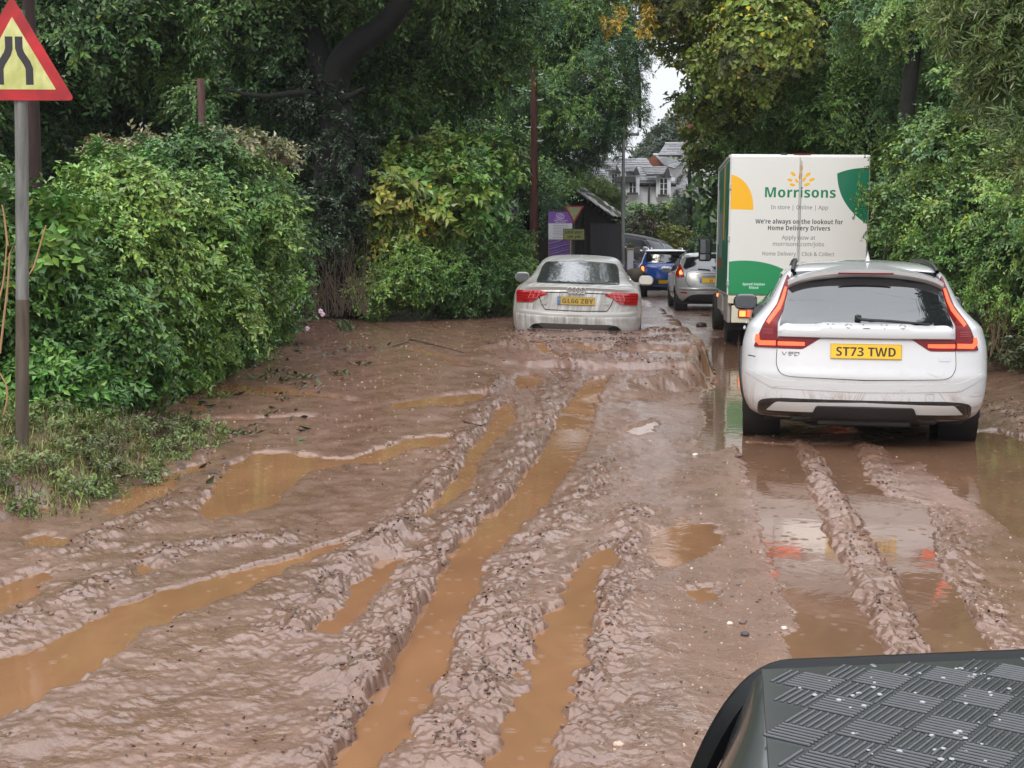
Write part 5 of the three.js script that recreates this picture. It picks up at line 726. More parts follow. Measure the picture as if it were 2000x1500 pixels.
// trees behind the left hedge
for (const [lab, tr, bs, kind, pal, s0] of [
  ['dark tree filling the top left, behind the triangular warning sign', [[60, 460, 24], [58, 260, 24], [66, 60, 24], [90, -100, 24]], [bl(60, 90, 24, 190, 170, 2), bl(190, 60, 23, 150, 120, 2), bl(100, 250, 24.5, 150, 90, 1.5), bl(60, -120, 24, 300, 130, 3, 0.5), bl(-120, 200, 22, 150, 260, 2.5, 0.6)], 'oak', DARK, 51],
  ['leafy tree between the oak and the left-hand warning sign', [[330, 420, 26], [322, 250, 26], [335, 100, 26], [350, -60, 26]], [bl(330, 110, 25, 150, 100, 2), bl(420, 190, 25, 110, 80, 1.5), bl(250, 190, 25.5, 110, 70, 1.5), bl(380, 30, 25, 160, 90, 2), bl(420, -110, 26, 260, 120, 2.5, 0.5)], 'small', BLUE, 52],
  ['dark understorey tree seen between hedge top and oak branches', [[470, 420, 29], [465, 300, 29], [470, 200, 29]], [bl(250, 250, 29, 220, 60, 1.6), bl(460, 250, 29, 130, 80, 1.6), bl(700, 250, 31, 240, 90, 1.8), bl(120, 330, 27, 160, 60, 1.2), bl(880, 330, 32, 150, 100, 1.8)], 'oak', DARK, 53],
]) tree('background_tree', lab, 'tree', [limb(tr.map(p => px(...p)), 0.26, 0.14)], barkBrown, [[bs, kind, kind === 'small' ? 15 : 10, pal, { s0, gap: 0.1, size: [0.9, 1.5] }]], 'trees behind the left hedge');
// the left hedge: separate bushes grown into one another
const hedge = (lab, bs, kind, dens, pal, s0, o = {}, cat = 'bush', name = 'hedge_bush', alt = name === 'hedge_bush' ? [kind === 'small' ? 'herb' : 'small', 0.8, FRESH] : null) => { const t = thing(name, lab, cat); foliage('leaves', bs, kind, dens, pal, t, { s0, gap: 0.2, size: [0.6, 1.2], shell: 0.45, ...o }); if (alt && !o.plain) foliage('leaves', bs, alt[0], dens * alt[1], alt[2], t, { s0: s0 + 500, gap: 0.34, gf: 1.4, size: [0.5, 1.0], shell: 0.8 }); return t; };
const stems = (t, list, r, mat) => { for (const l of list) mesh('stem', limb(l.map(p => px(...p)), r, r * 0.5, 8), mat, t); };
{
  const h1 = hedge('bramble bush behind the post of the triangular sign', [bl(60, 590, 11.6, 170, 190, 0.8), bl(150, 690, 11.4, 110, 110, 0.6), bl(230, 560, 12.4, 130, 210, 0.8), bl(-90, 560, 11, 170, 260, 0.9, 0.6), bl(-420, 600, 10.5, 220, 280, 1, 0.4), bl(-800, 620, 10, 260, 300, 1, 0.3)], 'bramble', 44, MID, 61);
  stems(h1, [[[150, 820, 11.2], [140, 700, 11.4], [120, 560, 11.6], [110, 420, 11.8]], [[230, 770, 12], [240, 620, 12.2], [260, 420, 12.6]]], 0.02, barkBrown);
  const h2 = hedge('dense dark green bush in the middle of the left hedge', [bl(330, 560, 13.6, 130, 200, 0.9), bl(420, 560, 15, 110, 170, 0.9), bl(340, 420, 14.4, 170, 120, 1), bl(330, 690, 13.2, 80, 70, 0.5)], 'small', 50, MID, 62);
  stems(h2, [[[330, 740, 13], [340, 600, 13.4], [350, 440, 14]], [[420, 690, 15], [415, 540, 15.2], [400, 400, 15.6]]], 0.022, barkBrown);
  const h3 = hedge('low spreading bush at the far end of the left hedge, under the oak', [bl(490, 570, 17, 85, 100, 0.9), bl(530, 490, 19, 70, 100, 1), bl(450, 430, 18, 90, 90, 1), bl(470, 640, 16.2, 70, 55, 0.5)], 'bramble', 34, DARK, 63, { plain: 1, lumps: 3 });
  stems(h3, [[[600, 610, 19], [590, 520, 19], [570, 430, 19]], [[500, 680, 17], [510, 560, 17.4], [520, 450, 18]]], 0.022, barkBrown);
  hedge('orange-tinted climber low on the hedge top beside the short post', [bl(250, 325, 15, 60, 16, 0.3), bl(320, 345, 14.6, 50, 14, 0.3)], 'herb', 60, [[0.2, 0.16, 0.03], [0.32, 0.15, 0.03], [0.14, 0.17, 0.03]], 68, { size: [0.5, 0.8] }, 'climber', 'flowering_climber');
  hedge('pale flowering climber along the top of the left hedge', [bl(205, 305, 15.6, 30, 14, 0.3), bl(290, 292, 15.6, 45, 16, 0.3), bl(340, 325, 15.4, 60, 16, 0.3), bl(470, 285, 17, 45, 18, 0.4), bl(530, 300, 17.4, 40, 20, 0.4), bl(410, 315, 16, 50, 16, 0.3), bl(250, 345, 15, 60, 18, 0.3)], 'herb', 60, [[0.08, 0.12, 0.04], [0.16, 0.17, 0.07], [0.3, 0.3, 0.18], [0.12, 0.1, 0.03]], 64, { size: [0.6, 1.0] }, 'climber', 'flowering_climber');
  hedge('clump of fresh green nettles at the foot of the hedge by the sign post', [bl(90, 770, 10.6, 110, 60, 0.5), bl(170, 790, 10.9, 80, 50, 0.4), bl(250, 720, 12, 70, 60, 0.4)], 'herb', 70, FRESH, 65, { size: [0.6, 1.0] }, 'weeds', 'weed_clump');
  hedge('bright green spray of leaves hanging out of the middle of the hedge', [bl(330, 540, 12.7, 60, 60, 0.3), bl(300, 590, 12.6, 50, 45, 0.3), bl(60, 520, 10.8, 60, 60, 0.25), bl(90, 450, 10.9, 60, 40, 0.25)], 'broad', 36, FRESH, 66, { size: [0.45, 0.7] }, 'shoots', 'leafy_shoots');
  hedge('low green weeds spilling from the hedge on to the mud', [bl(390, 700, 13.9, 70, 28, 0.3), bl(450, 690, 14.6, 40, 18, 0.3), bl(320, 735, 12.9, 80, 28, 0.3), bl(520, 650, 16.6, 40, 30, 0.3)], 'herb', 80, MID.concat(FRESH), 67, { size: [0.5, 0.9] }, 'weeds', 'weed_clump');
  // the tall broad-leaved bush left of the coupe
  const b1 = hedge('tall broad-leaved bush, pale green on top, left of the sunken coupe', [bl(860, 400, 23.5, 110, 110, 1.3), bl(780, 430, 23, 90, 90, 1.2), bl(915, 455, 24.5, 66, 92, 1.2), bl(920, 350, 24.4, 70, 50, 0.8), bl(880, 320, 24, 50, 35, 0.6)], 'broad', 17, [...FRESH, ...YELL, [0.3, 0.34, 0.12]], 71, { size: [0.7, 1.1], gap: 0.1, lumps: 3 });
  stems(b1, [[[850, 600, 23.5], [860, 480, 23.5], [870, 330, 24]], [[930, 600, 24], [950, 480, 24], [985, 330, 24.6]]], 0.03, barkBrown);
  hedge('upright pale shoots sticking out of the broad-leaved bush', [bl(985, 318, 24.6, 22, 12, 0.2), bl(955, 330, 24.4, 30, 15, 0.3), bl(850, 290, 24.2, 22, 16, 0.2), bl(870, 305, 24.2, 35, 20, 0.3)], 'broad', 40, [[0.1, 0.16, 0.05], [0.18, 0.24, 0.1]], 72, { size: [0.5, 0.8] }, 'shoots', 'leafy_shoots');
  const b2 = hedge('shaded bush below the broad-leaved bush, reaching the mud', [bl(780, 530, 22.6, 110, 75, 0.9), bl(880, 540, 23, 90, 65, 0.9), bl(965, 545, 24.4, 62, 60, 0.9), bl(720, 560, 22.2, 50, 50, 0.7), bl(1005, 500, 25.4, 28, 50, 0.7)], 'bramble', 24, MID, 73);
  hedge('yellow-flowered goldenrod leaning out of the broad-leaved bush', [bl(800, 380, 22.3, 22, 26, 0.2), bl(815, 420, 22.2, 18, 30, 0.2), bl(830, 440, 22.1, 14, 26, 0.2)], 'small', 70, [[0.2, 0.2, 0.02], [0.34, 0.3, 0.03]], 74, { size: [0.45, 0.7] }, 'flowers', 'goldenrod');
  { // dry reeds
    const t = thing('dry_reeds', 'tan dry reed stalks behind the broad-leaved bush', 'reeds'); seed = 75; const g = [];
    for (let i = 0; i < 230; i++) { const x = rr(735, 830), top = rr(290, 370) - (x > 785 && x < 800 ? 55 * rnd() : 0), Z = rr(24.6, 25.2); g.push(plain(tube([px(x, 430, Z), px(x + rr(-5, 5), (top + 430) / 2, Z), px(x + rr(-12, 12), top, Z)], 0.009, 4, 3, 0.003))); }
    const m = mesh('stalks', mergeGeometries(g), std([0.42, 0.27, 0.13], 0.8), t); m.userData.kind = 'stuff';
  }
  { // dead stems in the dark gap under the oak
    const t = thing('dead_stems', 'bare brown stems in the dark gap under the oak', 'dead stems'); seed = 76; const g = [];
    for (let i = 0; i < 150; i++) { const x = rr(590, 720), Z = rr(20.5, 21.8), dx = rr(-60, 60); g.push(plain(tube([px(x, rr(600, 620), Z), px(x + dx * 0.5, rr(540, 580), Z), px(x + dx, rr(470, 560), Z - 0.2)], 0.008, 5, 3, 0.003))); }
    const m = mesh('stalks', mergeGeometries(g), std([0.13, 0.09, 0.06], 0.85), t); m.userData.kind = 'stuff';
  }
}
// right-hand side
tree('sycamore', 'sycamore with pale seed bunches and yellowing leaves above the lorry', 'tree', [limb([px(1560, 560, 30), px(1555, 300, 30), px(1560, 100, 30), px(1590, -80, 30)], 0.3, 0.18), limb([px(1760, -20, 25), px(1740, 50, 25), px(1712, 90, 25), px(1690, 92, 25)], 0.05, 0.02), limb([px(1842, -20, 24), px(1822, 40, 24), px(1815, 100, 24), px(1840, 120, 24)], 0.05, 0.02)], barkDark, [
  [[bl(1400, 90, 27, 62, 70, 1.3), bl(1420, 190, 28, 60, 55, 1.2), bl(1345, 10, 27, 70, 35, 1.2), bl(1308, 72, 28, 46, 36, 0.8, 0.6), bl(1345, 205, 29, 40, 16, 0.4, 0.7), bl(1330, 130, 29, 30, 14, 0.4, 0.6), bl(1385, 285, 30, 30, 45, 0.8), bl(1480, 70, 26, 110, 90, 2), bl(1400, -120, 27, 220, 130, 3, 0.5)], 'syca', 13, YELL.slice(0, 3).concat([[0.16, 0.2, 0.1]]), { s0: 81, gap: 0.14, size: [0.7, 1.1] }],
  [[bl(1560, 190, 28, 150, 110, 2), bl(1500, 280, 29, 110, 70, 1.6), bl(1620, 60, 27, 130, 110, 2), bl(1700, 200, 26, 120, 110, 1.8), bl(1650, -120, 27, 260, 130, 3, 0.5), bl(1600, 320, 30, 170, 70, 1.6)], 'oak', 12, DARK.slice(1).concat(MID.slice(1, 3)), { s0: 82, gap: 0.12, size: [0.8, 1.2] }]]);
tree('yellow_branch', 'hanging branch of yellow leaves at the top centre', 'branch', [limb([px(1250, -60, 24), px(1245, 0, 24), px(1240, 40, 24)], 0.02, 0.008)], barkBrown, [[[bl(1183, 55, 24, 6, 20, 0.06), bl(1208, 35, 24, 6, 26, 0.06), bl(1256, 55, 24, 6, 22, 0.08), bl(1268, 40, 24, 6, 26, 0.08)], 'syca', 90, [[0.3, 0.2, 0.02], [0.42, 0.3, 0.04], [0.2, 0.2, 0.04]], { s0: 83, size: [0.22, 0.38], gap: 0, lumps: 0 }]]);
tree('roadside_tree', 'mid-green tree rising behind the white estate car on the right bank', 'tree', [limb([px(1800, 640, 21), px(1790, 450, 21), px(1770, 250, 21), px(1790, 60, 21)], 0.16, 0.1), limb([px(1930, 640, 19), px(1920, 450, 19), px(1900, 300, 19)], 0.1, 0.05)], barkDark, [
  [[bl(1850, 190, 24, 140, 120, 1.6), bl(1850, 330, 20, 130, 110, 1.3), bl(1825, 370, 24.5, 90, 90, 1.2), bl(1820, 40, 22, 180, 110, 2), bl(1950, 260, 19, 110, 120, 1.3), bl(1960, 420, 18, 100, 120, 1.2), bl(1880, -130, 22, 260, 120, 2.5, 0.5)], 'small', 15, [...MID, ...BLUE.slice(1)], { s0: 84, gap: 0.12 }]]);
{
  const r1 = hedge('dense bush on the right bank beside the lorry and estate car', [bl(1835, 480, 24, 90, 90, 1.1), bl(1850, 480, 19.5, 100, 100, 1.1), bl(1940, 520, 18, 90, 90, 1), bl(1815, 560, 24, 75, 60, 1), bl(2060, 500, 16.5, 130, 180, 1.2, 0.7)], 'bramble', 21, DARK.slice(1).concat(MID.slice(0, 3)), 91);
  stems(r1, [[[1860, 650, 19], [1870, 560, 19], [1865, 470, 19]], [[1950, 660, 18], [1945, 570, 18], [1960, 480, 18]]], 0.02, barkBrown);
  tree('willow_branch', 'bright narrow-leaved branches leaning in at the top right', 'branch', [limb([px(2180, 200, 11), px(2080, 120, 11), px(1990, 60, 11), px(1930, 40, 11)], 0.03, 0.008), limb([px(2150, 330, 10.5), px(2050, 345, 10.5), px(1975, 365, 10.4)], 0.015, 0.004)], barkBrown, [
    [[bl(1985, 70, 11.2, 85, 110, 0.5), bl(1930, 30, 11.4, 70, 60, 0.45), bl(2000, 160, 11, 60, 70, 0.4), bl(1955, 190, 11.2, 45, 30, 0.3), bl(2080, 100, 11, 120, 160, 0.6, 0.6), bl(1990, 340, 10.4, 30, 25, 0.2), bl(1995, 250, 10.6, 26, 30, 0.2)], 'willow', 40, [[0.05, 0.09, 0.03], [0.085, 0.14, 0.035], [0.14, 0.19, 0.05], [0.2, 0.24, 0.09]], { s0: 92, size: [0.5, 0.85], gap: 0.1 }]]);
  const t = thing('dead_stems', 'tangle of dry brown stalks at the foot of the right bank', 'dead stems'); seed = 93; const g = [];
  for (let i = 0; i < 260; i++) { const x = rr(1925, 2120), Z = rr(16, 18.4), dx = rr(-40, 40), y = rr(655, 700); g.push(plain(tube([px(x, y, Z), px(x + dx * 0.5, y - rr(30, 60), Z), px(x + dx, y - rr(20, 110), Z - 0.2)], 0.008, 5, 3, 0.003))); }
  const m = mesh('stalks', mergeGeometries(g), std([0.17, 0.115, 0.07], 0.85), t); m.userData.kind = 'stuff';
  hedge('patchy low weeds on the muddy right verge', [bl(1970, 680, 16.5, 50, 22, 0.4), bl(2040, 690, 15.5, 60, 30, 0.5), bl(1990, 620, 17.4, 40, 30, 0.3)], 'herb', 45, [[0.05, 0.06, 0.025], [0.09, 0.085, 0.04], [0.06, 0.09, 0.03]], 94, { size: [0.5, 0.9] }, 'weeds', 'weed_clump');
}
// the garden by the cottage
for (const [lab, bs, kind, d, pal, s0, size] of [
  ['round rhododendron, yellow-green on top, in the cottage garden', [bl(1318, 428, 61, 50, 33, 1.4)], 'broad', 9, YELL.slice(0, 3).concat(MID), 101, [1, 1.5]],
  ['small bright yellow-green shrub above the tilted car', [bl(1312, 464, 58, 34, 18, 0.8)], 'broad', 14, [[0.09, 0.13, 0.02], [0.16, 0.2, 0.03], [0.22, 0.25, 0.05]], 102, [0.8, 1.2]],
  ['flat-topped green hedge below the cottage wall', [bl(1240, 428, 62, 50, 20, 1), bl(1200, 440, 60, 40, 28, 1)], 'broad', 10, MID.slice(1).concat(FRESH), 103, [0.9, 1.4]],
  ['reddish-tinged shrub beside the lamp post', [bl(1248, 450, 58, 26, 22, 0.7)], 'broad', 14, [[0.08, 0.07, 0.03], [0.1, 0.05, 0.03], [0.06, 0.1, 0.03]], 104, [0.8, 1.2]],
  ['grey-green shrub between the rhododendron and the lorry', [bl(1390, 440, 59, 30, 40, 1.2), bl(1390, 480, 58, 36, 26, 1.2), bl(1355, 470, 59, 34, 30, 1)], 'oak', 9, DARK.slice(1).concat(BLUE), 105, [1, 1.5]],
  ['feathery yellow-green bush growing over the shed roof', [bl(1165, 385, 43, 34, 28, 0.9), bl(1150, 372, 43, 22, 16, 0.6)], 'willow', 26, [[0.07, 0.12, 0.03], [0.13, 0.2, 0.04], [0.18, 0.25, 0.07]], 106, [0.8, 1.2]],
]) hedge(lab, bs, kind, d, pal, s0, { size, lumps: 3 }, 'shrub', 'garden_shrub');
{ // drooping conifer
  const Z = 58, t = thing('conifer', 'drooping dark conifer in front of the white house', 'tree'); mesh('trunk', limb([px(1346, 470, Z), px(1347, 380, Z), px(1347, 262, Z)], 0.14, 0.03), barkDark, t);
  const bs = []; for (let i = 0; i < 13; i++) { const k = i / 12, y = lerp(275, 425, k), r = lerp(3, 34, k ** 1.1); bs.push(bl(1347 + (i % 2 ? 1 : -1) * r * 0.55, y, Z, r * 0.75, 11, r * 0.018, 1)); }
  foliage('crown', bs, 'coni', 15, [[0.02, 0.05, 0.03], [0.04, 0.085, 0.04], [0.06, 0.11, 0.05]], t, { s0: 107, size: [0.5, 0.9], gap: 0.25, lumps: 0 });
}
{ // hazy tree behind the houses, and the woods that close the view
  tree('far_tree', 'hazy tree behind the roofs in the sky gap', 'tree', [limb([px(1330, 420, 105), px(1330, 330, 105), px(1335, 270, 105)], 0.4, 0.2)], barkBrown, [[[bl(1330, 290, 105, 55, 50, 3), bl(1290, 310, 105, 35, 45, 3), bl(1370, 260, 108, 60, 45, 3), bl(1400, 300, 108, 60, 60, 3)], 'far', 2.6, [[0.035, 0.06, 0.03], [0.05, 0.08, 0.035]], { s0: 108, gap: 0.05, size: [0.9, 1.4] }]]);
  foliage('woodland', [[-9, 4, -42, 6, 7, 4], [-20, 5, -40, 8, 8, 5], [-3, 5, -47, 5, 7, 3], [-14, 10, -46, 9, 7, 4], [-30, 6, -32, 8, 9, 8], [-22, 3, -24, 6, 5, 6, 0.6], [-2, 11, -50, 5, 6, 4]], 'far', 2.6, DARK, null, { s0: 111, gap: 0.02, size: [0.8, 1.3] });
  foliage('woodland', [[12, 4, -36, 5, 6, 4], [18, 5, -30, 7, 8, 6], [16, 11, -38, 8, 7, 5], [25, 6, -24, 7, 9, 8], [14, 5, -46, 4, 7, 3], [19, 4, -20, 5, 6, 6, 0.6]], 'far', 2.6, DARK, null, { s0: 112, gap: 0.02, size: [0.8, 1.3] });
}
// ---------------------------------------------------------------- signs, poles and buildings
const galv = std([0.26, 0.26, 0.25], 0.55, 0.4, { map: dataTex(256, (u, v) => { const k = 0.75 + 0.6 * tileFbm(u, v, 8, 5, 4); return [k, k, k * 0.97]; }) });
function triShape(side, r) { const h = side * 0.866, pts = roundPoly([[-side / 2, -h / 3], [side / 2, -h / 3], [0, 2 * h / 3]], r, 6); return new THREE.Shape(pts.map(p => new THREE.Vector2(...p))); }
const ext = (sh, d) => new THREE.ExtrudeGeometry(sh, { depth: d, bevelEnabled: false });
{ // road narrows
  const Z = 8.9, p = at(27, 128, Z), t = thing('warning_sign', 'red-bordered triangular road-narrows sign with weathered yellow-white face on a grey post', 'road sign', [p.x, 0, p.z], 0.04);
  const side = 0.755, h = side * 0.866, y = at(27, 196, Z).y + h / 3;
  const alg = dataTex(256, (u, v) => { const n = tileFbm(u, v, 5, 5, 7), s = tileFbm(u, v * 0.3, 14, 3, 9), k = clamp(0.55 + n * 0.9 + s * 0.5); return [lerp(0.66, 0.86, k), lerp(0.68, 0.86, k), lerp(0.36, 0.62, k)]; }, { srgb: true });
  const red = dataTex(256, (u, v) => { const k = 0.9 + 0.3 * tileFbm(u, v, 6, 4, 3); return [0.74 * k, 0.13 * k, 0.16 * k]; }, { srgb: true });
  mesh('sign_plate', ext(triShape(side, 0.045), 0.004).translate(0, y, 0), std(0xffffff, 0.4, 0, { map: red }), t);
  const uvs = g => { const P = g.attributes.position, U = g.attributes.uv; for (let i = 0; i < P.count; i++) U.setXY(i, P.getX(i) * 1.6, P.getY(i) * 1.6); return g; };
  mesh('sign_face', uvs(ext(triShape(side * 0.69, 0.008), 0.003).translate(0, y, 0.003)), std(0xffffff, 0.42, 0, { map: alg }), t);
  for (const s of [-1, 1]) { const k = side, pts = [[0.033, 0.20], [0.033, 0.115], [0.045, 0.075], [0.084, 0.01], [0.098, -0.03], [0.098, -0.145]].map(([x, yy]) => [s * x * k * 1.25 + 0.006, yy * k * 1.15 + 0.005]); mesh('road_symbol', new THREE.ShapeGeometry(new THREE.Shape(bandP(pts, 0.0235).map(q => new THREE.Vector2(...q)))).translate(0, y, 0.0075), std([0.025, 0.023, 0.028], 0.45, 0, { side: THREE.DoubleSide }), t); }
  const bx = at(36, 200, Z).x - p.x, x1 = at(40, 870, Z).x - p.x, dirt = std([0.13, 0.1, 0.075], 0.7, 0.1, { map: galv.map });
  mesh('post', limb([V(bx + 0.0, y + 0.35, -0.05), V(bx, y - 0.3, -0.05), V(lerp(bx, x1, 0.5), 1.2, -0.045)], 0.042, 0.042), galv, t);
  mesh('post', limb([V(lerp(bx, x1, 0.5), 1.2, -0.045), V(x1, 0.2, -0.04), V(x1, -0.4, -0.04)], 0.0425, 0.043), dirt, t, 'mud-brown lower half of the post');
  each('post_clip', [0.12, -0.12].map(dy => box(0.11, 0.03, 0.1, bx, y + dy, -0.05, 0.008)), galv, t);
}
const poleTex = dataTex(256, (u, v) => { const k = 0.75 + 0.7 * tileFbm(u, v * 0.35, 10, 4, 6); return [k, k * 0.97, k * 0.95]; });
const redWood = new THREE.MeshStandardMaterial({ color: lin(0.16, 0.055, 0.042), roughness: 0.7, map: poleTex, bumpMap: poleTex, bumpScale: 0.01 });
{ // telegraph pole with climbing irons
  const Z = 28.5, a = px(1043, 132, Z), t = thing('telegraph_pole', 'slim red-brown telegraph pole with metal climbing irons', 'pole', [a.x, 0, a.z]);
  mesh('pole', limb([V(0, a.y, 0), V(0.005, 3, 0), V(-0.02, -0.2, 0)], 0.068, 0.086, 12), redWood, t);
  for (const [y, dirs] of [[146, [-1, 1]], [178, [-1]], [196, [1]], [249, [-1, 1]], [276, [1]]]) for (const s of dirs) mesh('climbing_iron', tube([V(s * 0.06, px(1043, y, Z).y, 0.03), V(s * 0.16, px(1043, y, Z).y + 0.005, 0.03), V(s * 0.19, px(1043, y, Z).y + 0.03, 0.03)], 0.011, 6, 6), std([0.65, 0.68, 0.7], 0.4, 0.5), t);
}
{ const Z = 16.5, a = px(392, 154, Z), t = thing('wooden_post', 'short reddish-brown wooden pole rising from the hedge top', 'pole', [a.x, 0, a.z]); mesh('pole', limb([V(0, a.y, 0), V(0.01, a.y - 0.6, 0), V(0.02, 1, 0)], 0.045, 0.055, 10), new THREE.MeshStandardMaterial({ color: lin(0.13, 0.062, 0.056), roughness: 0.75, map: poleTex, bumpMap: poleTex, bumpScale: 0.01 }), t); }
{ const Z = 13.5, a = px(60, 190, Z), t = thing('tree_trunk', 'dark red-brown bare trunk just behind the triangular sign', 'tree trunk', [a.x, 0, a.z]); mesh('trunk', limb([V(0, a.y + 1.5, 0), V(0.02, a.y, 0), V(0, 0, 0)], 0.055, 0.07, 10), new THREE.MeshStandardMaterial({ color: lin(0.04, 0.02, 0.018), roughness: 0.9, map: poleTex, bumpMap: poleTex, bumpScale: 0.015 }), t); }
{ // street lamp
  const Z = 37, a = px(1218, 264, Z), t = thing('street_lamp', 'thin grey street lamp beside the dark shed', 'street lamp', [a.x, 0, a.z]), mid = px(1218, 345, Z).y;
  mesh('column', cyl(0.052, 0.052, mid, 0, mid / 2, 0, 12), std([0.4, 0.41, 0.4], 0.5, 0.2), t); mesh('shaft', cyl(0.042, 0.038, a.y - mid, 0, (a.y + mid) / 2, 0, 12), std([0.5, 0.53, 0.53], 0.5, 0.2), t);
  mesh('lantern', box(0.42, 0.07, 0.16, 0.2, a.y + 0.02, 0, 0.02), std([0.42, 0.45, 0.46], 0.5, 0.2), t);
}
{ // give way sign
  const Z = 30, c = px(1121, 420, Z), t = thing('give_way_sign', 'upside-down triangle give way sign with mossy 100 yds plate', 'road sign', [c.x, 0, c.z], 0.12), side = 0.44, top = px(1121, 402, Z).y, y = top - side * 0.866 / 3, q = px(1121, 458, Z).y;
  mesh('sign_plate', ext(triShape(side, 0.02).clone(), 0.004).rotateZ(Math.PI).translate(0, y, 0), std([0.34, 0.035, 0.03], 0.5), t);
  mesh('sign_face', ext(triShape(side * 0.74, 0.005), 0.003).rotateZ(Math.PI).translate(0, y + 0.004, 0.003), std(0xffffff, 0.5, 0, { map: dataTex(128, (u, v) => { const k = clamp(0.5 + tileFbm(u, v, 4, 4, 2)); return [lerp(0.5, 0.75, k), lerp(0.55, 0.74, k), lerp(0.36, 0.6, k)]; }, { srgb: true }) }), t);
  const pt = canvasTex(256, 144, (g, w, h) => { g.fillStyle = '#3d3f20'; g.fillRect(0, 0, w, h); g.fillStyle = '#959a58'; g.fillRect(8, 8, w - 16, h - 16); for (let i = 0; i < 60; i++) { g.fillStyle = `rgba(${i % 2 ? '90,100,40' : '170,172,110'},0.25)`; g.fillRect((i * 53) % w, (i * 29) % h, 30, 16); } g.fillStyle = '#2c2d18'; g.textAlign = 'center'; g.font = 'bold 50px sans-serif'; g.fillText('GIVE WAY', w / 2, 62, 215); g.font = 'bold 48px sans-serif'; g.fillText('100 yds', w / 2, 118, 190); });
  mesh('distance_plate', box(0.47, 0.245, 0.006, 0, q, 0.004), std(0xffffff, 0.55, 0, { map: pt }), t); mesh('post', cyl(0.03, 0.03, top, 0, top / 2, -0.035, 10), std([0.05, 0.05, 0.045], 0.7), t);
}
{ // information board
  const Z = 31, a = px(1071, 413, Z), b = px(1118, 500, Z), w = b.x - a.x, h = 1.03, t = thing('information_board', 'purple and white information board beside the give way sign', 'sign board', [(a.x + b.x) / 2, 0, a.z], 0.05);
  const tx = canvasTex(512, 1024, (g, W, H) => { g.fillStyle = '#e4e5ee'; g.fillRect(0, 0, W, H); g.fillStyle = '#8458b4'; g.fillRect(0, 0, W, 260); g.strokeStyle = '#d9c9ea'; g.lineWidth = 16; g.beginPath(); g.ellipse(250, 96, 84, 52, 0.2, 0, 7); g.stroke(); g.beginPath(); g.ellipse(245, 100, 46, 22, -0.3, 0, 7); g.stroke(); g.beginPath(); g.moveTo(140, 150); g.quadraticCurveTo(230, 190, 330, 140); g.stroke(); g.fillStyle = '#e8def2'; g.textAlign = 'center'; g.font = 'bold 38px sans-serif'; g.fillText('Sandy Plantarea', W / 2, 208, 330); g.fillText('Plant Centre', W / 2, 248, 250);
    g.fillStyle = '#9a9cac'; for (const y of [300, 340, 375, 410, 445, 480, 515, 570]) g.fillRect(90 + (y % 3) * 14, y, 330 - (y % 5) * 20, 9); g.fillStyle = '#c9c9c6'; g.fillRect(0, 606, W, 14); g.fillStyle = '#7a6a70'; g.fillRect(0, 620, W, H - 620); for (let i = 0; i < 420; i++) { const x = (i * 197) % 430 + 20, y = 640 + (i * 89) % 360; g.fillStyle = ['#6b3fa8', '#8f63c9', '#54318c', '#a988d8', '#4d4a52'][i % 5]; g.beginPath(); g.ellipse(x, y, 18, 8, i, 0, 7); g.fill(); } g.fillStyle = '#c3b48a'; g.fillRect(W - 46, 640, 12, H - 640); });
  mesh('board', box(w, h, 0.03, 0, a.y - h / 2, 0, 0.004), std([0.5, 0.5, 0.52], 0.5), t); mesh('printed_face', new THREE.PlaneGeometry(w - 0.006, h - 0.006).translate(0, a.y - h / 2, 0.018), std(0xffffff, 0.45, 0, { map: tx }), t); mesh('cap_rail', box(w + 0.02, 0.03, 0.06, 0, a.y + 0.01, -0.01), std([0.05, 0.02, 0.1], 0.5), t); for (const s of [-1, 1]) mesh('post', cyl(0.025, 0.025, a.y, s * (w / 2 - 0.04), a.y / 2, -0.04, 8), std([0.1, 0.1, 0.11], 0.6), t);
}
{ const Z = 30, a = px(1001, 388, Z), t = thing('purple_sign', 'small dark purple sign edge half buried in the bush left of the pole', 'sign board', [a.x, 0, a.z], 0.9); mesh('board', box(0.32, 0.34, 0.02, 0, a.y - 0.17, 0, 0.004), std([0.07, 0.03, 0.13], 0.5), t); mesh('frame', box(0.02, 0.38, 0.04, 0.17, a.y - 0.17, 0, 0.004), std([0.35, 0.35, 0.4], 0.4, 0.3), t); mesh('post', cyl(0.02, 0.02, a.y, 0.17, a.y / 2, -0.02, 8), galv, t); }
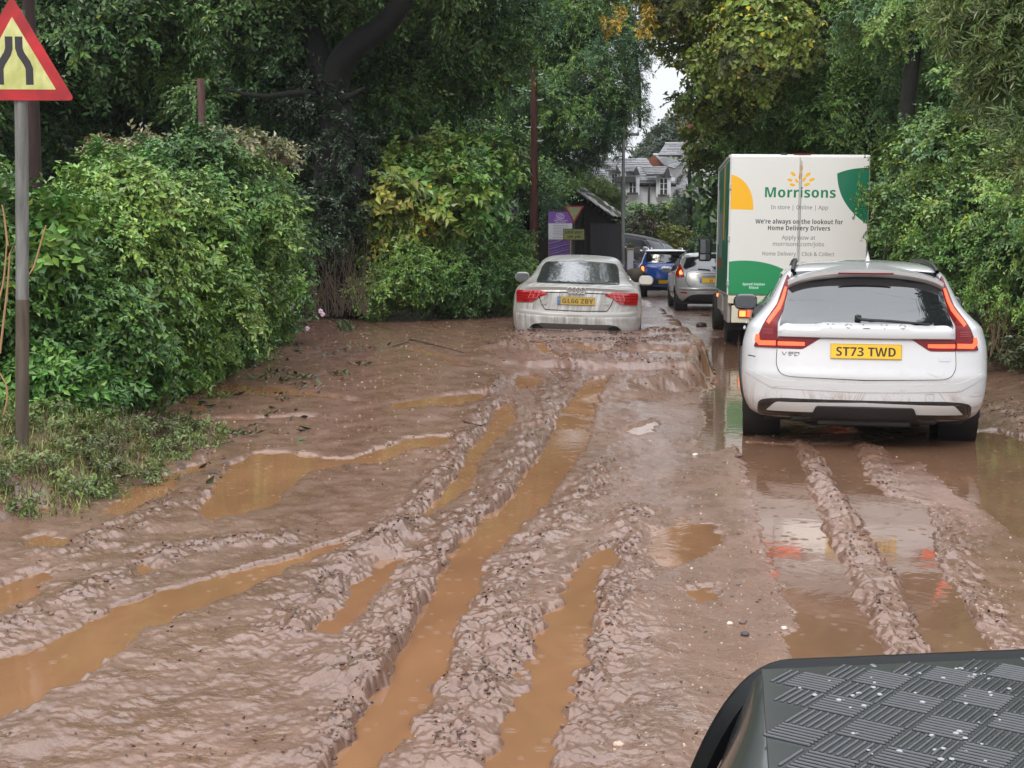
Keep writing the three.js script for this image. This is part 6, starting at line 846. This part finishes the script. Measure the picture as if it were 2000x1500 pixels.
{ // dark timber shed with a slate roof
  const Z = 36, e = px(1196, 420, Z), r = px(1098, 352, Z), t = thing('timber_shed', 'dark timber shed with mossy stone-slate roof and black door', 'shed', [e.x, 0, e.z], 0.0);
  const A = V(r.x - e.x, r.y, 0), Bv = V(0, e.y, 0), back = V(0.6, 0, -2.6);       // verge from ridge to eave, and the way the ridge runs
  const wall = std([0.016, 0.013, 0.011], 0.9, 0, { map: barkTex }), gw = -2.6;
  const planksN = 16; seed = 301;
  mesh('wall', ext(new THREE.Shape([[-2.7, 0], [0.2, 0], [0.2, e.y - 0.25], [A.x, r.y - 0.14], [2 * A.x, e.y - 0.2], [-2.7, e.y - 0.2]].map(p => new THREE.Vector2(...p))), 0.08).translate(0, 0, -0.42), wall, t);
  for (let i = 0; i < planksN; i++) { const x0 = lerp(-1.7, 0.0, i / planksN), w = 1.7 / planksN, top = lerp(r.y, e.y, clamp((x0 - A.x) / (-A.x))) - 0.1; mesh('plank', box(w - 0.012, Math.max(0.5, top), 0.03, x0 + w / 2, Math.max(0.5, top) / 2, -0.28 + rr(0, 0.012)), wall, t); }
  mesh('side_wall', box(0.08, e.y - 0.1, 3.2).rotateY(-0.2).translate(0.16, (e.y - 0.1) / 2, -1.9), wall, t);
  const door = mesh('door', box(0.8, px(1180, 436, Z).y, 0.05, -0.16, px(1180, 436, Z).y / 2, -0.2), std([0.014, 0.015, 0.022], 0.6), t); each('door_board', [-0.47, -0.315, -0.16, -0.005, 0.15].map(x => box(0.145, px(1180, 439, Z).y, 0.02, x, px(1180, 439, Z).y / 2, -0.165)), std([0.017, 0.018, 0.026], 0.6), door);
  // slates: rows from ridge to eave on the slope that faces right
  const roof = mesh('roof', (() => { const g = new THREE.BufferGeometry(), a = A, b = Bv, c = A.clone().add(back), d = Bv.clone().add(back), dn = 0.05; const P = [a, b, d, c].flatMap(p => [p.x, p.y - dn, p.z]).concat([a, b, d, c].flatMap(p => [p.x, p.y - dn - 0.05, p.z])); g.setAttribute('position', new THREE.Float32BufferAttribute(P, 3)); g.setIndex([0, 1, 2, 0, 2, 3, 4, 6, 5, 4, 7, 6, 0, 4, 5, 0, 5, 1]); g.computeVertexNormals(); return plain(g); })(), std([0.04, 0.035, 0.03], 0.9), t);
  const mats = [[0.25, 0.255, 0.275], [0.36, 0.37, 0.4], [0.48, 0.49, 0.52], [0.085, 0.09, 0.06], [0.12, 0.14, 0.035], [0.17, 0.19, 0.05]].map((c, i) => std(c, i > 2 ? 0.9 : 0.4));
  const down = Bv.clone().sub(A), dl = down.length(), dn = down.clone().normalize(), bd = back.clone().normalize(), nn = bd.clone().cross(dn).normalize(); if (nn.y < 0) nn.negate();
  const basis = new THREE.Matrix4().makeBasis(bd, nn, dn), rowsN = 13, colsN = 9;
  for (let i = 0; i < rowsN; i++) for (let j = 0; j < colsN; j++) { const m = j < 2 ? Math.floor(rr(0, 2.99)) : (rnd() < 0.75 ? Math.floor(rr(3, 5.99)) : Math.floor(rr(0, 2.99))), g = new THREE.BoxGeometry(back.length() / colsN * rr(0.9, 0.99), rr(0.02, 0.035), dl / rowsN * 1.45), p = A.clone().addScaledVector(dn, dl * (i + 0.6) / rowsN + rr(-0.015, 0.015)).addScaledVector(bd, back.length() * (j + 0.5 + (i % 2) * 0.25) / colsN - 0.1 + rr(-0.03, 0.03)).addScaledVector(nn, 0.0); g.rotateX(0.06).applyMatrix4(basis).translate(p.x, p.y, p.z); mesh('slate', g, mats[m], roof); }
}
// ---- the white cottage and the house behind it
const render = (c) => std(c, 0.85, 0, { map: dataTex(128, (u, v) => { const k = 0.93 + 0.16 * tileFbm(u, v, 6, 4, 6); return [k, k, k]; }) });
const slateTones = [[0.12, 0.12, 0.135], [0.16, 0.16, 0.175], [0.2, 0.2, 0.215], [0.14, 0.145, 0.15]].map(c => std(c, 0.5));
function slope(parent, a, b, c, d, rows, s0 = 1) { // roof slope: ridge a-b, eave d-c, laid in courses of slate strips, each course cut into lengths
  seed = s0; const P = (u, v) => a.clone().lerp(b, u).lerp(d.clone().lerp(c, u), v), n = b.clone().sub(a).cross(d.clone().sub(a)).normalize(); if (n.y < 0) n.negate();
  const g = new THREE.BufferGeometry(); g.setAttribute('position', new THREE.Float32BufferAttribute([a, b, c, d].flatMap(p => [p.x, p.y - 0.04, p.z]), 3)); g.setIndex([0, 1, 2, 0, 2, 3]); g.computeVertexNormals();
  const roof = mesh('roof', plain(g), slateTones[0], parent), len = a.distanceTo(b), per = Math.max(2, Math.round(len / 0.55));
  for (let i = 0; i < rows; i++) { const off = (i % 2) * 0.5; for (let j = 0; j <= per; j++) { const u0 = clamp((j - off) / per), u1 = clamp((j + 1 - off) / per - 0.03 / per); if (u1 - u0 < 0.15 / per) continue; const v0 = Math.max(0, (i - 0.15) / rows), v1 = (i + 1) / rows, lift = 0.035 + rr(0, 0.012), q = [P(u0, v0).addScaledVector(n, 0.004), P(u1, v0).addScaledVector(n, 0.004), P(u1, v1).addScaledVector(n, lift), P(u0, v1).addScaledVector(n, lift), P(u1, v1).addScaledVector(n, 0), P(u0, v1).addScaledVector(n, 0)], h = new THREE.BufferGeometry(); h.setAttribute('position', new THREE.Float32BufferAttribute(q.flatMap(p => [p.x, p.y, p.z]), 3)); h.setIndex([0, 1, 2, 0, 2, 3, 3, 2, 4, 3, 4, 5]); mesh('slate', plain((h.computeVertexNormals(), h)), slateTones[Math.floor(rnd() * 4)], roof); } }
  return roof;
}
{
  const Z = 66, t = thing('cottage', 'white cottage with slate roof, gabled dormers and pale casement windows', 'house'), wallM = render([0.84, 0.85, 0.88]), trim = std([0.05, 0.045, 0.05], 0.7), white = std([0.7, 0.71, 0.73], 0.6), pane = phys([0.05, 0.06, 0.07], 0.08, { clearcoat: 1 });
  const L = px(1120, 357, Z), R = px(1318, 357, Z), w = R.x - L.x, e = L.y, rid = px(1250, 309, Z + 3).y;
  mesh('wall', box(w, e + 0.5, 0.3, (L.x + R.x) / 2, e / 2, -Z - 0.15), wallM, t);
  mesh('gable_wall', box(0.3, e + 0.3, 6, R.x - 0.14, e / 2, -Z - 3.3), wallM, t);
  slope(t, V(L.x - 0.2, rid, -Z - 3), V(px(1263, 309, Z + 3).x, rid, -Z - 3), V(px(1294, 358, Z).x, e - 0.05, -Z + 0.3), V(L.x - 0.2, e - 0.05, -Z + 0.3), 11, 401);
  slope(t, px(1290, 338, Z + 1), px(1312, 342, Z + 1), px(1328, 359, Z - 0.3), px(1300, 358, Z - 0.3), 4, 402);
  mesh('eaves_board', box(w + 0.1, 0.13, 0.06, (L.x + R.x) / 2, e - 0.12, -Z + 0.1), trim, t);
  for (const [wl, wr, top, bot, rl, rr1, ry, el, er, ey, gr, gy, s0] of [[1196, 1204, 339, 369, 1178, 1203, 322, 1182, 1203, 333, 1214, 338, 411], [1230, 1241, 344, 376, 1216, 1243, 325, 1219, 1238, 335, 1250, 341, 412], [1290, 1302, 348, 380, 1253, 1304, 325, 1262, 1296, 341, 1311, 347, 413]]) { // dormers: white front, casement, slate roof whose dark gable looks to the right
    const fz = Z - 0.35, a = px(wl, top, fz), b = px(wr, bot, fz), cx = (a.x + b.x) / 2, cy = (a.y + b.y) / 2, ww = b.x - a.x + 0.08, hh = a.y - b.y, fr = -fz;
    mesh('dormer_front', box(ww + 0.3, hh + 0.35, 0.3, cx, cy + 0.05, fr - 0.16), wallM, t);
    const win = mesh('window', box(ww, hh, 0.06, cx, cy, fr), pane, t);
    each('frame', [box(0.05, hh, 0.05, cx - ww / 2, cy, fr + 0.04), box(0.05, hh, 0.05, cx + ww / 2, cy, fr + 0.04), box(0.045, hh, 0.05, cx, cy, fr + 0.041), box(ww + 0.05, 0.05, 0.05, cx, cy + hh / 2, fr + 0.042), box(ww, 0.025, 0.05, cx, cy + hh / 6, fr + 0.039), box(ww, 0.025, 0.05, cx, cy - hh / 6, fr + 0.039)], white, win);
    mesh('sill', box(ww + 0.16, 0.09, 0.18, cx, b.y - 0.05, fr + 0.05), trim, win);
    slope(t, px(rl, ry, Z + 0.3), px(rr1, ry, Z + 0.3), px(er, ey, Z - 0.75), px(el, ey, Z - 0.75), 5, s0);
    const P = (x, y) => { const q = px(x, y, Z - 0.5); return new THREE.Vector2(q.x, q.y); }; mesh('gable_board', ext(new THREE.Shape([P(er, ey), P(er - 1, gy), P(gr, gy), P(rr1 + 1, ry)]), 0.12).translate(0, 0, -Z + 0.36), trim, t);
  }
  mesh('drain_pipe', limb([px(1270, 358, Z - 0.3), px(1268, 366, Z - 0.2), px(1267, 420, Z - 0.2)], 0.055, 0.055, 8), trim, t);
  mesh('door_hood', box(1.0, 0.3, 0.7, px(1219, 352, Z).x, px(1219, 352, Z).y, -Z + 0.3, 0.04), trim, t);
}
{
  const Z = 78, t = thing('brick_house', 'taller house with brick gable, white side walls and two slate roofs', 'house'), wallM = render([0.78, 0.79, 0.8]);
  const brickT = dataTex(256, (u, v) => { const k = 0.9 + 0.3 * tileFbm(u, v, 20, 3, 2); return [0.5 * k, 0.29 * k, 0.22 * k]; }, { srgb: true }), brick = std(0xffffff, 0.85, 0, { map: brickT });
  const q = (x, y, dz = 0) => px(x, y, Z + dz);
  slope(t, q(1300, 281, 3), q(1343, 281, 3), q(1333, 303, 0.6), q(1285, 303, 0.6), 7, 501);
  slope(t, q(1277, 302, 1), q(1345, 305, 1), q(1318, 330, -1.2), q(1296, 322, -1.2), 8, 502);
  { const pts = [q(1276, 303, 0.9), q(1266, 312, 0.8), q(1281, 324, 0.8), q(1297, 323, -1), q(1277, 303, 1)]; const s = new THREE.Shape([[1276, 303], [1262, 316], [1262, 440], [1297, 440], [1297, 323]].map(([x, y]) => { const p = q(x, y, 0.4); return new THREE.Vector2(p.x, p.y); })); mesh('brick_gable', ext(s, 0.2).translate(0, 0, -Z - 0.4), brick, t); }
  const side = new THREE.Shape([[1296, 322], [1318, 330], [1350, 290], [1365, 300], [1365, 480], [1296, 480]].map(([x, y]) => { const p = q(x, y, 1.4); return new THREE.Vector2(p.x, p.y); })); mesh('wall', ext(side, 0.3).translate(0, 0, -Z - 1.7), wallM, t);
  mesh('ridge_tiles', limb([q(1299, 281, 3), q(1344, 281, 3)], 0.1, 0.1, 6), std([0.3, 0.29, 0.29], 0.6), t);
  mesh('flashing', limb([q(1276, 302, 0.9), q(1346, 305, 0.9)], 0.07, 0.07, 6), std([0.5, 0.5, 0.52], 0.5), t);
  const ch = mesh('chimney', box(1.0, 1.9, 0.9, q(1358, 268, 4).x, q(1358, 264, 4).y, -Z - 4), brick, t); each('brick_course', [0.5, -0.2, -0.7].map(d => box(1.06, 0.1, 0.96, q(1358, 268, 4).x, q(1358, 264, 4).y + d + 0.3, -Z - 4)), brick, ch);
}
{ // bright rendered wall right of the conifer
  const Z = 62, t = thing('white_house', 'white rendered house end between conifer and lorry', 'house'), a = px(1362, 300, Z), b = px(1415, 300, Z); mesh('wall', box(b.x - a.x, a.y, 4, (a.x + b.x) / 2, a.y / 2, -Z - 2), render([0.8, 0.81, 0.82]), t); mesh('corner_board', box(0.12, a.y, 0.06, a.x + 0.9, a.y / 2, -Z + 0.03), std([0.45, 0.46, 0.48], 0.6), t);
  slope(t, px(1358, 288, Z + 2), px(1420, 288, Z + 2), px(1420, 302, Z - 0.3), px(1355, 302, Z - 0.3), 4, 601);
}
{ // garden wall and white gate post
  const Z = 49, t = thing('stone_wall', 'mossy-topped stone garden wall beside the tilted car', 'wall'); seed = 611; const sm = [[0.16, 0.14, 0.11], [0.22, 0.19, 0.15], [0.12, 0.105, 0.085], [0.19, 0.15, 0.12]].map(c => std(c, 0.85)), a = px(1196, 482, Z), b = px(1239, 482, Z);
  const core = mesh('mortar', box(b.x - a.x, a.y - 0.02, 0.36, (a.x + b.x) / 2, a.y / 2 - 0.01, -Z - 0.3), std([0.08, 0.07, 0.055], 0.95), t);
  for (let r = 0; r < 7; r++) { let x = a.x; while (x < b.x) { const w = rr(0.16, 0.34), h = a.y / 7; mesh('stone', box(w - 0.02, h - 0.02, 0.12, x + w / 2, (r + 0.5) * h, -Z - 0.1 + rr(-0.02, 0.02), 0.02), sm[Math.floor(rnd() * 4)], core); x += w; } }
  foliage('moss', [bl(1222, 480, Z + 0.2, 18, 4, 0.25)], 'herb', 90, [[0.1, 0.13, 0.02], [0.16, 0.18, 0.03]], t, { s0: 612, size: [0.3, 0.5] });
  const p = px(1231, 510, 47), g = thing('gate_post', 'white painted gate post behind the sunken coupe', 'post', [p.x, 0, p.z]); mesh('post', box(0.2, px(1231, 488, 47).y, 0.2, 0, px(1231, 488, 47).y / 2, 0, 0.015), std([0.62, 0.63, 0.66], 0.6), g); mesh('cap', box(0.25, 0.06, 0.25, 0, px(1231, 488, 47).y + 0.03, 0, 0.015), std([0.3, 0.28, 0.25], 0.7), g);
}
function rock(r, s0, sy = 0.7, det = 3) { const g = mergeVertices((() => { const q = new THREE.IcosahedronGeometry(r, det); q.deleteAttribute('uv'); q.deleteAttribute('normal'); return q; })(), 1e-5), P = g.attributes.position; for (let i = 0; i < P.count; i++) { const x = P.getX(i), y = P.getY(i), z = P.getZ(i), f = 1.4 / r, k = 1 + 0.3 * nz(x * f + s0, y * f, z * f) + 0.12 * nz(x * f * 3 + s0, y * f * 3, z * f * 3); P.setXYZ(i, x * k, y * k * sy, z * k); } g.computeVertexNormals(); return plain(g); }
{ const p = px(1243, 538, 31), t = tag(mesh('boulder', rock(0.22, 8, 0.85).translate(p.x, p.y, p.z), std([0.12, 0.1, 0.075], 0.85, 0, { map: barkTex })), 'rounded brown boulder behind the coupe’s right mirror', 'boulder'); }
// ---------------------------------------------------------------- verge, debris, stones and plants on the mud
function pointIn(P, x, y) { return insideBy(P, x, y) > 0; }
{ // trampled grass on the near left verge
  seed = 701; const area = gp([[-200, 1010], [-200, 860], [60, 850], [190, 850], [300, 835], [425, 842], [440, 870], [330, 895], [300, 925], [215, 955], [150, 985], [60, 1005]], 0.05), blade = [];
  for (let v = 0; v < 3; v++) { const g = new THREE.BufferGeometry(), P = [], I = [], h = 0.13, n = 4, bend = [0.02, 0.06, 0.1][v]; for (let i = 0; i <= n; i++) { const t = i / n, w = 0.0045 * (1 - t * 0.9); P.push(-w, h * t * (1 - 0.25 * t * v), bend * t * t, w, h * t * (1 - 0.25 * t * v), bend * t * t); if (i) { const a = (i - 1) * 2; I.push(a, a + 1, a + 2, a + 1, a + 3, a + 2); } } g.setAttribute('position', new THREE.Float32BufferAttribute(P, 3)); g.setIndex(I); g.computeVertexNormals(); blade.push(g); }
  const lists = [[], [], []], x0 = Math.min(...area.map(p => p[0])), x1 = Math.max(...area.map(p => p[0])), z0 = Math.min(...area.map(p => p[1])), z1 = Math.max(...area.map(p => p[1]));
  for (let i = 0; i < 60000 && lists[0].length + lists[1].length + lists[2].length < 9500; i++) { const x = rr(x0, x1), z = rr(z0, z1), s = insideBy(area, x, z); if (s < -0.02 || nz(x * 2.2, z * 1.6, 4) + s * 1.2 < rr(-0.25, 0.25)) continue; lists[Math.floor(rnd() * 3)].push([x, z, rr(0.4, 1.15), rnd() * 6.28, rr(-1.25, 1.25), rnd()]); }
  const gm = new THREE.MeshStandardMaterial({ roughness: 0.5, side: THREE.DoubleSide });
  const e = new THREE.Euler();
  lists.forEach((L, k) => { const im = new THREE.InstancedMesh(blade[k], gm, L.length); L.forEach(([x, z, s, a, tilt, r], i) => { e.set(tilt, a, rr(-0.4, 0.4), 'YXZ'); quat.setFromEuler(e); mtx.compose(V(x, groundY(x, -z) - 0.005, -z), quat, V(s, s, s)); im.setMatrixAt(i, mtx); const c = r < 0.3 ? [0.15, 0.1, 0.065] : r < 0.5 ? [0.08, 0.12, 0.03] : r < 0.8 ? [0.18, 0.24, 0.05] : [0.3, 0.33, 0.1]; colr.setRGB(...c); im.setColorAt(i, colr); }); im.castShadow = im.receiveShadow = true; im.name = numbered('verge_grass'); im.userData.kind = 'stuff'; scene.add(im); });
  const bs = []; for (let i = 0; i < 190; i++) { const x = rr(x0, x1), z = rr(z0, z1); if (insideBy(area, x, z) < 0.05) continue; bs.push([x, groundY(x, -z) + 0.03, -z, rr(0.08, 0.16), rr(0.03, 0.06), rr(0.08, 0.16)]); }
  foliage('verge_weeds', bs, 'herb', 46, [[0.09, 0.06, 0.04], [0.1, 0.14, 0.04], [0.16, 0.22, 0.06], [0.11, 0.08, 0.05]], null, { lumps: 0, s0: 702, size: [0.3, 0.55], gap: 0, up: 0.9 });
}
{ // tufts stranded on the flood deposit
  seed = 711; const gm = new THREE.MeshStandardMaterial({ roughness: 0.5, side: THREE.DoubleSide, vertexColors: true });
  const spots = [[428, 772, 0.2, 30, 'bright tuft of green grass lying on the mud in front of the hedge'], [615, 795, 0.2, 0], [475, 838, 0.12, 22, 'small grass tuft beside the muddy verge, nearest the left puddle'], [590, 740, 0.24, 20, 'washed-up weed sprig in the middle of the left mud bank'], [540, 730, 0.25, 12, 'small green sprig left of the middle weed sprig'], [680, 655, 0.33, 30, 'upright pink-tipped sprig standing alone in the mud by the hedge end'], [665, 733, 0.25, 16, 'thin green sprig right of the middle weed sprig'], [705, 718, 0.27, 14, 'thin bent seedling furthest out on the mud bank'], [225, 845, 0.08, 40, 'clump of flattened dark green leaves at the back of the verge'], [505, 738, 0.25, 14, 'curled dark leaf clump on the mud near the hedge foot']];
  for (const [x, y, Y, n, lab] of spots) { if (!n) continue; const p = onGround(x, y, Y), g = []; p.y = groundY(p.x, p.z); const t = thing('weed_sprig', lab, 'weeds', [p.x, p.y, p.z]);
    for (let i = 0; i < n; i++) { const a = rnd() * 6.28, l = rr(0.05, 0.13), h = rr(0.01, 0.06) + (y < 660 ? 0.14 * rnd() : 0), b = V(rr(-0.1, 0.1), 0, rr(-0.06, 0.06)), d = V(Math.cos(a) * l, h, Math.sin(a) * l * 0.7), w = V(-Math.sin(a), 0.2, Math.cos(a)).multiplyScalar(rr(0.006, 0.016)); const q = [b, b.clone().addScaledVector(d, 0.5).add(w).setY(h * 0.8), b.clone().add(d), b.clone().addScaledVector(d, 0.5).sub(w).setY(h * 0.7)]; const gg = new THREE.BufferGeometry(); gg.setAttribute('position', new THREE.Float32BufferAttribute(q.flatMap(v => [v.x, v.y, v.z]), 3)); gg.setIndex([0, 1, 2, 0, 2, 3]); gg.computeVertexNormals(); g.push(plain(gg)); }
    mesh('leaves', mergeGeometries(g), std(x === 428 ? [0.1, 0.22, 0.03] : [0.07, 0.13, 0.035], 0.5, 0, { side: THREE.DoubleSide }), t).userData.kind = 'stuff'; }
}
{ // balsam with pink flowers at the hedge foot
  const Z = 16.6, t = thing('balsam_plant', 'leaning plant with pale pink flowers at the hedge foot', 'flowering plant'); seed = 721;
  const st = [[[545, 650], [560, 620], [565, 588]], [[550, 650], [590, 630], [622, 612]], [[540, 650], [535, 610], [530, 595]], [[548, 655], [575, 640], [600, 640]]];
  const G = [], F = []; for (const s of st) { const pts = s.map(([x, y]) => px(x, y, Z)); mesh('stem', tube(pts, 0.008, 8, 5, 0.004), std([0.09, 0.12, 0.04], 0.5), t); const c = new THREE.CatmullRomCurve3(pts); for (let k = 0; k < 9; k++) { const o = c.getPoint(rr(0.35, 1)), a = rnd() * 6.28, d = V(Math.cos(a), rr(-0.7, 0.2), Math.sin(a)).normalize(), l = rr(0.09, 0.15), w = V(-d.z, 0.2, d.x).multiplyScalar(0.028), g = new THREE.BufferGeometry(), q = [o, o.clone().addScaledVector(d, l * 0.45).add(w), o.clone().addScaledVector(d, l), o.clone().addScaledVector(d, l * 0.45).sub(w)]; g.setAttribute('position', new THREE.Float32BufferAttribute(q.flatMap(v => [v.x, v.y, v.z]), 3)); g.setIndex([0, 1, 2, 0, 2, 3]); g.computeVertexNormals(); G.push(plain(g)); } }
  for (const g of G) mesh('leaf', g, std([0.06, 0.15, 0.05], 0.4, 0, { side: THREE.DoubleSide }), t);
  for (const [x, y] of [[565, 583], [562, 592], [572, 594], [568, 602], [626, 608], [630, 614], [476, 668], [502, 632], [600, 642]]) { const p = px(x, y, Z - 0.06); for (let k = 0; k < 3; k++) mesh('petal', new THREE.SphereGeometry(0.017, 7, 5).scale(1, 1.3, 0.5).rotateZ(k * 2.1).translate(p.x + 0.014 * Math.cos(k * 2.1), p.y + 0.016 * Math.sin(k * 2.1), p.z), std([0.72, 0.5, 0.6], 0.5), t); }
}
{ // pale dry canes at the left edge
  const t = thing('dry_canes', 'pale broken canes leaning at the left edge beside the sign post', 'canes'); seed = 731; for (const l of [[[15, 480], [8, 420], [4, 400]], [[0, 690], [15, 560], [26, 470], [50, 500]], [[30, 480], [55, 540], [90, 440]], [[-20, 640], [5, 560], [14, 470]], [[0, 840], [14, 760], [-20, 700]]]) mesh('cane', tube(l.map(([x, y]) => px(x, y, 9.6)), 0.009, 8, 5, 0.005), std([0.4, 0.24, 0.12], 0.75), t); }
{ // stones, clods and leaf scraps
  seed = 741; const rocks = [rock(1, 5, 0.6, 1), rock(1, 9, 0.5, 1), rock(1, 14, 0.7, 1)];
  const put = (name, n, gen, mat, geos) => { const list = []; let guard = n * 30; while (list.length < n && guard--) { const q = gen(); if (q) list.push(q); } geos.forEach((g, k) => { const L = list.filter((_, i) => i % geos.length === k), im = new THREE.InstancedMesh(g, mat, L.length); L.forEach(([x, z, s, c, lift = 0, sy = 1], i) => { quat.setFromEuler(new THREE.Euler(rr(-0.5, 0.5), rnd() * 6.28, rr(-0.5, 0.5))); mtx.compose(V(x, groundY(x, -z) + lift * s, -z), quat, V(s * rr(0.8, 1.3), s * sy, s)); im.setMatrixAt(i, mtx); colr.setRGB(...c); im.setColorAt(i, colr); }); im.castShadow = im.receiveShadow = true; im.name = numbered(name); im.userData.kind = 'stuff'; scene.add(im); }); };
  // grit over the middle strip and right of the lane
  put('grit', 2600, () => { const Z = 1 / rr(1 / 3.8, 1 / 24), x = lerp(-0.1, 0.4, rnd()) * Z, right = sstep(0.0, 0.4, x - 0.075 * Z); if (rnd() > 0.12 + 0.88 * right) return null; const pale = rnd(); return [x, Z, rr(0.0022, 0.0058) * (0.7 + Z * 0.055), pale < 0.62 ? [0.3, 0.2, 0.14] : pale < 0.84 ? [0.4, 0.3, 0.23] : pale < 0.88 ? [0.55, 0.5, 0.42] : [0.08, 0.05, 0.04], 0.1]; }, std([1, 1, 1], 0.45), rocks);
  put('grit', 1500, () => { const Z = rr(9, 24), x = lerp(-0.3, 0.08, rnd()) * Z; if (x < hedgeLine(Z) || x > depositEdge(Z)) return null; const p = rnd(); return [x, Z, rr(0.005, 0.012), p < 0.7 ? [0.26, 0.15, 0.1] : p < 0.88 ? [0.4, 0.28, 0.21] : [0.06, 0.04, 0.03], 0.1]; }, std([1, 1, 1], 0.5), rocks);
  // soil crumbs and leaf scraps, extra dark ones standing in for shadow along the ridges
  const scrap = [0, 1, 2].map(v => { const g = new THREE.BufferGeometry(), q = [[-1, 0, 0], [-0.2, 0.25, 0.35 + v * 0.1], [1, 0.1 + 0.3 * v, 0.05], [0.1, -0.15, -0.4], [0.2, 0.5, 0.0]]; g.setAttribute('position', new THREE.Float32BufferAttribute(q.flat(), 3)); g.setIndex([0, 1, 4, 1, 2, 4, 2, 3, 4, 3, 0, 4]); return plain((g.computeVertexNormals(), g)); });
  const onRidge = () => { const q = RIDGES[Math.floor(rnd() * RIDGES.length)], k = Math.floor(rnd() * (q.p.length - 1)), t = rnd(), a = q.p[k], b = q.p[k + 1], sp = q.w * 0.8; if (rnd() > q.r) return null; return [lerp(a[0], b[0], t) + (rnd() + rnd() - 1) * sp * 1.3, lerp(a[1], b[1], t) + (rnd() + rnd() - 1) * sp]; };
  put('leaf_scraps', 2600, () => { const p = onRidge(); if (!p || p[1] > 26 || nz(p[0] * 3, p[1] * 2, 3) < -0.15) return null; return [p[0], p[1], rr(0.004, 0.015) * (0.6 + p[1] * 0.05), rnd() < 0.8 ? [0.045, 0.024, 0.019] : [0.09, 0.05, 0.035], 0.25]; }, std([1, 1, 1], 0.6, 0, { side: THREE.DoubleSide }), scrap);
  put('mud_clods', 900, () => { const p = onRidge(); if (!p || p[1] > 26) return null; return [p[0], p[1], rr(0.004, 0.014) * (0.6 + p[1] * 0.05), rnd() < 0.5 ? [0.1, 0.055, 0.04] : [0.2, 0.115, 0.085], 0.2]; }, std([1, 1, 1], 0.5), rocks);
  put('leaf_scraps', 500, () => { const Z = 1 / rr(1 / 4, 1 / 14), x = lerp(-0.4, 0.2, rnd()) * Z; if (nz(x * 2, Z * 2, 6) < 0) return null; return [x, Z, rr(0.004, 0.012) * (0.7 + Z * 0.05), [0.06, 0.033, 0.025], 0.2]; }, std([1, 1, 1], 0.6, 0, { side: THREE.DoubleSide }), scrap);
  put('washed_weeds', 260, () => { const Z = rr(8.5, 17), x = hedgeLine(Z) + rr(0.1, 1.8); return nz(x * 1.5, Z, 8) < 0.05 ? null : [x, Z, rr(0.015, 0.05), rnd() < 0.5 ? [0.07, 0.1, 0.035] : [0.06, 0.04, 0.028], 0.2]; }, std([1, 1, 1], 0.55, 0, { side: THREE.DoubleSide }), scrap);
  // single stones one can pick out on the wet strip
  const stone = (px0, py0, r, c, lab, k) => { const p = onGround(px0, py0, 0), m = mesh('stone', rock(r, k * 3.7, 0.6, 2).translate(p.x, groundY(p.x, p.z) + r * 0.25, p.z), std(c, 0.4)); tag(m, lab, 'stone'); };
  stone(1425, 1218, 0.013, [0.6, 0.5, 0.42], 'pale stone left of two dark stones on the wet strip', 1); stone(1450, 1215, 0.014, [0.13, 0.08, 0.07], 'dark flat stone right of the pale stone on the wet strip', 2); stone(1455, 1238, 0.018, [0.045, 0.035, 0.035], 'largest dark stone on the wet strip, nearest the bonnet', 3); stone(1532, 1228, 0.015, [0.55, 0.48, 0.42], 'pale pebble at the corner of the right-hand puddle', 4); stone(1678, 1205, 0.035, [0.5, 0.36, 0.28], 'pinkish stone heap beside the long right-hand ridge', 5); stone(1443, 1142, 0.012, [0.12, 0.09, 0.08], 'small dark stone further up the wet strip', 6); stone(1443, 892, 0.03, [0.12, 0.075, 0.06], 'brown stone at the puddle edge behind the left rear wheel of the estate car', 7); stone(1208, 1462, 0.017, [0.5, 0.36, 0.28], 'pale stone between the near ruts and the bonnet', 8); stone(1358, 888, 0.02, [0.6, 0.56, 0.5], 'white stone on the wet strip left of the estate car', 9); stone(1370, 638, 0.11, [0.05, 0.035, 0.03], 'dark broken slab between coupe and lorry', 10); stone(1312, 640, 0.14, [0.07, 0.045, 0.036], 'large dark clod on the edge of the deposit, right of the coupe', 11);
  // sticks on the deposit
  for (const [l, lab] of [[[[800, 690], [850, 700], [906, 710]], 'straight dark stick lying on the mud left of the ruts'], [[[768, 703], [785, 699], [798, 696]], 'short dark stick left of the long straight one'], [[[905, 795], [935, 797], [950, 792]], 'thin stick beside the small clods in the middle']]) { const pts = l.map(([x, y]) => { const p = onGround(x, y, 0.22); p.y = groundY(p.x, p.z) + 0.012; return p; }); const t = thing('stick', lab, 'stick'); mesh('twig', tube(pts, 0.009, 10, 6, 0.004), std([0.06, 0.035, 0.026], 0.7), t); }
}
renderer.render(scene, camera);
